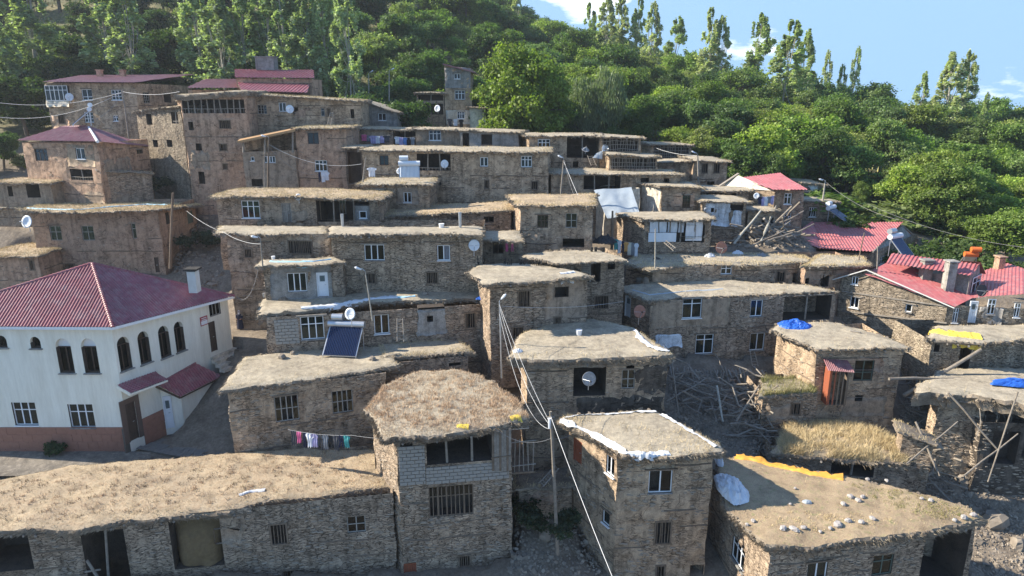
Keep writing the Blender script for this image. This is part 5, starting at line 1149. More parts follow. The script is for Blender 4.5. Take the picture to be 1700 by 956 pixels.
mb.quad(Wc_.at(0, Wc_.zb), Wc_.at(Wc_.L, Wc_.zb), Wc_.B, Wc_.A)
mb.build('wall', ['whitewash', 'interior_shade'], h)
# tiled base
zt_ = Wa.uz(100, 709)[1]; blocks(h, Wa, (Wa.L - 13, Wa.L - .02, zb - .5, zt_), .6, .48, out=.035, me=TILE, name='tile', gap=.008)
q = Wb.rect((234, 640, 262, 700)); blocks(h, Wb, (DR[1] + .32, DR[1] + 1.9, zb - .3, zb + 1.5), .6, .48, out=.035, me=TILE, name='tile', gap=.008); blocks(h, Wb, (.02, DR[0] - .36, zb - .5, zt_), .6, .48, out=.035, me=TILE, name='tile', gap=.008)
# roof: hip, eaves overhang .5
ze = -12.45; o = .55
EB = PZ(187, 543, ze + .1); We_ = Wall(B + Wt_.n * .5, B + Wt_.n * .5 + Vector((.39, .92, 0)), -21); q_ = We_.uz(389, 491); EC = We_.at(q_[0], q_[1]); EL = PZ(-185, 541, ze + .1)
AP = PY(153, 437, 41.6); SH = dict(sp=.19, h=.045)
corr(h, 'roof_sheet', [EL, EB, AP], 'maroon', **SH); corr(h, 'roof_sheet', [EB, EC, AP], 'maroon', **SH)
cap(h, EB, AP, 'maroon', .10, 34); cap(h, EC, AP, 'maroon', .10, 44); cap(h, EL, AP, 'maroon', .10, 44)
EBK = EL + (EC - EB)
g = MB(); g.tri(EC, EBK, AP); g.tri(EBK, EL, AP); g.build('roof_back', 'maroon', h)
for (p, q) in ((EL, EB), (EB, EC)):
    W_ = Wall(p, q, 0); g = MB(); g.bar(p - Z * .09, q - Z * .09, .05, .16, side=W_.n); g.build('fascia', 'pvc', h)
g = MB(); dn = Z * -.14; g.quad(EL + dn, EB + dn, Vector((B.x, B.y, ze)) + Vector((.3, .6, -.05)), Vector((A.x, A.y, ze)) + Vector((0, 1, -.05))); g.quad(EB + dn, EC + dn, C + Vector((-.5, .3, -.05)), Vector((B.x, B.y, ze)) + Vector((-.3, .6, -.05))); g.build('soffit', 'whitewash', h)
# chimney on the roof
q = PY(324, 482, 43.2); t = PY(320, 452, 43.2); g = MB(); g.box((q + t) / 2, Vector((.27, 0, 0)), Vector((0, .3, 0)), Z * ((t.z - q.z) / 2 + .1)); g.build('chimney', 'chimney_white', h)
g = MB(); g.box(t + Z * .24, Vector((.44, 0, 0)), Vector((0, .4, 0)), Z * .05); g.box(t + Z * .15, Vector((.26, 0, 0)), Vector((0, .24, 0)), Z * .06); g.build('chimney_cap', 'charcoal', h)
# notice board by the upper door
u0, u1, z0, z1 = Wb.rect((332, 525, 344, 540)); g = MB(); g.box(Wb.at((u0 + u1) / 2, (z0 + z1) / 2, .03), Wb.d * (u1 - u0) / 2, Wb.n * .02, Z * (z1 - z0) / 2); sg = g.build('notice_board', 'cloth_red', h)
g = MB(); g.box(Wb.at((u0 + u1) / 2, z0 + (z1 - z0) * .32, .055), Wb.d * ((u1 - u0) / 2 - .03), Wb.n * .006, Z * (z1 - z0) * .22); g.build('notice_panel', 'pvc', sg)
g = MB()
for k in range(2):
    for i in range(8): g.box(Wb.at(u0 + .08 + (u1 - u0 - .16) * (i + .5) / 8, z1 - .1 - k * .12, .056), Wb.d * .022, Wb.n * .004, Z * .03)
g.build('notice_lettering', 'pvc', sg)
# entrance porch canopy + gabled annex
WC = Wall(B + Wb.n * 1.25, B + Wb.n * 1.25 + Wb.d, -21)
e0, e3 = [Wb.at(*Wb.uz(x, y), .03) for x, y in ((193, 640), (257, 616))]; e1, e2 = [WC.at(*WC.uz(x, y)) for x, y in ((216, 653), (278, 630))]
corr(h, 'canopy', [e1, e2, e3, e0], 'maroon', **SH); g = MB(); g.quad(e0 - Z * .12, e1 - Z * .12, e2 - Z * .12, e3 - Z * .12); g.bar(e0 - Z * .08, e1 - Z * .08, .04, .2); g.bar(e1 - Z * .08, e2 - Z * .08, .04, .12); g.build('canopy_frame', 'whitewash', h)
AB = PZ(301, 714, -20.15); WE = Wall(AB, AB + Wb.d, -21); ud = Wb.d
q_ = WE.uz(299, 659); E1 = WE.at(q_[0], q_[1]); q_ = WE.uz(369, 624); E2 = WE.at(q_[0], q_[1])
q_ = Wb.uz(258, 640); R1_ = Wb.at(q_[0], q_[1], .02); q_ = Wb.uz(325, 602); R2_ = Wb.at(q_[0], q_[1], .02)
zlo = -20.9; AA = Vector((R1_.x, R1_.y, zlo)) + ud * .25; A2 = Vector((E1.x, E1.y, zlo)) + ud * .25 - Wb.n * .25; A3 = Vector((E2.x, E2.y, zlo)) - Wb.n * .25; T1 = Vector((AA.x, AA.y, R1_.z - .08)); T2 = Vector((A2.x, A2.y, E1.z + .02)); T3 = Vector((A3.x, A3.y, E2.z + .02))
g = MB(); g.quad(AA, A2, T2, T1); g.quad(A2, A3, T3, T2); g.build('annex_wall', 'whitewash', h)
WX = Wall(Vector((AA.x, AA.y, T2.z)), T2, zlo); WX.o = WX.o + WX.n * .10; q = WX.rect((266, 658, 287, 712)); door(h, WX, (q[0], q[1], q[2], q[3]), 'white_metal', 1, True)
corr(h, 'annex_roof', [E1, E2, R2_, R1_], 'maroon', **SH); cap(h, R1_, R2_, 'maroon', .07, 18)
g = MB(); g.bar(E1 - Z * .07, R1_ - Z * .07, .04, .12); g.bar(E1 - Z * .07, E2 - Z * .07, .04, .08); g.build('barge_board', 'frame_dark', h)
# steps at the upper door
pd = PZ(352, 588, -16.7); dx = Wb.d; dn_ = Wb.n
for i in range(4):
    g = MB(); g.box(pd + dx * .6 + dn_ * (.35 + .42 * i) - Z * (.1 + .2 * i), dx * (1.1 + .1 * i), dn_ * .24, Z * .1); g.build('step', 'pale_plaster', h)
FOOT.append(([(A.x, A.y), (B.x, B.y), (C.x, C.y), (D.x, D.y)], zb)); 
# ================================================================== ground
GY = [8, 22, 28, 33, 37, 41, 46, 52, 58, 66, 75, 85, 95, 115, 150, 200, 260, 340, 600, 3200]
GT = {
    -400: [-27, -24, -22.5, -20.9, -20.4, -20, -19, -17, -15, -10.5, -8, -4, 0, 9, 26, 48, 64, 60, 40, 0],
    0: [-27, -24, -22.5, -21, -20.5, -20, -18.5, -17, -15, -10.8, -9, -5, -1, 7, 22, 42, 57, 52, 30, 0],
    200: [-27, -24.5, -23, -21.2, -20.5, -20, -18.5, -17, -15.4, -11, -9.2, -5.6, -1.4, 6.5, 21, 41, 55, 50, 30, 0],
    350: [-27, -24.5, -23.3, -21.5, -20.5, -18.9, -16.2, -16.4, -15.9, -12.2, -9.6, -6.2, -2, 6, 21, 41, 54, 48, 28, 0],
    430: [-27, -24.5, -23.6, -22.4, -20.8, -18.6, -16.1, -16.0, -14.5, -11.5, -9.6, -6.6, -2.6, 6, 20, 40, 52, 46, 28, 0],
    600: [-27, -24.5, -24, -23, -21.5, -19.5, -17, -15, -12.5, -10.2, -8.4, -6.6, -3.4, 4, 17, 34, 45, 40, 20, -10],
    750: [-27, -25, -24.3, -23.2, -21.7, -19.8, -17, -15, -12.5, -10, -8, -6.4, -3.6, 3, 13, 27, 35, 30, 10, -10],
    900: [-27, -25, -24.2, -22.6, -21.3, -19.6, -17.2, -14.8, -12.3, -10.4, -8.3, -6.4, -4.2, 0.2, 6, 13.5, 18.5, 14, 0, -20],
    1100: [-28, -26.5, -25.6, -24.2, -21.4, -18.9, -16.8, -14.8, -12.4, -10.8, -9.4, -7.6, -5.8, -2.8, .6, 3.4, 2, -5, -10, -25],
    1300: [-28, -26.2, -25.0, -23.4, -21.2, -19.2, -17.9, -14.2, -11.4, -11.2, -11, -9.6, -8, -6.2, -4.8, -5, -8, -10, -20, -30],
    1500: [-27, -25.8, -25.0, -23.6, -21.8, -19.6, -17, -15.6, -14.4, -13, -12, -11, -10, -9, -7.8, -8.2, -12, -14, -25, -35],  # near ground of the right columns sunk so house shadows cover it
    1700: [-27, -26.0, -25.4, -24.0, -22.0, -19.6, -17, -15.8, -14.8, -13.8, -13, -12.2, -11.6, -11.2, -10.8, -13, -18, -20, -30, -40],
    2200: [-27, -25.5, -25, -23.6, -21.6, -19.4, -17.2, -16, -15, -14.2, -13.4, -12.8, -12, -11, -10, -11, -15, -22, -35, -45]}
GX = sorted(GT); GZ = np.array([GT[k] for k in GX], float)
def gz(x, y):
    px = 850 + F * x / (y * (1.0 if y < 60 else max(.966, 1 - .034 * (y - 60) / 60)) + .01)
    px = max(GX[0], min(GX[-1], px)); i = max(0, min(len(GX) - 2, int(np.searchsorted(GX, px)) - 1)); a = (px - GX[i]) / (GX[i + 1] - GX[i])
    a = a * a * (3 - 2 * a) * .5 + a * .5
    return float(np.interp(y, GY, GZ[i]) * (1 - a) + np.interp(y, GY, GZ[i + 1]) * a)
def ground(x, y):
    z = gz(x, y); k = max(.12, min(1.0, (y - 20) / 90.0)); 
    return z + k * 1.4 * noise.noise(Vector((x * .045, y * .045, 3))) + .25 * k * noise.noise(Vector((x * .3, y * .3, 1))) + .06 * noise.noise(Vector((x * 1.4, y * 1.4, 0)))
ys = [8 + .6 * i for i in range(150)]
while ys[-1] < 3200: ys.append(ys[-1] * 1.035)
cols = [-1900 + 17 * i for i in range(330)]
XS = np.array([[(c - 850) / F * max(y, 14) for c in cols] for y in ys]); YS = np.array([[y] * len(cols) for y in ys]); ZS = np.zeros_like(XS)
for i, y in enumerate(ys):
    for j in range(len(cols)): ZS[i, j] = ground(XS[i, j], y)
for quad, zl in FOOT:
    c = np.mean(quad, axis=0); q = [tuple(c + (np.array(p) - c) * 1.0 + (np.array(p) - c) / max(1e-6, np.linalg.norm(np.array(p) - c)) * .6) for p in quad]
    ins = np.ones_like(XS, bool); sg = None
    for (x0, y0), (x1, y1) in zip(q, q[1:] + q[:1]):
        ins &= ((x1 - x0) * (YS - y0) - (y1 - y0) * (XS - x0)) > 0
    ZS[ins] = np.minimum(ZS[ins], zl - .3)
nr, nc = XS.shape; me = bpy.data.meshes.new('ground'); me.vertices.add(nr * nc); me.vertices.foreach_set('co', np.stack([XS, YS, ZS], -1).reshape(-1).astype(np.float32))
I = (np.arange(nr - 1)[:, None] * nc + np.arange(nc - 1)[None]).reshape(-1); Q = np.stack([I, I + 1, I + nc + 1, I + nc], -1).astype(np.int32)
me.loops.add(Q.size); me.loops.foreach_set('vertex_index', Q.reshape(-1)); me.polygons.add(len(Q)); me.polygons.foreach_set('loop_start', np.arange(0, Q.size, 4, dtype=np.int32))
me.update(calc_edges=True); me.polygons.foreach_set('use_smooth', [True] * len(Q)); me.materials.append(MT['hillside'])
gr = bpy.data.objects.new('ground', me); COL.objects.link(gr); gr['kind'] = 'structure'
def GP(px, py, Y0=24, Y1=400):
    """where the view ray first meets the ground"""
    d = ray(px, py); y = Y0
    while y < Y1:
        p = d * (y / d.y)
        if p.z < ground(p.x, y):
            a, b = y - .25, y
            for _ in range(6):
                m = (a + b) / 2; q = d * (m / d.y)
                if q.z < ground(q.x, m): b = m
                else: a = m
            q = d * (b / d.y); return Vector((q.x, b, ground(q.x, b)))
        y += .25
    return d * (Y1 / d.y)
# cobbled lane beside the white building
lane = MB(); lane_o = bpy.data.objects.new('paved_path', bpy.data.meshes.new('paved_path')); 
g = MB(); L0 = [(225, 742), (260, 730), (300, 718), (340, 690), (372, 655)]; L1 = [(330, 762), (384, 748), (400, 742), (400, 700), (398, 660)]
pa = resample([PZ(x, y, -20.3 + .9 * max(0, (730 - y)) / 75) for x, y in L0], 22); pb = resample([PZ(x, y, -20.3 + .9 * max(0, (740 - y)) / 80) for x, y in L1], 22)
V = []
for a, b in zip(pa, pb):
    for j in range(9): p = a.lerp(b, j / 8); V.append(p - Z * .12 + Z * .03 * noise.noise(p))
g.add(V, [(i * 9 + j, i * 9 + j + 1, (i + 1) * 9 + j + 1, (i + 1) * 9 + j) for i in range(22) for j in range(8)])
path = g.build('path', 'dirt', None); path['kind'] = 'structure'; ROOT[path.name] = Vector((0, 0, 0))
cnt = 0; T = []
for i in range(22):
    for j in range(24):
        t = (j + .5 + (.5 if i % 2 else 0)) / 24.5; a = pa[i].lerp(pa[i + 1], .5); b = pb[i].lerp(pb[i + 1], .5); p = a.lerp(b, t); x = (b - a); l = x.length / 24.5; x = x.normalized()
        y = (pa[i + 1].lerp(pb[i + 1], t) - pa[i].lerp(pb[i], t)); ly = y.length; y = Z.cross(x)
        if noise.noise(p * .6 + Vector((7, 0, 0))) > .28: continue
        z = Z + Vector((R.uniform(-.06, .06), R.uniform(-.06, .06), 0))
        if cnt < 290 and R.random() < .55: piece('paving_stone', PAVER, path, p - Z * (.06 + R.uniform(0, .03)), x * (l - .02), -z * .07, y * (ly - .02)); cnt += 1
        else: T.append((p - Z * (.06 + R.uniform(0, .03)), x * (l - .02), z * .07, y * (ly - .02)))
g = MB()
for p, x, y, z in T: g.box(p, x / 2, z / 2, y / 2)
g.build('paving_stones', 'paving', path, kind='stuff')
# concrete strip in front of the white building
g = MB(); V = []; n = 30
for i in range(n + 1):
    x = -150 + 400 * i / n
    for k, yy in enumerate((742 + 8 * i / n, 756, 772, 790)): p = PZ(x, yy, -20.42 - (.12 if k == 3 else 0)); V.append(p + Z * .03 * noise.noise(p * 2))
g.add(V, [(i * 4 + k, i * 4 + k + 1, (i + 1) * 4 + k + 1, (i + 1) * 4 + k) for i in range(n) for k in range(3)])
o = g.build('pavement', 'dirt', None); o['kind'] = 'structure'
# ================================================================== trees
def fol(seed, H, lobes, nleaf, size, shape='round'):
    r = np.random.RandomState(seed); pts = []; nrm = []
    for (c, rr, wt) in lobes:
        n = int(nleaf * wt); d = r.normal(size=(n, 3)); d /= np.linalg.norm(d, axis=1)[:, None]
        rad_ = r.uniform(.0, 1, n) ** .30; 
        # clumps: push leaves towards random twig centres
        k = max(10, n // 34); cd = r.normal(size=(k, 3)); cd /= np.linalg.norm(cd, axis=1)[:, None]; cr_ = r.uniform(.55, 1.08, k); ci = r.randint(0, k, n)
        cpos = cd * cr_[:, None]; P = cpos[ci] + r.normal(size=(n, 3)) * .19
        P *= np.array(rr); P += np.array(c); pts.append(P); nn = P - np.array(c); nn /= (np.linalg.norm(nn, axis=1)[:, None] + 1e-6); nrm.append(nn)
    P = np.concatenate(pts); Nn = np.concatenate(nrm) * .7 + r.normal(size=P.shape) * .75 + np.array([0, 0, .35]); Nn /= np.linalg.norm(Nn, axis=1)[:, None]
    a = np.cross(Nn, r.normal(size=P.shape)); a /= np.linalg.norm(a, axis=1)[:, None]; b = np.cross(Nn, a); s = size * r.uniform(.6, 1.3, len(P))[:, None]
    if shape == 'willow': b = b * .4 + np.array([0, 0, -1.0]); a *= .45
    T = np.stack([P - a * s * .45, P + b * s * .75, P + a * s * .45, P - b * s * .55], 1)
    return T
def leafmesh(name, T):
    n = len(T); me = bpy.data.meshes.new(name); me.vertices.add(n * 4); me.vertices.foreach_set('co', T.reshape(-1).astype(np.float32)); me.loops.add(n * 4)
    me.loops.foreach_set('vertex_index', np.arange(n * 4, dtype=np.int32)); me.polygons.add(n); me.polygons.foreach_set('loop_start', np.arange(0, n * 4, 4, dtype=np.int32)); me.update(calc_edges=True)
    me.materials.append(MT['leaf']); return me
def trunkmesh(seed, H, lobes, r0, mat):
    r = random.Random(seed); g = MB(); top = Vector((r.uniform(-.3, .3), r.uniform(-.3, .3), H * .72)); mid = Vector((r.uniform(-.2, .2), r.uniform(-.2, .2), H * .33))
    g.tube([(0, 0, -.8), (0, 0, .1), mid, mid.lerp(top, .5), top], [r0 * 1.35, r0, r0 * .8, r0 * .5, r0 * .15], 8)
    for c, rr, wt in lobes:
        c = Vector(c)
        if len(lobes) < 12 or r.random() < .5:
            s = mid.lerp(top, r.uniform(0, .45)); g.tube([s, s.lerp(c, .5) + Vector((0, 0, -.2)), c + Vector((0, 0, rr[2] * .2))], [r0 * .42, r0 * .26, r0 * .08], 6)
            for _ in range(2): q = c + Vector((r.uniform(-1, 1) * rr[0] * .8, r.uniform(-1, 1) * rr[1] * .8, r.uniform(-.2, .9) * rr[2])); g.tube([s.lerp(c, .6), q], [r0 * .2, r0 * .05], 5)
    me = bpy.data.meshes.new('trunk'); me.from_pydata(g.v, [], g.f); me.materials.append(MT[mat]); return me
PROTO = {}
for i in range(7):      # broad crowns, 8 m high
    r = random.Random(100 + i); lb = []
    for k in range(r.randint(8, 12)):
        t = r.uniform(0, 6.28); q = r.uniform(.5, 2.3); z = r.uniform(2.4, 6.7); f = 1 - abs(z - 4.2) / 4.5
        lb.append(((math.cos(t) * q * f * 1.25, math.sin(t) * q * f * 1.25, z), (r.uniform(1.0, 1.7), r.uniform(1.0, 1.7), r.uniform(.8, 1.3)), .1))
    PROTO['broad%d' % i] = (leafmesh('crown', fol(i, 8, lb, 13000, .21)), trunkmesh(i, 8, lb, .2, 'bark'))
for i in range(4):      # poplars, 14 m high, narrow, upswept clumps
    r = random.Random(200 + i); lb = []; n = 34
    for k in range(n):
        z = 2.2 + 11.3 * k / (n - 1); w_ = (.95 if i != 3 else .6) * math.sin(math.pi * min(1, (k + 2.5) / (n + 3)) ** .8) + .22; t = r.uniform(0, 6.28)
        lb.append(((math.cos(t) * w_ * .72, math.sin(t) * w_ * .72, z + r.uniform(-.3, .3)), (w_ * r.uniform(.26, .5), w_ * r.uniform(.26, .5), r.uniform(.5, 1.1)), 1 / n if i != 3 else .45 / n))
    PROTO['poplar%d' % i] = (leafmesh('crown', fol(50 + i, 14, lb, 11500, .17)), trunkmesh(60 + i, 15.5, lb, .07, 'bark_pale'))
r = random.Random(9); lb = [((r.uniform(-2, 2), r.uniform(-2, 2), r.uniform(2.2, 7.0)), (1.4, 1.4, 1.5), .1) for _ in range(12)]
PROTO['willow'] = (leafmesh('crown', fol(77, 8, lb, 18000, .26, 'willow')), trunkmesh(77, 8, lb, .22, 'bark'))
r = random.Random(19); lb = [((math.cos(k * 2.4) * 2.6 * (1 - abs(z_ - 4.4) / 7), math.sin(k * 2.4) * 2.6 * (1 - abs(z_ - 4.4) / 7), z_), (1.25, 1.25, 1.0), .06) for k, z_ in enumerate([1.6 + 6.2 * q / 19 for q in range(20)])]
PROTO['fine'] = (leafmesh('crown', fol(78, 9, lb, 21000, .19)), trunkmesh(78, 9, lb, .24, 'bark'))
for i in range(2):
    r = random.Random(300 + i); lb = [((r.uniform(-.9, .9), r.uniform(-.9, .9), r.uniform(.4, 1.2)), (.75, .75, .6), .22) for _ in range(5)]
    PROTO['bush%d' % i] = (leafmesh('foliage', fol(90 + i, 2, lb, 2600, .17)), None)
def tree(kind, x, y, H, label, color, group=None, name='tree', cat='tree', wide=1.0, z=None):
    base = {'b': 8.0, 'p': 14.0, 'w': 8.6, 'f': 8.6}[kind[0]] if not kind.startswith('bush') else 2.0
    s = H / base; z = ground(x, y) if z is None else z; t = thing(name, label, cat, (x, y, z - .1), group); t.scale = (s * wide, s * wide, s); t.rotation_euler = (0, 0, R.uniform(0, 6.28))
    cm, tm = PROTO[kind]
    c = bpy.data.objects.new('crown' if tm else 'foliage', cm); COL.objects.link(c); c.parent = t; c.color = (*color, 1)
    if tm: k = bpy.data.objects.new('trunk', tm); COL.objects.link(k); k.parent = t
    return t
GREENS = [(0.080, 0.130, 0.032), (0.105, 0.160, 0.038), (0.066, 0.108, 0.036), (0.140, 0.190, 0.045), (0.095, 0.140, 0.052), (0.058, 0.095, 0.038), (0.165, 0.200, 0.075)]
ORD = ['first', 'second', 'third', 'fourth', 'fifth', 'sixth', 'seventh', 'eighth', 'ninth', 'tenth', 'eleventh', 'twelfth', 'thirteenth', 'fourteenth', 'fifteenth', 'sixteenth', 'seventeenth', 'eighteenth', 'nineteenth', 'twentieth', 'twenty-first', 'twenty-second', 'twenty-third', 'twenty-fourth', 'twenty-fifth', 'twenty-sixth', 'twenty-seventh', 'twenty-eighth', 'twenty-ninth', 'thirtieth']
def pxof(p): return 850 + F * p.x / (p.y * CP - p.z * SP)
def base_at(px, Y):
    x = (px - 850) / F * Y * CP; 
    for _ in range(6): z = gz(x, Y); x = (px - 850) / F * (Y * CP - z * SP)
    return x
# hero trees
def hero(kind, px, Y, ytop, label, col, wide=1.0, name='tree', sink=0):
    x = base_at(px, Y); z = ground(x, Y) - sink; H = PY(px, ytop, Y).z - z; return tree(kind, x, Y, H, label, col, None, name, 'tree', wide, z)
hero('fine', 868, 84, 76, 'large bright yellow-green tree beside the tall narrow house', (0.175, 0.235, 0.045), 1.02)
hero('willow', 984, 90, 104, 'silvery green willow-like tree rising behind the open loft', (0.165, 0.205, 0.115), .95, 'willow_tree')
hero('broad0', 683, 84, 152, 'small dark leafy tree leaning over the cement lean-to', (0.07, 0.12, 0.03), 1.1)
hero('fine', 1425, 76, 300, 'light green tree rising behind the big red shed roof', (0.18, 0.24, 0.06), .7)
hero('fine', 1560, 70, 268, 'broad sunlit green tree above the orange water tank', (0.165, 0.225, 0.055), 1.25)
hero('broad1', 1545, 70, 340, 'low dark tree behind the solar heater on legs', (0.10, 0.15, 0.04), 1.3)
hero('broad3', 1620, 64, 352, 'full green tree directly over the dormer roof', (0.15, 0.21, 0.05), 1.3)
hero('broad5', 1742, 58, 392, 'green tree cut by the right edge beside the power cable', (0.14, 0.2, 0.05), 1.2)
hero('broad2', 8, 79, 212, 'dark tree left of the hip-roofed house', (0.07, 0.12, 0.035), 1.2)
hero('broad6', -35, 77, 225, 'dark tree cut by the left edge above the grass mat roof', (0.08, 0.13, 0.035), 1.3)
hero('broad3', 1668, 62, 336, 'bright green tree pressing against the right edge above the red roofs', (0.18, 0.25, 0.055), 1.3)
hero('broad2', 1470, 72, 350, 'rounded tree squeezed between the two red roofs', (0.10, 0.15, 0.04), .9)
hero('broad4', 20, 86, 214, 'dark green tree behind the set-back houses at the left edge', (0.07, 0.12, 0.03), 1.1)
hero('broad5', 130, 100, 92, 'pale yellow-green spreading tree behind the top-left house', (0.15, 0.17, 0.05), 1.3)
hero('broad1', 1075, 95, 140, 'rounded mid-green tree right of the silvery willow', (0.105, 0.155, 0.045), 1.2)
hero('broad6', 1440, 130, 160, 'slender pale dried tree standing above the dark thicket', (0.2, 0.22, 0.11), .5)
# poplars: (px, top y, Y, variant, wide)
POP = [(12, -70, 94, 0, 1.65), (73, -60, 98, 1, 1.95), (190, -40, 98, 2, 1.88), (232, -30, 95, 0, 1.80), (338, -50, 99, 1, 1.65), (378, -30, 91, 0, 1.80), (415, -60, 98, 2, 1.50), (456, -60, 97, 2, 1.65), (484, -40, 95, 1, 1.50),
       (520, -40, 95, 0, 1.50), (547, -70, 95, 1, 1.35), (585, -50, 91, 2, 1.35), (690, -40, 170, 0, 1.00), (745, -14, 190, 1, 0.90), (820, -20, 205, 3, 0.90), (858, -10, 210, 2, 0.80), (978, 4, 190, 1, 0.90), (1003, -14, 180, 0, 1.00), (1027, -6, 185, 2, 1.00),
       (1055, -4, 180, 1, 0.95), (1078, 2, 175, 0, 0.95), (1118, 28, 170, 2, 1.10), (1172, 12, 150, 1, 0.95), (1190, 26, 150, 0, 0.90), (1250, 22, 145, 2, 1.15), (1298, 34, 130, 1, 1.35), (1322, 48, 140, 0, 0.90), (1362, 82, 150, 3, 0.70), (1387, 106, 150, 3, 0.70), (1407, 76, 150, 3, 0.70),
       (1560, 86, 120, 0, 1.10), (1583, 84, 122, 2, 0.80), (1514, 118, 125, 3, 0.80), (1620, 152, 125, 3, 0.50), (1690, 196, 100, 1, 0.80), (1308, 185, 100, 1, 0.50), (1403, 170, 105, 0, 0.70)]
for i, (px, yt, Y, v, wd) in enumerate(POP):
    x = base_at(px, Y); z = ground(x, Y); H = PY(px, yt, Y).z - z; pale = v == 3
    lab = '%s poplar counted from the left, %s' % (ORD[i] if i < 20 else 'number %s' % (i + 1), 'thin and half bare against the sky' if pale else 'tall and slim, high on the wooded slope' if px < 800 else 'standing tall on the ridge line') if i < 20 else \
        '%s poplar counted from the right, %s' % (ORD[min(len(POP) - 1 - i, 19)], 'thin and half bare' if pale else 'slim column of green above the other trees')
    tree('poplar%d' % v, x, Y, H, lab, R.choice([(0.42, 0.48, 0.25), (0.36, 0.43, 0.20), (0.46, 0.49, 0.29)]) if px > 600 else R.choice([(0.34, 0.40, 0.25), (0.38, 0.44, 0.27), (0.31, 0.37, 0.22)]), 'poplars on the slope', 'poplar_tree', 'tree', wd * (1.3 if px < 700 else 2.3) * (14 / H if H > 14 else 1))  # left-hand poplars: sunlit silver and haze put into paler, greyer leaf colour
# the wood: rows of broad crowns
ROWS = [(88, 'lowest', 6.5), (97, 'second', 7.2), (108, 'third', 8), (121, 'fourth', 8.5), (137, 'fifth', 9), (157, 'sixth', 9.5), (182, 'seventh', 10), (212, 'eighth', 10.5), (245, 'ninth', 11)]
LM = [(-200, 'over the left edge houses'), (110, 'over the large top-left house'), (300, 'over the open pole gallery'), (470, 'over the twin red roofs'), (620, 'over the cement lean-to'), (760, 'over the tall narrow house'), (940, 'over the open loft'), (1080, 'over the slatted haylofts'), (1210, 'over the red gable'), (1340, 'over the red shed'), (1520, 'over the stone house'), (1650, 'at the right edge')]
cnt = {}; ntree = 0
for ri, (Y, rn, H0) in enumerate(ROWS):
    px = -70 + (ri % 2) * 26
    while px < 1790:
        if ntree >= 292: break
        YY = Y * (1 + R.uniform(-.04, .04)) if px < 1150 else Y * (.80 if px > 1290 else .88) * (1 + R.uniform(-.05, .05))
        x = base_at(px, YY); z = ground(x, YY); ytop_vis = True
        skip = (1290 < px < 1480 and YY < 80) or (px > 1150 and Y > 200) or (665 < px < 800 and Y < 95) or (px > 930 and Y > 230) or (60 < px < 330 and Y < 95) or (390 < px < 540 and Y < 90)
        tip = z + H0; th = math.atan2(-tip, YY); yy = 478 + F * math.tan(th - PIT)   # where the tip shows
        if yy < -60 and (z + 0) / YY > math.tan(rad(9.5)): skip = True
        if not skip:
            H = H0 * R.uniform(.72, 1.22); lm = [b for a, b in LM if px >= a][-1]; key = (rn, lm); cnt[key] = cnt.get(key, 0) + 1
            c = Vector(R.choice(GREENS)) * R.uniform(.75, 1.55); c *= .74 if px < 560 else 1.2; c = c.lerp(Vector((c.x * 1.5, c.y * 1.35, c.z)), max(0, min(1, (px - 700) / 500)) * .5)
            tone = 'dark green' if c.y < .10 else 'mid green' if c.y < .15 else 'light green'
            tree('broad%d' % R.randrange(7), x, YY, H, '%s tree, %s from left in the %s row %s' % (tone, ORD[min(cnt[key] - 1, 29)], rn, lm), tuple(c), 'broad-leaved trees of the hillside wood', 'tree', 'tree', R.uniform(.9, 1.35)); ntree += 1
        px += (52 if ri < 2 else 50) * R.uniform(.8, 1.2) * (90 / Y) ** .45
# scrub between the trees
BU = sorted([(R.uniform(-60, 1760), R.choice([82, 90, 100, 112, 128, 150]) * R.uniform(.95, 1.05)) for _ in range(120)]); bc = {}
for px, Y in BU:
    Y *= .84 if px > 1290 else 1
    if 60 < px < 330 and Y < 92: continue
    x = base_at(px, Y); c = Vector(R.choice(GREENS)) * R.uniform(.8, 1.3); lm = [b for a, b in LM if px >= a][-1]; bc[lm] = bc.get(lm, 0) + 1
    tree('bush%d' % R.randrange(2), x, Y, R.uniform(1.6, 3.4), 'low bush, %s from left in the undergrowth %s' % (ORD[min(bc[lm] - 1, 29)], lm), tuple(c), 'undergrowth bushes on the wooded slope', 'bush', 'bush', R.uniform(1.2, 2.2))
# ground cover in the wood
pts = []
for _ in range(26000):
    Y = 84 * (1 + R.random() ** 1.3 * 1.7) * (1 if R.random() < .7 else .9); px = R.uniform(-60, 1760)
    if Y < 92 and px < 1100: continue
    x = (px - 850) / F * Y * .98; pts.append((x, Y, ground(x, Y) - .05))
o = blades(np.array(pts), .8, .34, 'green_grass', None, 'undergrowth', .5)
o['label'] = 'rough grass and herbs covering the wooded hillside'; o['category'] = 'undergrowth'
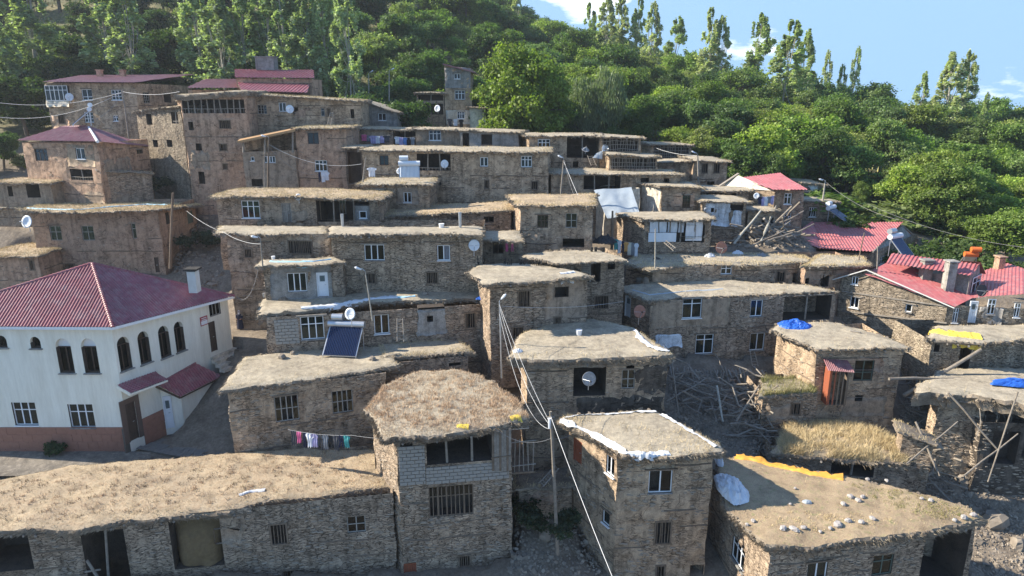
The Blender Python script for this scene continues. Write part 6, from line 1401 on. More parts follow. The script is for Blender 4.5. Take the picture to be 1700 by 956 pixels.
# near plants
for (px, Y, s, lab) in ((1496, 60, 1.7, 'bush left of the solar heater on legs'), (1530, 61, 2.0, 'bush directly behind the heater on legs'), (1556, 60, 1.8, 'bush left of the orange-tanked heater'), (1585, 63, 2.4, 'tall bush behind the orange-tanked heater'), (1640, 60, 2.2, 'bush behind the small brick chimney'), (1690, 58, 2.2, 'bush above the far right red roof')):
    x = base_at(px, Y); tree('bush0', x, Y, s, lab, (0.10, 0.15, 0.045), None, 'bush', 'bush', 1.4)
t = tree('bush0', 0, 0, .9, 'low round dark shrub against the tiled base of the white building', (0.05, 0.09, 0.035), None, 'shrub', 'shrub', 1.0, 0); t.location = PZ(88, 752, -20.3)
for (px, py, Y, s, lab) in ((330, 392, 63, 1.7, 'dark bush filling the corner beside the curved mud house'), (230, 306, 71, 1.8, 'low scrub on the bank below the hip-roofed house'), (262, 300, 71, 1.5, 'right-hand scrub clump on the rubble bank by the pale tower'), (935, 860, 31.6, 1.1, 'green weeds at the foot of the electricity pole'), (875, 842, 33, 1.3, 'weedy bank right of the tall thatched house')):
    p = PY(px, py, Y); tree('bush1', p.x, p.y, s, lab, (0.045, 0.065, 0.035), None, 'bush', 'bush', 1.3, p.z - s * .5)
def RO(px, py, at):
    z = at(.5, .5).z; p = PZ(px, py, z)
    for _ in range(5):
        q = at.h(p.x, p.y)
        if q is None: break
        p = PZ(px, py, q)
    return p
# ================================================================== objects
def cable(name, a, b, sag, label, mat='wire', r=.012, extra=None, cat='cable', group=None):
    a, b = vec(a), vec(b); n = 18; pts = [a.lerp(b, i / n) - Z * sag * 4 * (i / n) * (1 - i / n) for i in range(n + 1)]; g = MB(); g.tube(pts, r * .62, 4); return solo(name, g, mat, label, cat, group)
def dish(c, r, face, label, mat='dish_white', mast=None, group='satellite dishes on the walls and roofs'):
    """c centre, r radius, face = direction it looks"""
    f = vec(face).normalized(); t = thing('satellite_dish', label, 'satellite dish', vec(c) - Z * (mast or r), group); sx = f.cross(Z).normalized(); up = sx.cross(f); g = MB(); n = 20; V = [c - f * r * .22]; Fc = []
    rings = ((.35, .19), (.7, .10), (1, 0))
    for q, dpt in rings:
        for k in range(n): a = 2 * math.pi * k / n; V.append(c + (sx * math.cos(a) + up * math.sin(a) * 1.06) * r * q - f * r * dpt * 1.15)
    for k in range(n): Fc.append((0, 1 + k, 1 + (k + 1) % n))
    for i in range(2):
        for k in range(n): Fc.append((1 + i * n + k, 1 + (i + 1) * n + k, 1 + (i + 1) * n + (k + 1) % n, 1 + i * n + (k + 1) % n))
    V2 = [v - f * .02 for v in V]; m = len(V); g.add(V + V2, Fc + [tuple(i + m for i in reversed(q)) for q in Fc] + [(1 + 2 * n + k, m + 1 + 2 * n + k, m + 1 + 2 * n + (k + 1) % n, 1 + 2 * n + (k + 1) % n) for k in range(n)])
    g.build('reflector', mat, t, smooth=True)
    g = MB(); e = c + f * r * .95 - up * r * .1; g.tube([c - up * r - f * .02, e], .018 + r * .012, 5); g.tube([c + sx * r * .9, e], .012, 4); g.tube([c - sx * r * .9, e], .012, 4); g.build('feed_arm', 'galvanised', t)
    g = MB(); g.tube([e - f * .02, e + f * .14], .045, 7); g.build('receiver', 'charcoal' if mat != 'dish_white' else 'pvc', t)
    g = MB(); bk = c - f * r * .3; g.tube([bk, c - f * r * .45 - up * r * .2], .04, 6); q = c - f * r * .45 - up * r * .2; g.tube([q + Z * .1, Vector((q.x, q.y, c.z - (mast or r)))], .03, 6); g.build('mast', 'galvanised', t)
    return t
SF = Vector((-.25, -1, .35))
DISH = [((581, 521), 40.9, .36, 'dish_white', 'large white satellite dish standing above the rooftop solar water heater', .9, (-.3, -1, .3)), ((787, 407), 46.1, .38, 'dish_white', 'pale blue-white dish at the right end of the broad-edged mud house', .8, (.1, -1, .2)),
        ((495, 327), 52.7, .25, 'dish_white', 'small white dish on the mud wall left of the veranda', .5, (-.2, -1, .2)), ((44, 368), 58.5, .52, 'dish_white', 'big white dish on the wall corner of the blue-edged straw roof house', .9, (-.2, -1, .3)),
        ((162, 282), 66.5, .46, 'dish_white', 'white dish beside the porch of the hip-roofed house', .7, (.3, -1, .2)), ((115, 161), 79, .42, 'dish_white', 'dish fixed under the glazed corner bay', .6, (.4, -1, .2)),
        ((481, 181), 72, .40, 'dish_white', 'white dish next to the small white window of the long brown house', .5, (.3, -1, .3)), ((592, 214), 72.4, .32, 'dish_white', 'dish at the eave of the laundry-hung upper row house', .5, (.1, -1, .2)),
        ((738, 272), 61.6, .35, 'dish_white', 'white dish on the dark balcony of the broad mud house', .5, (-.1, -1, .2)), ((663, 284), 59.5, .26, 'dish_white', 'little white dish left of the rooftop tank and steel heater', .5, (-.2, -1, .3)),
        ((1005, 247), 67, .40, 'dish_white', 'tilted dish between the open loft and the wattle hayloft', .5, (.6, -1, .2)), ((972, 248), 67.2, .38, 'dish_grey', 'grey dish lying back inside the open dark loft', .4, (.2, -.5, .9)),
        ((1256, 325), 61, .26, 'dish_white', 'small bright dish on the laundry balcony by the red gable', .4, (-.3, -1, .2)), ((1341, 317), 73, .42, 'dish_dark', 'round dark dish against the cement hut', .5, (.3, -1, .2)),
        ((1062, 517), 45.0, .43, 'dish_rust', 'rusty red dish at the corner of the beige plastered house', 1.0, (.2, -1, .3)), ((1198, 411), 51.5, .44, 'dish_rust', 'rust-brown dish standing among junk on the long terrace roof', .7, (.0, -1, .15)),
        ((978, 629), 36.3, .40, 'dish_grey', 'grey perforated dish in the dark opening of the sooty house', .75, (.1, -1, .15)), ((1630, 482), 45.2, .40, 'dish_dark', 'dark dish under the dormer of the stone house', .6, (.1, -1, .2)),
        ((726, 171 + 9), 86.5, .4, 'dish_white', 'white dish on the porch shack beside the tall narrow house', .6, (-.4, -1, .2)), ((1500, 405), 57, .01, None, '', 0, (0, -1, 0))]
for (px, Y, r, mt, lab, ms, fc) in DISH:
    if mt: dish(PY(*px, Y), r, fc, lab, mt, ms)
def heater(p, d, wd, ln, label, tilt=38, tank='white_metal', second=True, mat='collector_tube', tcol='white_metal'):
    """solar water heater: p base middle front, d = direction the collector faces"""
    d = vec(d); d.z = 0; d = d.normalized(); s = d.cross(Z).normalized(); t = thing('solar_water_heater', label, 'water heater', p, 'rooftop solar water heaters'); ct, st_ = math.cos(rad(tilt)), math.sin(rad(tilt))
    lo = vec(p) + Z * .15; hi = lo - d * ln * ct + Z * ln * st_; u = (hi - lo).normalized(); nn = (d * st_ + Z * ct)
    g = MB()
    for sg in (-1, 1): g.bar(lo + s * sg * wd / 2, hi + s * sg * wd / 2, .06, .06); g.tube([hi + s * sg * wd / 2, Vector((hi.x, hi.y, p.z)) + s * sg * wd / 2], .03, 5); g.tube([lo + s * sg * wd / 2, Vector((lo.x, lo.y, p.z)) + s * sg * wd / 2], .03, 5)
    g.bar(lo - s * wd / 2, lo + s * wd / 2, .08, .06); g.bar(hi - s * wd / 2, hi + s * wd / 2, .05, .05); g.build('frame', 'galvanised', t)
    n = max(6, int(wd / .11))
    g = MB(); m = (lo + hi) / 2; g.box(m - nn * .03, s * (wd / 2 - .05), u * ln / 2, nn * .012); g.build('back_sheet', 'galvanised', t)
    for i in range(n): q = s * (wd * (-.5 + (i + .5) / n)); g = MB(); g.tube([lo + q * .96 + nn * .03, hi + q * .96 + nn * .03], min(.045, wd / n * .42), 6); g.build('collector_tube', mat, t)
    g = MB(); c = hi + nn * .1 + u * .14; g.tube([c - s * wd * .56, c + s * wd * .56], .21, 14); g.build('tank', tcol, t, smooth=False)
    if second: c2 = c + Z * .42 + s * wd * .28 - d * .1; g = MB(); g.tube([c2 - s * .36, c2 + s * .36], .22, 14); g.build('upper_tank', tank, t); g = MB(); g.tube([c2 - Z * .4 - s * .2, c2 - s * .2], .02, 5); g.tube([c2 - Z * .4 + s * .2, c2 + s * .2], .02, 5); g.build('bracket', 'galvanised', t)
    return t
hp = PY(563, 582, 40.0)
heater(Vector((hp.x - .1, 40.3, at3(.6, .95).z)), (-.12, -1, 0), 2.15, 2.1, 'large solar water heater with a blue tube collector on the pale earth roof', 42, 'galvanised', True, 'collector_tube', 'galvanised')
heater(PY(122, 209, 70), (-.9, -.5, 0), 1.6, 2.0, 'solar heater with silver tank on the faded maroon hipped roof', 40, 'white_metal', True)
heater(PY(680, 297, 57.5), (0.1, -1, 0), 1.6, 1.0, 'steel-faced solar heater on the small low house roof', 70, 'white_metal', True, 'white_metal')
heater(PY(1408, 369, 65), (.7, -.7, 0), 1.5, 1.9, 'solar heater at the top of the big red shed roof', 30, 'white_metal', True)
heater(PY(1508, 428, 52), (.5, -.8, 0), 1.4, 1.7, 'solar heater on legs between the red shed and the stone house', 45, 'galvanised', True)
heater(PY(1604, 437, 55), (.2, 1, 0), .9, .8, 'solar heater with bright orange tanks behind the dormer', 45, 'orange_paint', True, 'collector_tube', 'orange_paint')
# poles, lamps, cables
def pole(p0, p1, r, label, lamp=None, mat='wood_grey', name='utility_pole', cat='pole', arm=True):
    t = thing(name, label, cat, p0); g = MB(); g.tube([p0 - Z * .3, vec(p0).lerp(p1, .5), p1], [r, r * .85, r * .65], 9); g.build('shaft', mat, t)
    if lamp:
        e = vec(p1) + vec(lamp); g = MB(); g.tube([p1, vec(p1).lerp(e, .6) + Z * .1, e], .02, 5); g.build('lamp_arm', 'galvanised', t); g = MB(); dl = vec(lamp).normalized(); g.tube([e - dl * .1, e + dl * .06, e + dl * .24, e + dl * .36], [.03, .07, .085, .03], 8); g.build('lamp_head', 'white_metal', t)
    elif arm: g = MB(); g.bar(vec(p1) - Z * .3 - Vector((.2, 0, 0)), vec(p1) - Z * .3 + Vector((.2, 0, 0)), .05, .05); g.build('crossarm', 'wood_grey', t)
    return t
pb = PY(926, 912, 31.0); pt_ = PY(914, 683, 31.0)
pole(pb, pt_, .10, 'tall weathered electricity pole standing in the dark alley left of the tower', None, 'wood_old'); g = MB(); q = PY(912, 702, 30.9); g.tube([q - Z * .3, q + Z * .25], [.06, .09], 6); solo('insulator_box', g, 'pvc', 'white junction box strapped near the top of the alley pole', 'junction box')
lp = PY(833, 620, 39.0); lt = PY(829, 500, 39.0)
pole(lp, lt, .055, 'slender street lamp pole with an egg-shaped lamp before the sharp-cornered roof', (.16, 0, .18), 'galvanised', 'street_lamp', 'street lamp')
cs_ = [(829, 505, 39, 912, 700, 31, .3), (830, 512, 39, 913, 706, 31, .9), (829, 520, 39, 910, 712, 31, 1.6), (838, 510, 39, 1012, 352 + 200, 39, .6)]
for i, (a, b, c, d, e, f_, s) in enumerate(cs_[:3]): cable('cable', PY(a, b, c), PY(d, e, f_), s, ['upper', 'middle', 'lowest slack'][i] + ' cable running from the street lamp down to the alley pole', 'white_wire', .016)
cable('cable', PY(914, 690, 31), PY(1030, 990, 22), .15, 'thick pale cable slanting from the alley pole to the bottom of the frame', 'white_wire', .022)
cable('cable', PY(914, 728, 31), PY(818, 708, 31.4), .5, 'slack cable from the alley pole to the thatched roof', 'wire', .014); cable('cable', PY(914, 728, 31), PY(946, 722, 32), .1, 'short cable from the alley pole to the tower', 'wire', .014)
cable('cable', PY(833, 508, 39), PY(1036, 500, 44), .25, 'thin cable crossing from the lamp to the white door of the beige house', 'white_wire', .014)
p0, p1 = PY(618, 525, 40.8), PY(606, 450, 40.8)
pole(p0, p1, .05, 'thin whitewashed mast leaning over the heater house terrace', (-.3, 0, .12), 'bark_pale', 'lamp_mast', 'mast')
pole(PY(282, 440, 57.5), PY(287, 320, 57.5), .13, 'brown wooden pole in front of the curved mud house', None, 'wood', arm=False)
pole(PY(445, 310, 64), PY(446, 228, 64), .10, 'wooden lamp pole before the slanting porch roof', (-.35, 0, .1), 'wood', 'street_lamp', 'street lamp')
pole(PY(439, 310, 63.6), PY(439, 240, 64), .06, 'thinner second stick beside the porch lamp pole', None, 'wood_grey', arm=False)
pole(PY(600, 318, 57.8), PY(607, 262, 57.8), .07, 'leaning pale stick on the straw roof below the grey balcony', None, 'wood_grey', arm=False)
pole(PY(930, 330, 59), PY(936, 263, 59), .07, 'leaning lamp post in front of the shaded stable', (-.2, 0, .1), 'wood_grey', 'street_lamp', 'street lamp')
cable('cable', PY(936, 268, 59), PY(962, 330, 56), .05, 'stay wire from the leaning lamp post to the straw roof', 'white_wire', .03); cable('cable', PY(961, 336, 56), PY(937, 266, 58.8), .6, 'slack cable beside the stay wire of the leaning lamp post', 'wire', .02)
pole(PY(1160, 303, 69), PY(1158, 256, 69), .10, 'lamp post at the corner of the two-window mud block', (-.3, 0, .15), 'wood_grey', 'street_lamp', 'street lamp')
pole(PY(1366, 332, 68), PY(1370, 300, 68), .09, 'pale lamp post right of the cement hut', (-.3, 0, .08), 'bark_pale', 'street_lamp', 'street lamp')
cable('cable', PY(1371, 302, 68), PY(1492, 365, 60), .5, 'power cable from the pale lamp post down across the trees', 'wire', .022); cable('cable', PY(1440, 338, 63), PY(1712, 412, 52), .6, 'long power cable crossing above the red roofs to the right edge', 'wire', .02)
cable('cable', PY(1158, 258, 69), PY(1090, 246, 78), .2, 'cable from the two-window block lamp post to the haylofts', 'white_wire', .03)
pole(PY(1426, 428, 52), PY(1435, 386, 52), .05, 'thin dark iron post in front of the big red shed roof', None, 'wood', arm=False); pole(PY(1457, 440, 50), PY(1457, 408, 50), .05, 'short bare post left of the stone house roof', None, 'wood_grey', arm=False)
pole(PY(1016, 408, 54), PY(1017, 350, 54), .12, 'dark timber post by the coloured washing below the grey sheet', None, 'wood', arm=False); pole(PY(1088, 438, 49.5), PY(1088, 380, 49.5), .06, 'pale straight stick at the front of the junk-strewn terrace', None, 'bark_pale', arm=False)
for x, yt, Y in ((612, 122, 92), (646, 118, 92)): pole(PY(x, 165, Y), PY(x, yt, Y), .09, ('left' if x < 620 else 'right') + ' of two pale lamp posts under the trees above the cement lean-to', (.35 if x > 620 else .3, 0, .2), 'bark_pale', 'street_lamp', 'street lamp')
pole(PY(215, 235, 77), PY(203, 148, 77), .10, 'leaning timber electricity pole before the large top-left house', None, 'wood_grey')
for (x, y, Y, s, l) in ((-20, 168, 78, .8, 'upper'), (-20, 192, 78, 1.2, 'lower')): cable('cable', PY(203, 153, 77), PY(x, y, Y), s, l + ' cable from the leaning pole to the left edge', 'white_wire', .03)
cable('cable', PY(203, 152, 77), PY(298, 152, 71), .3, 'cable from the leaning pole to the gallery roof', 'white_wire', .03); cable('cable', PY(203, 155, 77), PY(155, 200, 72), .4, 'slack cable from the leaning pole to the hip roof', 'wire', .025)
pole(PY(436, 440, 43.9), PY(432, 395, 43.9), .05, 'forked lamp stick on the corner of the small cement house', (-.25, 0, .05), 'wood_grey', 'lamp_stick', 'lamp')
cable('cable', PY(432, 405, 43.9), PY(372, 386, 47.6), .2, 'cable from the forked lamp stick to the tall end house', 'white_wire', .02); cable('cable', PY(372, 386, 47.6), PY(310, 350, 60), .2, 'cable running up the alley from the tall end house', 'white_wire', .02); cable('cable', PY(430, 440, 43.9), PY(392, 492, 44), 1.0, 'slack cable sagging to the corner of the maroon roof', 'wire', .022)
cable('cable', PY(447, 240, 64), PY(600, 272, 62), .8, 'cable from the porch lamp pole to the broad mud house', 'white_wire', .02); cable('cable', PY(447, 245, 64), PY(523, 290, 65), .6, 'lower cable from the porch lamp pole to the white window', 'wire', .02)
# washing
def garment(p, kind, col, s, fwd, label, group, w_=.45, h_=.6):
    """p hang point; shirts and trousers with folds"""
    s = vec(s).normalized(); n = 10; V = []; Fc = []; ph = R.uniform(0, 6); rows = 9; f = vec(fwd)
    for j in range(rows + 1):
        t = j / rows
        if kind == 'shirt': wd = w_ * (1.45 if .0 < t < .28 else (.62 if t == 0 else .95)) / 1.0
        elif kind == 'trousers': wd = w_ * (.62 + .1 * t)
        else: wd = w_
        for i in range(n + 1):
            q = i / n - .5; x = q * wd
            if kind == 'trousers' and t > .4: x += .03 * (1 if q > 0 else -1) * (t - .3)
            V.append(vec(p) + s * x - Z * (h_ * t * (1 + .05 * math.sin(i * 1.7 + ph))) + f * (.035 * math.sin(i * 1.5 + ph) * (.3 + t) + .02 * math.sin(j + ph)))
    w2 = n + 1
    for j in range(rows):
        for i in range(n):
            if kind == 'trousers' and j > 4 and i == n // 2: continue
            Fc.append((j * w2 + i, j * w2 + i + 1, (j + 1) * w2 + i + 1, (j + 1) * w2 + i))
    m = len(V); g = MB(); g.add(V + [v + f * .012 for v in V], Fc + [tuple(k + m for k in reversed(q)) for q in Fc]); return solo(kind if kind != 'towel' else 'cloth', g, 'cloth_' + col, label, {'shirt': 'shirt', 'trousers': 'trousers', 'towel': 'cloth'}[kind], group, smooth=True)
def line(a, b, sag, items, lab, place, h=.55, wd=.42):
    a, b = vec(a), vec(b); cable('clothes_line', a, b, sag, lab, 'white_wire', .010, cat='clothes line'); s = b - a; s.z = 0; f = Vector((s.y, -s.x, 0)).normalized(); n = len(items)
    for i, (k, c) in enumerate(items):
        t = .05 + .9 * (i + .5) / n; p = a.lerp(b, t) - Z * sag * 4 * t * (1 - t)
        garment(p, k, c, s, f, '%s %s hanging %s from left %s' % (c, {'shirt': 'shirt', 'trousers': 'trousers', 'towel': 'cloth'}[k], ORD[i], place), 'washing ' + place, wd * R.uniform(.85, 1.15), h * R.uniform(.85, 1.2))
la, lb_ = PY(478, 713, 34.2), PY(648, 728, 32.2)
mid_ = la.lerp(lb_, .64)
line(la, mid_, .12, [('towel', 'charcoal'), ('towel', 'pink'), ('trousers', 'navy'), ('shirt', 'white'), ('shirt', 'lilac'), ('trousers', 'charcoal'), ('shirt', 'grey'), ('trousers', 'black'), ('shirt', 'charcoal'), ('trousers', 'navy'), ('shirt', 'teal')], 'clothes line strung before the middle mud house', 'on the line before the middle mud house', .78, .34)
cable('clothes_line', mid_, lb_, .05, 'empty end of the clothes line reaching the thatched house', 'white_wire', .010, cat='clothes line')
line(PY(1018, 395, 53.5), PY(1062, 404, 53), .1, [('shirt', 'teal'), ('shirt', 'white'), ('trousers', 'navy'), ('shirt', 'orange'), ('towel', 'cream'), ('towel', 'grey'), ('shirt', 'white')], 'clothes line between the dark post and the plastic-fronted room', 'on the line below the grey hanging sheet', .9, .3)
line(PY(598, 222, 71.8), PY(648, 224, 71.5), .15, [('towel', 'pink'), ('shirt', 'grey'), ('shirt', 'lilac'), ('towel', 'white'), ('towel', 'lilac'), ('shirt', 'charcoal')], 'clothes line on the upper row house wall', 'on the upper row house', .7, .5)
line(PY(654, 226, 71.5), PY(690, 227, 71.3), .1, [('shirt', 'white'), ('towel', 'lilac'), ('shirt', 'blue'), ('trousers', 'black'), ('shirt', 'grey')], 'clothes line across the dark bay of the upper row', 'across the dark bay of the upper row', .8, .36)
line(PY(1258, 326, 60.6), PY(1287, 324, 60.6), .08, [('shirt', 'navy'), ('shirt', 'lilac'), ('towel', 'white'), ('shirt', 'grey'), ('towel', 'lilac')], 'clothes line on the balcony by the red gable', 'on the balcony by the red gable', .7, .3)
line(PY(526, 285, 65.2), PY(546, 285, 65.2), .02, [('trousers', 'navy'), ('towel', 'white'), ('shirt', 'white')], 'short clothes line under the white window of the porch house', 'under the white porch-house window', .8, .34)
line(PY(836, 402, 48.6), PY(856, 403, 48.6), .03, [('towel', 'pink'), ('trousers', 'pink')], 'short line before the low dark-windowed annex', 'before the low dark-windowed annex', .6, .2)
line(PY(740, 196, 87.4), PY(772, 198, 87.2), .05, [('shirt', 'charcoal'), ('towel', 'white'), ('shirt', 'black')], 'clothes line at the foot of the tall narrow house', 'at the foot of the tall narrow house', .9, .5)
garment(PY(617, 278, 61.3), 'shirt', 'white', (1, 0, 0), Vector((0, -1, 0)), 'single white shirt hung on the wall of the broad mud house', 'washing on the broad mud house', .6, .8)
# ladders
def ladder(p0, p1, wd, n, label, s=(1, 0, 0)):
    p0, p1, s = vec(p0), vec(p1), vec(s).normalized(); t = thing('ladder', label, 'ladder', p0, 'wooden ladders')
    for k in (-1, 1): g = MB(); g.tube([p0 + s * k * wd / 2, p1 + s * k * wd * .42], .035, 6); g.build('rail', 'wood_grey', t)
    for i in range(n): q = p0.lerp(p1, (i + .6) / n); g = MB(); g.tube([q - s * wd * .47, q + s * wd * .47], .024, 5); g.build('rung', 'wood_grey', t)
ladder(PY(665, 567, 40.5), PY(664, 528, 40.95), .42, 6, 'wooden ladder leaning on the heater house wall'); ladder(PY(1254, 608, 45.0), PY(1249, 584, 45.4), .4, 5, 'small ladder at the foot of the two-storey plastered house')
ladder(PY(1120, 414, 53), PY(1104, 401, 54), .4, 6, 'ladder lying aslant below the plastic-fronted room', (.5, .6, .3)); ladder(PY(898, 805, 33), PY(925, 775, 34), .4, 8, 'crude ladder in the alley behind the electricity pole', (.5, -.8, 0))
ladder(PY(546, 208, 71.5), PY(551, 186, 72.2), .35, 5, 'ladder against the long brown house below the twin red roofs'); ladder(PY(986, 275, 66.3), PY(979, 258, 66.9), .5, 5, 'ladder hanging from the open dark loft')
# tarps
def crumple(name, c, rx, ry, h, mat, label, seed=0, cat='tarpaulin', n=26):
    g = MB(); V = []; Fc = []
    for i in range(n + 1):
        for j in range(n + 1):
            x, y = 2 * i / n - 1, 2 * j / n - 1; q = math.hypot(x, y); e = 1 + .25 * noise.noise(Vector((x * 1.3, y * 1.3, seed))); m_ = max(abs(x), abs(y)); k = (m_ / q if q > .01 else 1); x2, y2 = x * k * e, y * k * e
            f = max(0, 1 - m_ ** 2); z = h * (f * (.55 + .9 * abs(noise.noise(Vector((x * 2.2, y * 2.2, seed + 4))))) + .30 * abs(noise.noise(Vector((x * 5, y * 5, seed)))) ) 
            V.append(vec(c) + Vector((x2 * rx, y2 * ry, z + .03 + (.0 if m_ < 1 else -.05))))
    w2 = n + 1; g.add(V, [(i * w2 + j, (i + 1) * w2 + j, (i + 1) * w2 + j + 1, i * w2 + j + 1) for i in range(n) for j in range(n)])
    return solo(name, g, mat, label, cat, smooth=False)
zr31 = at31(.3, .6).z
crumple('tarpaulin', RO(1320, 541, at31), 1.15, .8, .42, 'plastic_blue', 'crumpled bright blue tarpaulin heaped in the open roofed bay', 3)
crumple('tarpaulin', RO(1214, 812, at34), .8, 1.45, .55, 'plastic_white', 'pale blue-white sacking heaped over the edge of the big brown roof', 8)
crumple('cloth', RO(1194, 768, at34), .22, .5, .4, 'plastic_white', 'small white rag tucked behind the tower on the brown roof', 5, 'cloth')
crumple('tarpaulin', PZ(713, 614, at3b(.5, .5).z - 2.4), .75, .5, .3, 'plastic_blue', 'bright blue sheet showing behind the shaggy thatched roof', 12)
crumple('tarpaulin', PZ(1685, 636, -16.2), 1.5, .55, .25, 'plastic_blue', 'blue tarpaulin on the collapsed terrace at the right edge', 15)
crumple('tarpaulin', PZ(803, 496, at4(.97, .1).z), .55, .25, .2, 'plastic_blue', 'small blue plastic scrap at the end of the heater house roof', 21)
crumple('cloth', PY(1004, 403, 52.5), .9, .5, .7, 'black_cloth', 'black tent-like cover beside the coloured washing', 24, 'cover')
def drape(pts, w_in, w_down, mat, label, name='tarpaulin', n=40, cat='tarpaulin', inward=Vector((0, 1, 0)), amp=.06, parent=None, on=None):
    P = resample([vec(p) for p in pts], n); prof = [(w_in, .05), (w_in * .6, .06), (w_in * .25, .08), (0, .03), (-.07, -.08), (-.09, -.08 - w_down)]; g = MB(); V = []
    for i, p in enumerate(P):
        d = (P[min(n, i + 1)] - P[max(0, i - 1)]); d.z = 0; d = d.normalized(); nn = Vector((-d.y, d.x, 0)); nn = nn if nn.dot(inward) > 0 else -nn; k = 1 + .95 * noise.noise(p * 1.9)
        for a, b in prof:
            if on and b > -.07:
                s_ = p + nn * a * k; hz = on.h(s_.x, s_.y)
                if hz is not None: V.append(Vector((s_.x, s_.y, hz + .035 + R.uniform(0, amp * .8)))); continue
            V.append(p + nn * a * k + Z * (b * (k if b < -.08 else 1)) + Vector((R.uniform(-1, 1), R.uniform(-1, 1), R.uniform(-1, 1))) * amp * .5 + nn * .08 * noise.noise(p * 3))
    m = len(prof); g.add(V, [(i * m + k, (i + 1) * m + k, (i + 1) * m + k + 1, i * m + k + 1) for i in range(n) for k in range(m - 1)])
    if parent: return g.build(name, mat, parent, smooth=True)
    return solo(name, g, mat, label, cat, smooth=True)
z34 = at34(.5, 1).z
z40 = at40(.4, 0).z
drape([PZ(x, y, z40 + .02) for x, y in ((44, 345), (80, 347), (120, 348), (160, 344), (200, 340), (240, 337), (275, 337))], .35, .12, 'plastic_pale_blue', 'pale blue plastic sheet along the straw roof edge of the long curved house', n=50, amp=.09, on=at40)
drape([PZ(x, y, z34 + .02) for x, y in ((1219, 761), (1255, 768), (1300, 778), (1350, 790), (1400, 799))], .5, .1, 'plastic_orange', 'long orange tarpaulin strip along the back edge of the big brown roof', inward=Vector((0, 1, 0)), amp=.13, on=at34)
z35 = at35(.5, .5).z + .03
drape([PZ(x, y, z35) for x, y in ((930, 697), (975, 715), (1008, 733), (1036, 749), (1065, 752))], .26, .05, 'plastic_white', 'white sheeting along the left edge of the tower roof', inward=Vector((.5, .5, 0)), on=at35)
drape([PZ(x, y, z35) for x, y in ((1036, 749), (1075, 753), (1112, 750))], .25, .3, 'plastic_white', 'white sheet drooping over the front edge of the tower roof', inward=Vector((0, 1, 0)), on=at35)
drape([PZ(x, y, z35) for x, y in ((1098, 684), (1130, 702), (1160, 722), (1192, 741))], .2, .0, 'plastic_white', 'white sheeting along the right edge of the tower roof', inward=Vector((-.5, -.3, 0)), on=at35)
drape([PZ(x, y, z35) for x, y in ((934, 692), (1000, 686), (1060, 681), (1090, 680))], .1, .0, 'plastic_white', 'narrow white sheeting on the back edge of the tower roof', inward=Vector((0, -1, 0)), on=at35)
z36 = at36(.5, .5).z + .02
drape([PZ(x, y, z36) for x, y in ((1056, 549), (1068, 562), (1084, 576), (1112, 583))], .32, .0, 'plastic_white', 'white cloth strip on the right rim of the wavy earth roof', inward=Vector((-1, -.3, 0)), amp=.08, on=at36)
z4 = at4(.5, 0).z + .03
drape([PZ(x, y, z4) for x, y in ((500, 514), (560, 507), (620, 498), (660, 496))], .3, .12, 'plastic_white', 'whitish plastic along the front of the heater house roof', amp=.11, on=at4)
drape([PZ(x, y, z4) for x, y in ((655, 496), (672, 496), (690, 494))], .3, .12, 'plastic_pale_blue', 'pale blue plastic scrap on the heater house roof edge', n=10, amp=.05, on=at4)
z6 = at6(.5, 0).z
drape([PZ(x, y, z6) for x, y in ((447, 436), (480, 437), (520, 436), (550, 432))], .12, .12, 'plastic_pale_blue', 'turquoise plastic under the roof edge of the small cement house', n=24, amp=.05, on=at6)
z5 = at5(.6, 0).z
drape([PZ(x, y, z5) for x, y in ((930, 459), (945, 458), (955, 457))], .2, .3, 'plastic_white', 'white plastic flap on the sharp-cornered roof front', n=10, on=at5)
z30 = at30(.1, 0).z
drape([PZ(x, y, z30) for x, y in ((1050, 484), (1078, 493), (1110, 490), (1155, 486), (1200, 484))], .1, .12, 'plastic_grey', 'grey-blue membrane hanging under the roof edge of the plastered house', n=30, amp=.04, on=at30)
z37 = at37(.2, 0).z + .03
drape([PZ(x, y, z37) for x, y in ((1542, 552), (1575, 560), (1605, 563), (1630, 566))], .75, .38, 'plastic_yellow', 'bright yellow tarpaulin folded over the remnant roof edge', amp=.10, on=at37)
zt_ = at_th(.6, 0).z
for (q, lab) in (([(758, 710), (778, 710)], 'yellow scrap at the front of the shaggy thatch'), ([(848, 698), (866, 695)], 'small yellow scrap at the right corner of the shaggy thatch')): drape([PZ(x, y, zt_ + .05) for x, y in q], .25, .05, 'plastic_yellow', lab, n=6, on=at_th)
z1 = at_long(.6, 0).z + .02
drape([PZ(x, y, z1) for x, y in ((398, 828), (415, 822), (440, 820))], .2, .05, 'plastic_white', 'white plastic strip near the front edge of the long straw roof', n=10, on=at_long)
sheet(None, PY(984, 262, 66), PY(1000, 264, 66), PY(1000, 250, 66.5), PY(990, 254, 66.5), 'plastic_grey', 'tarpaulin', .05, label='grey scrap of sheet dangling from the open dark loft', cat='tarpaulin')
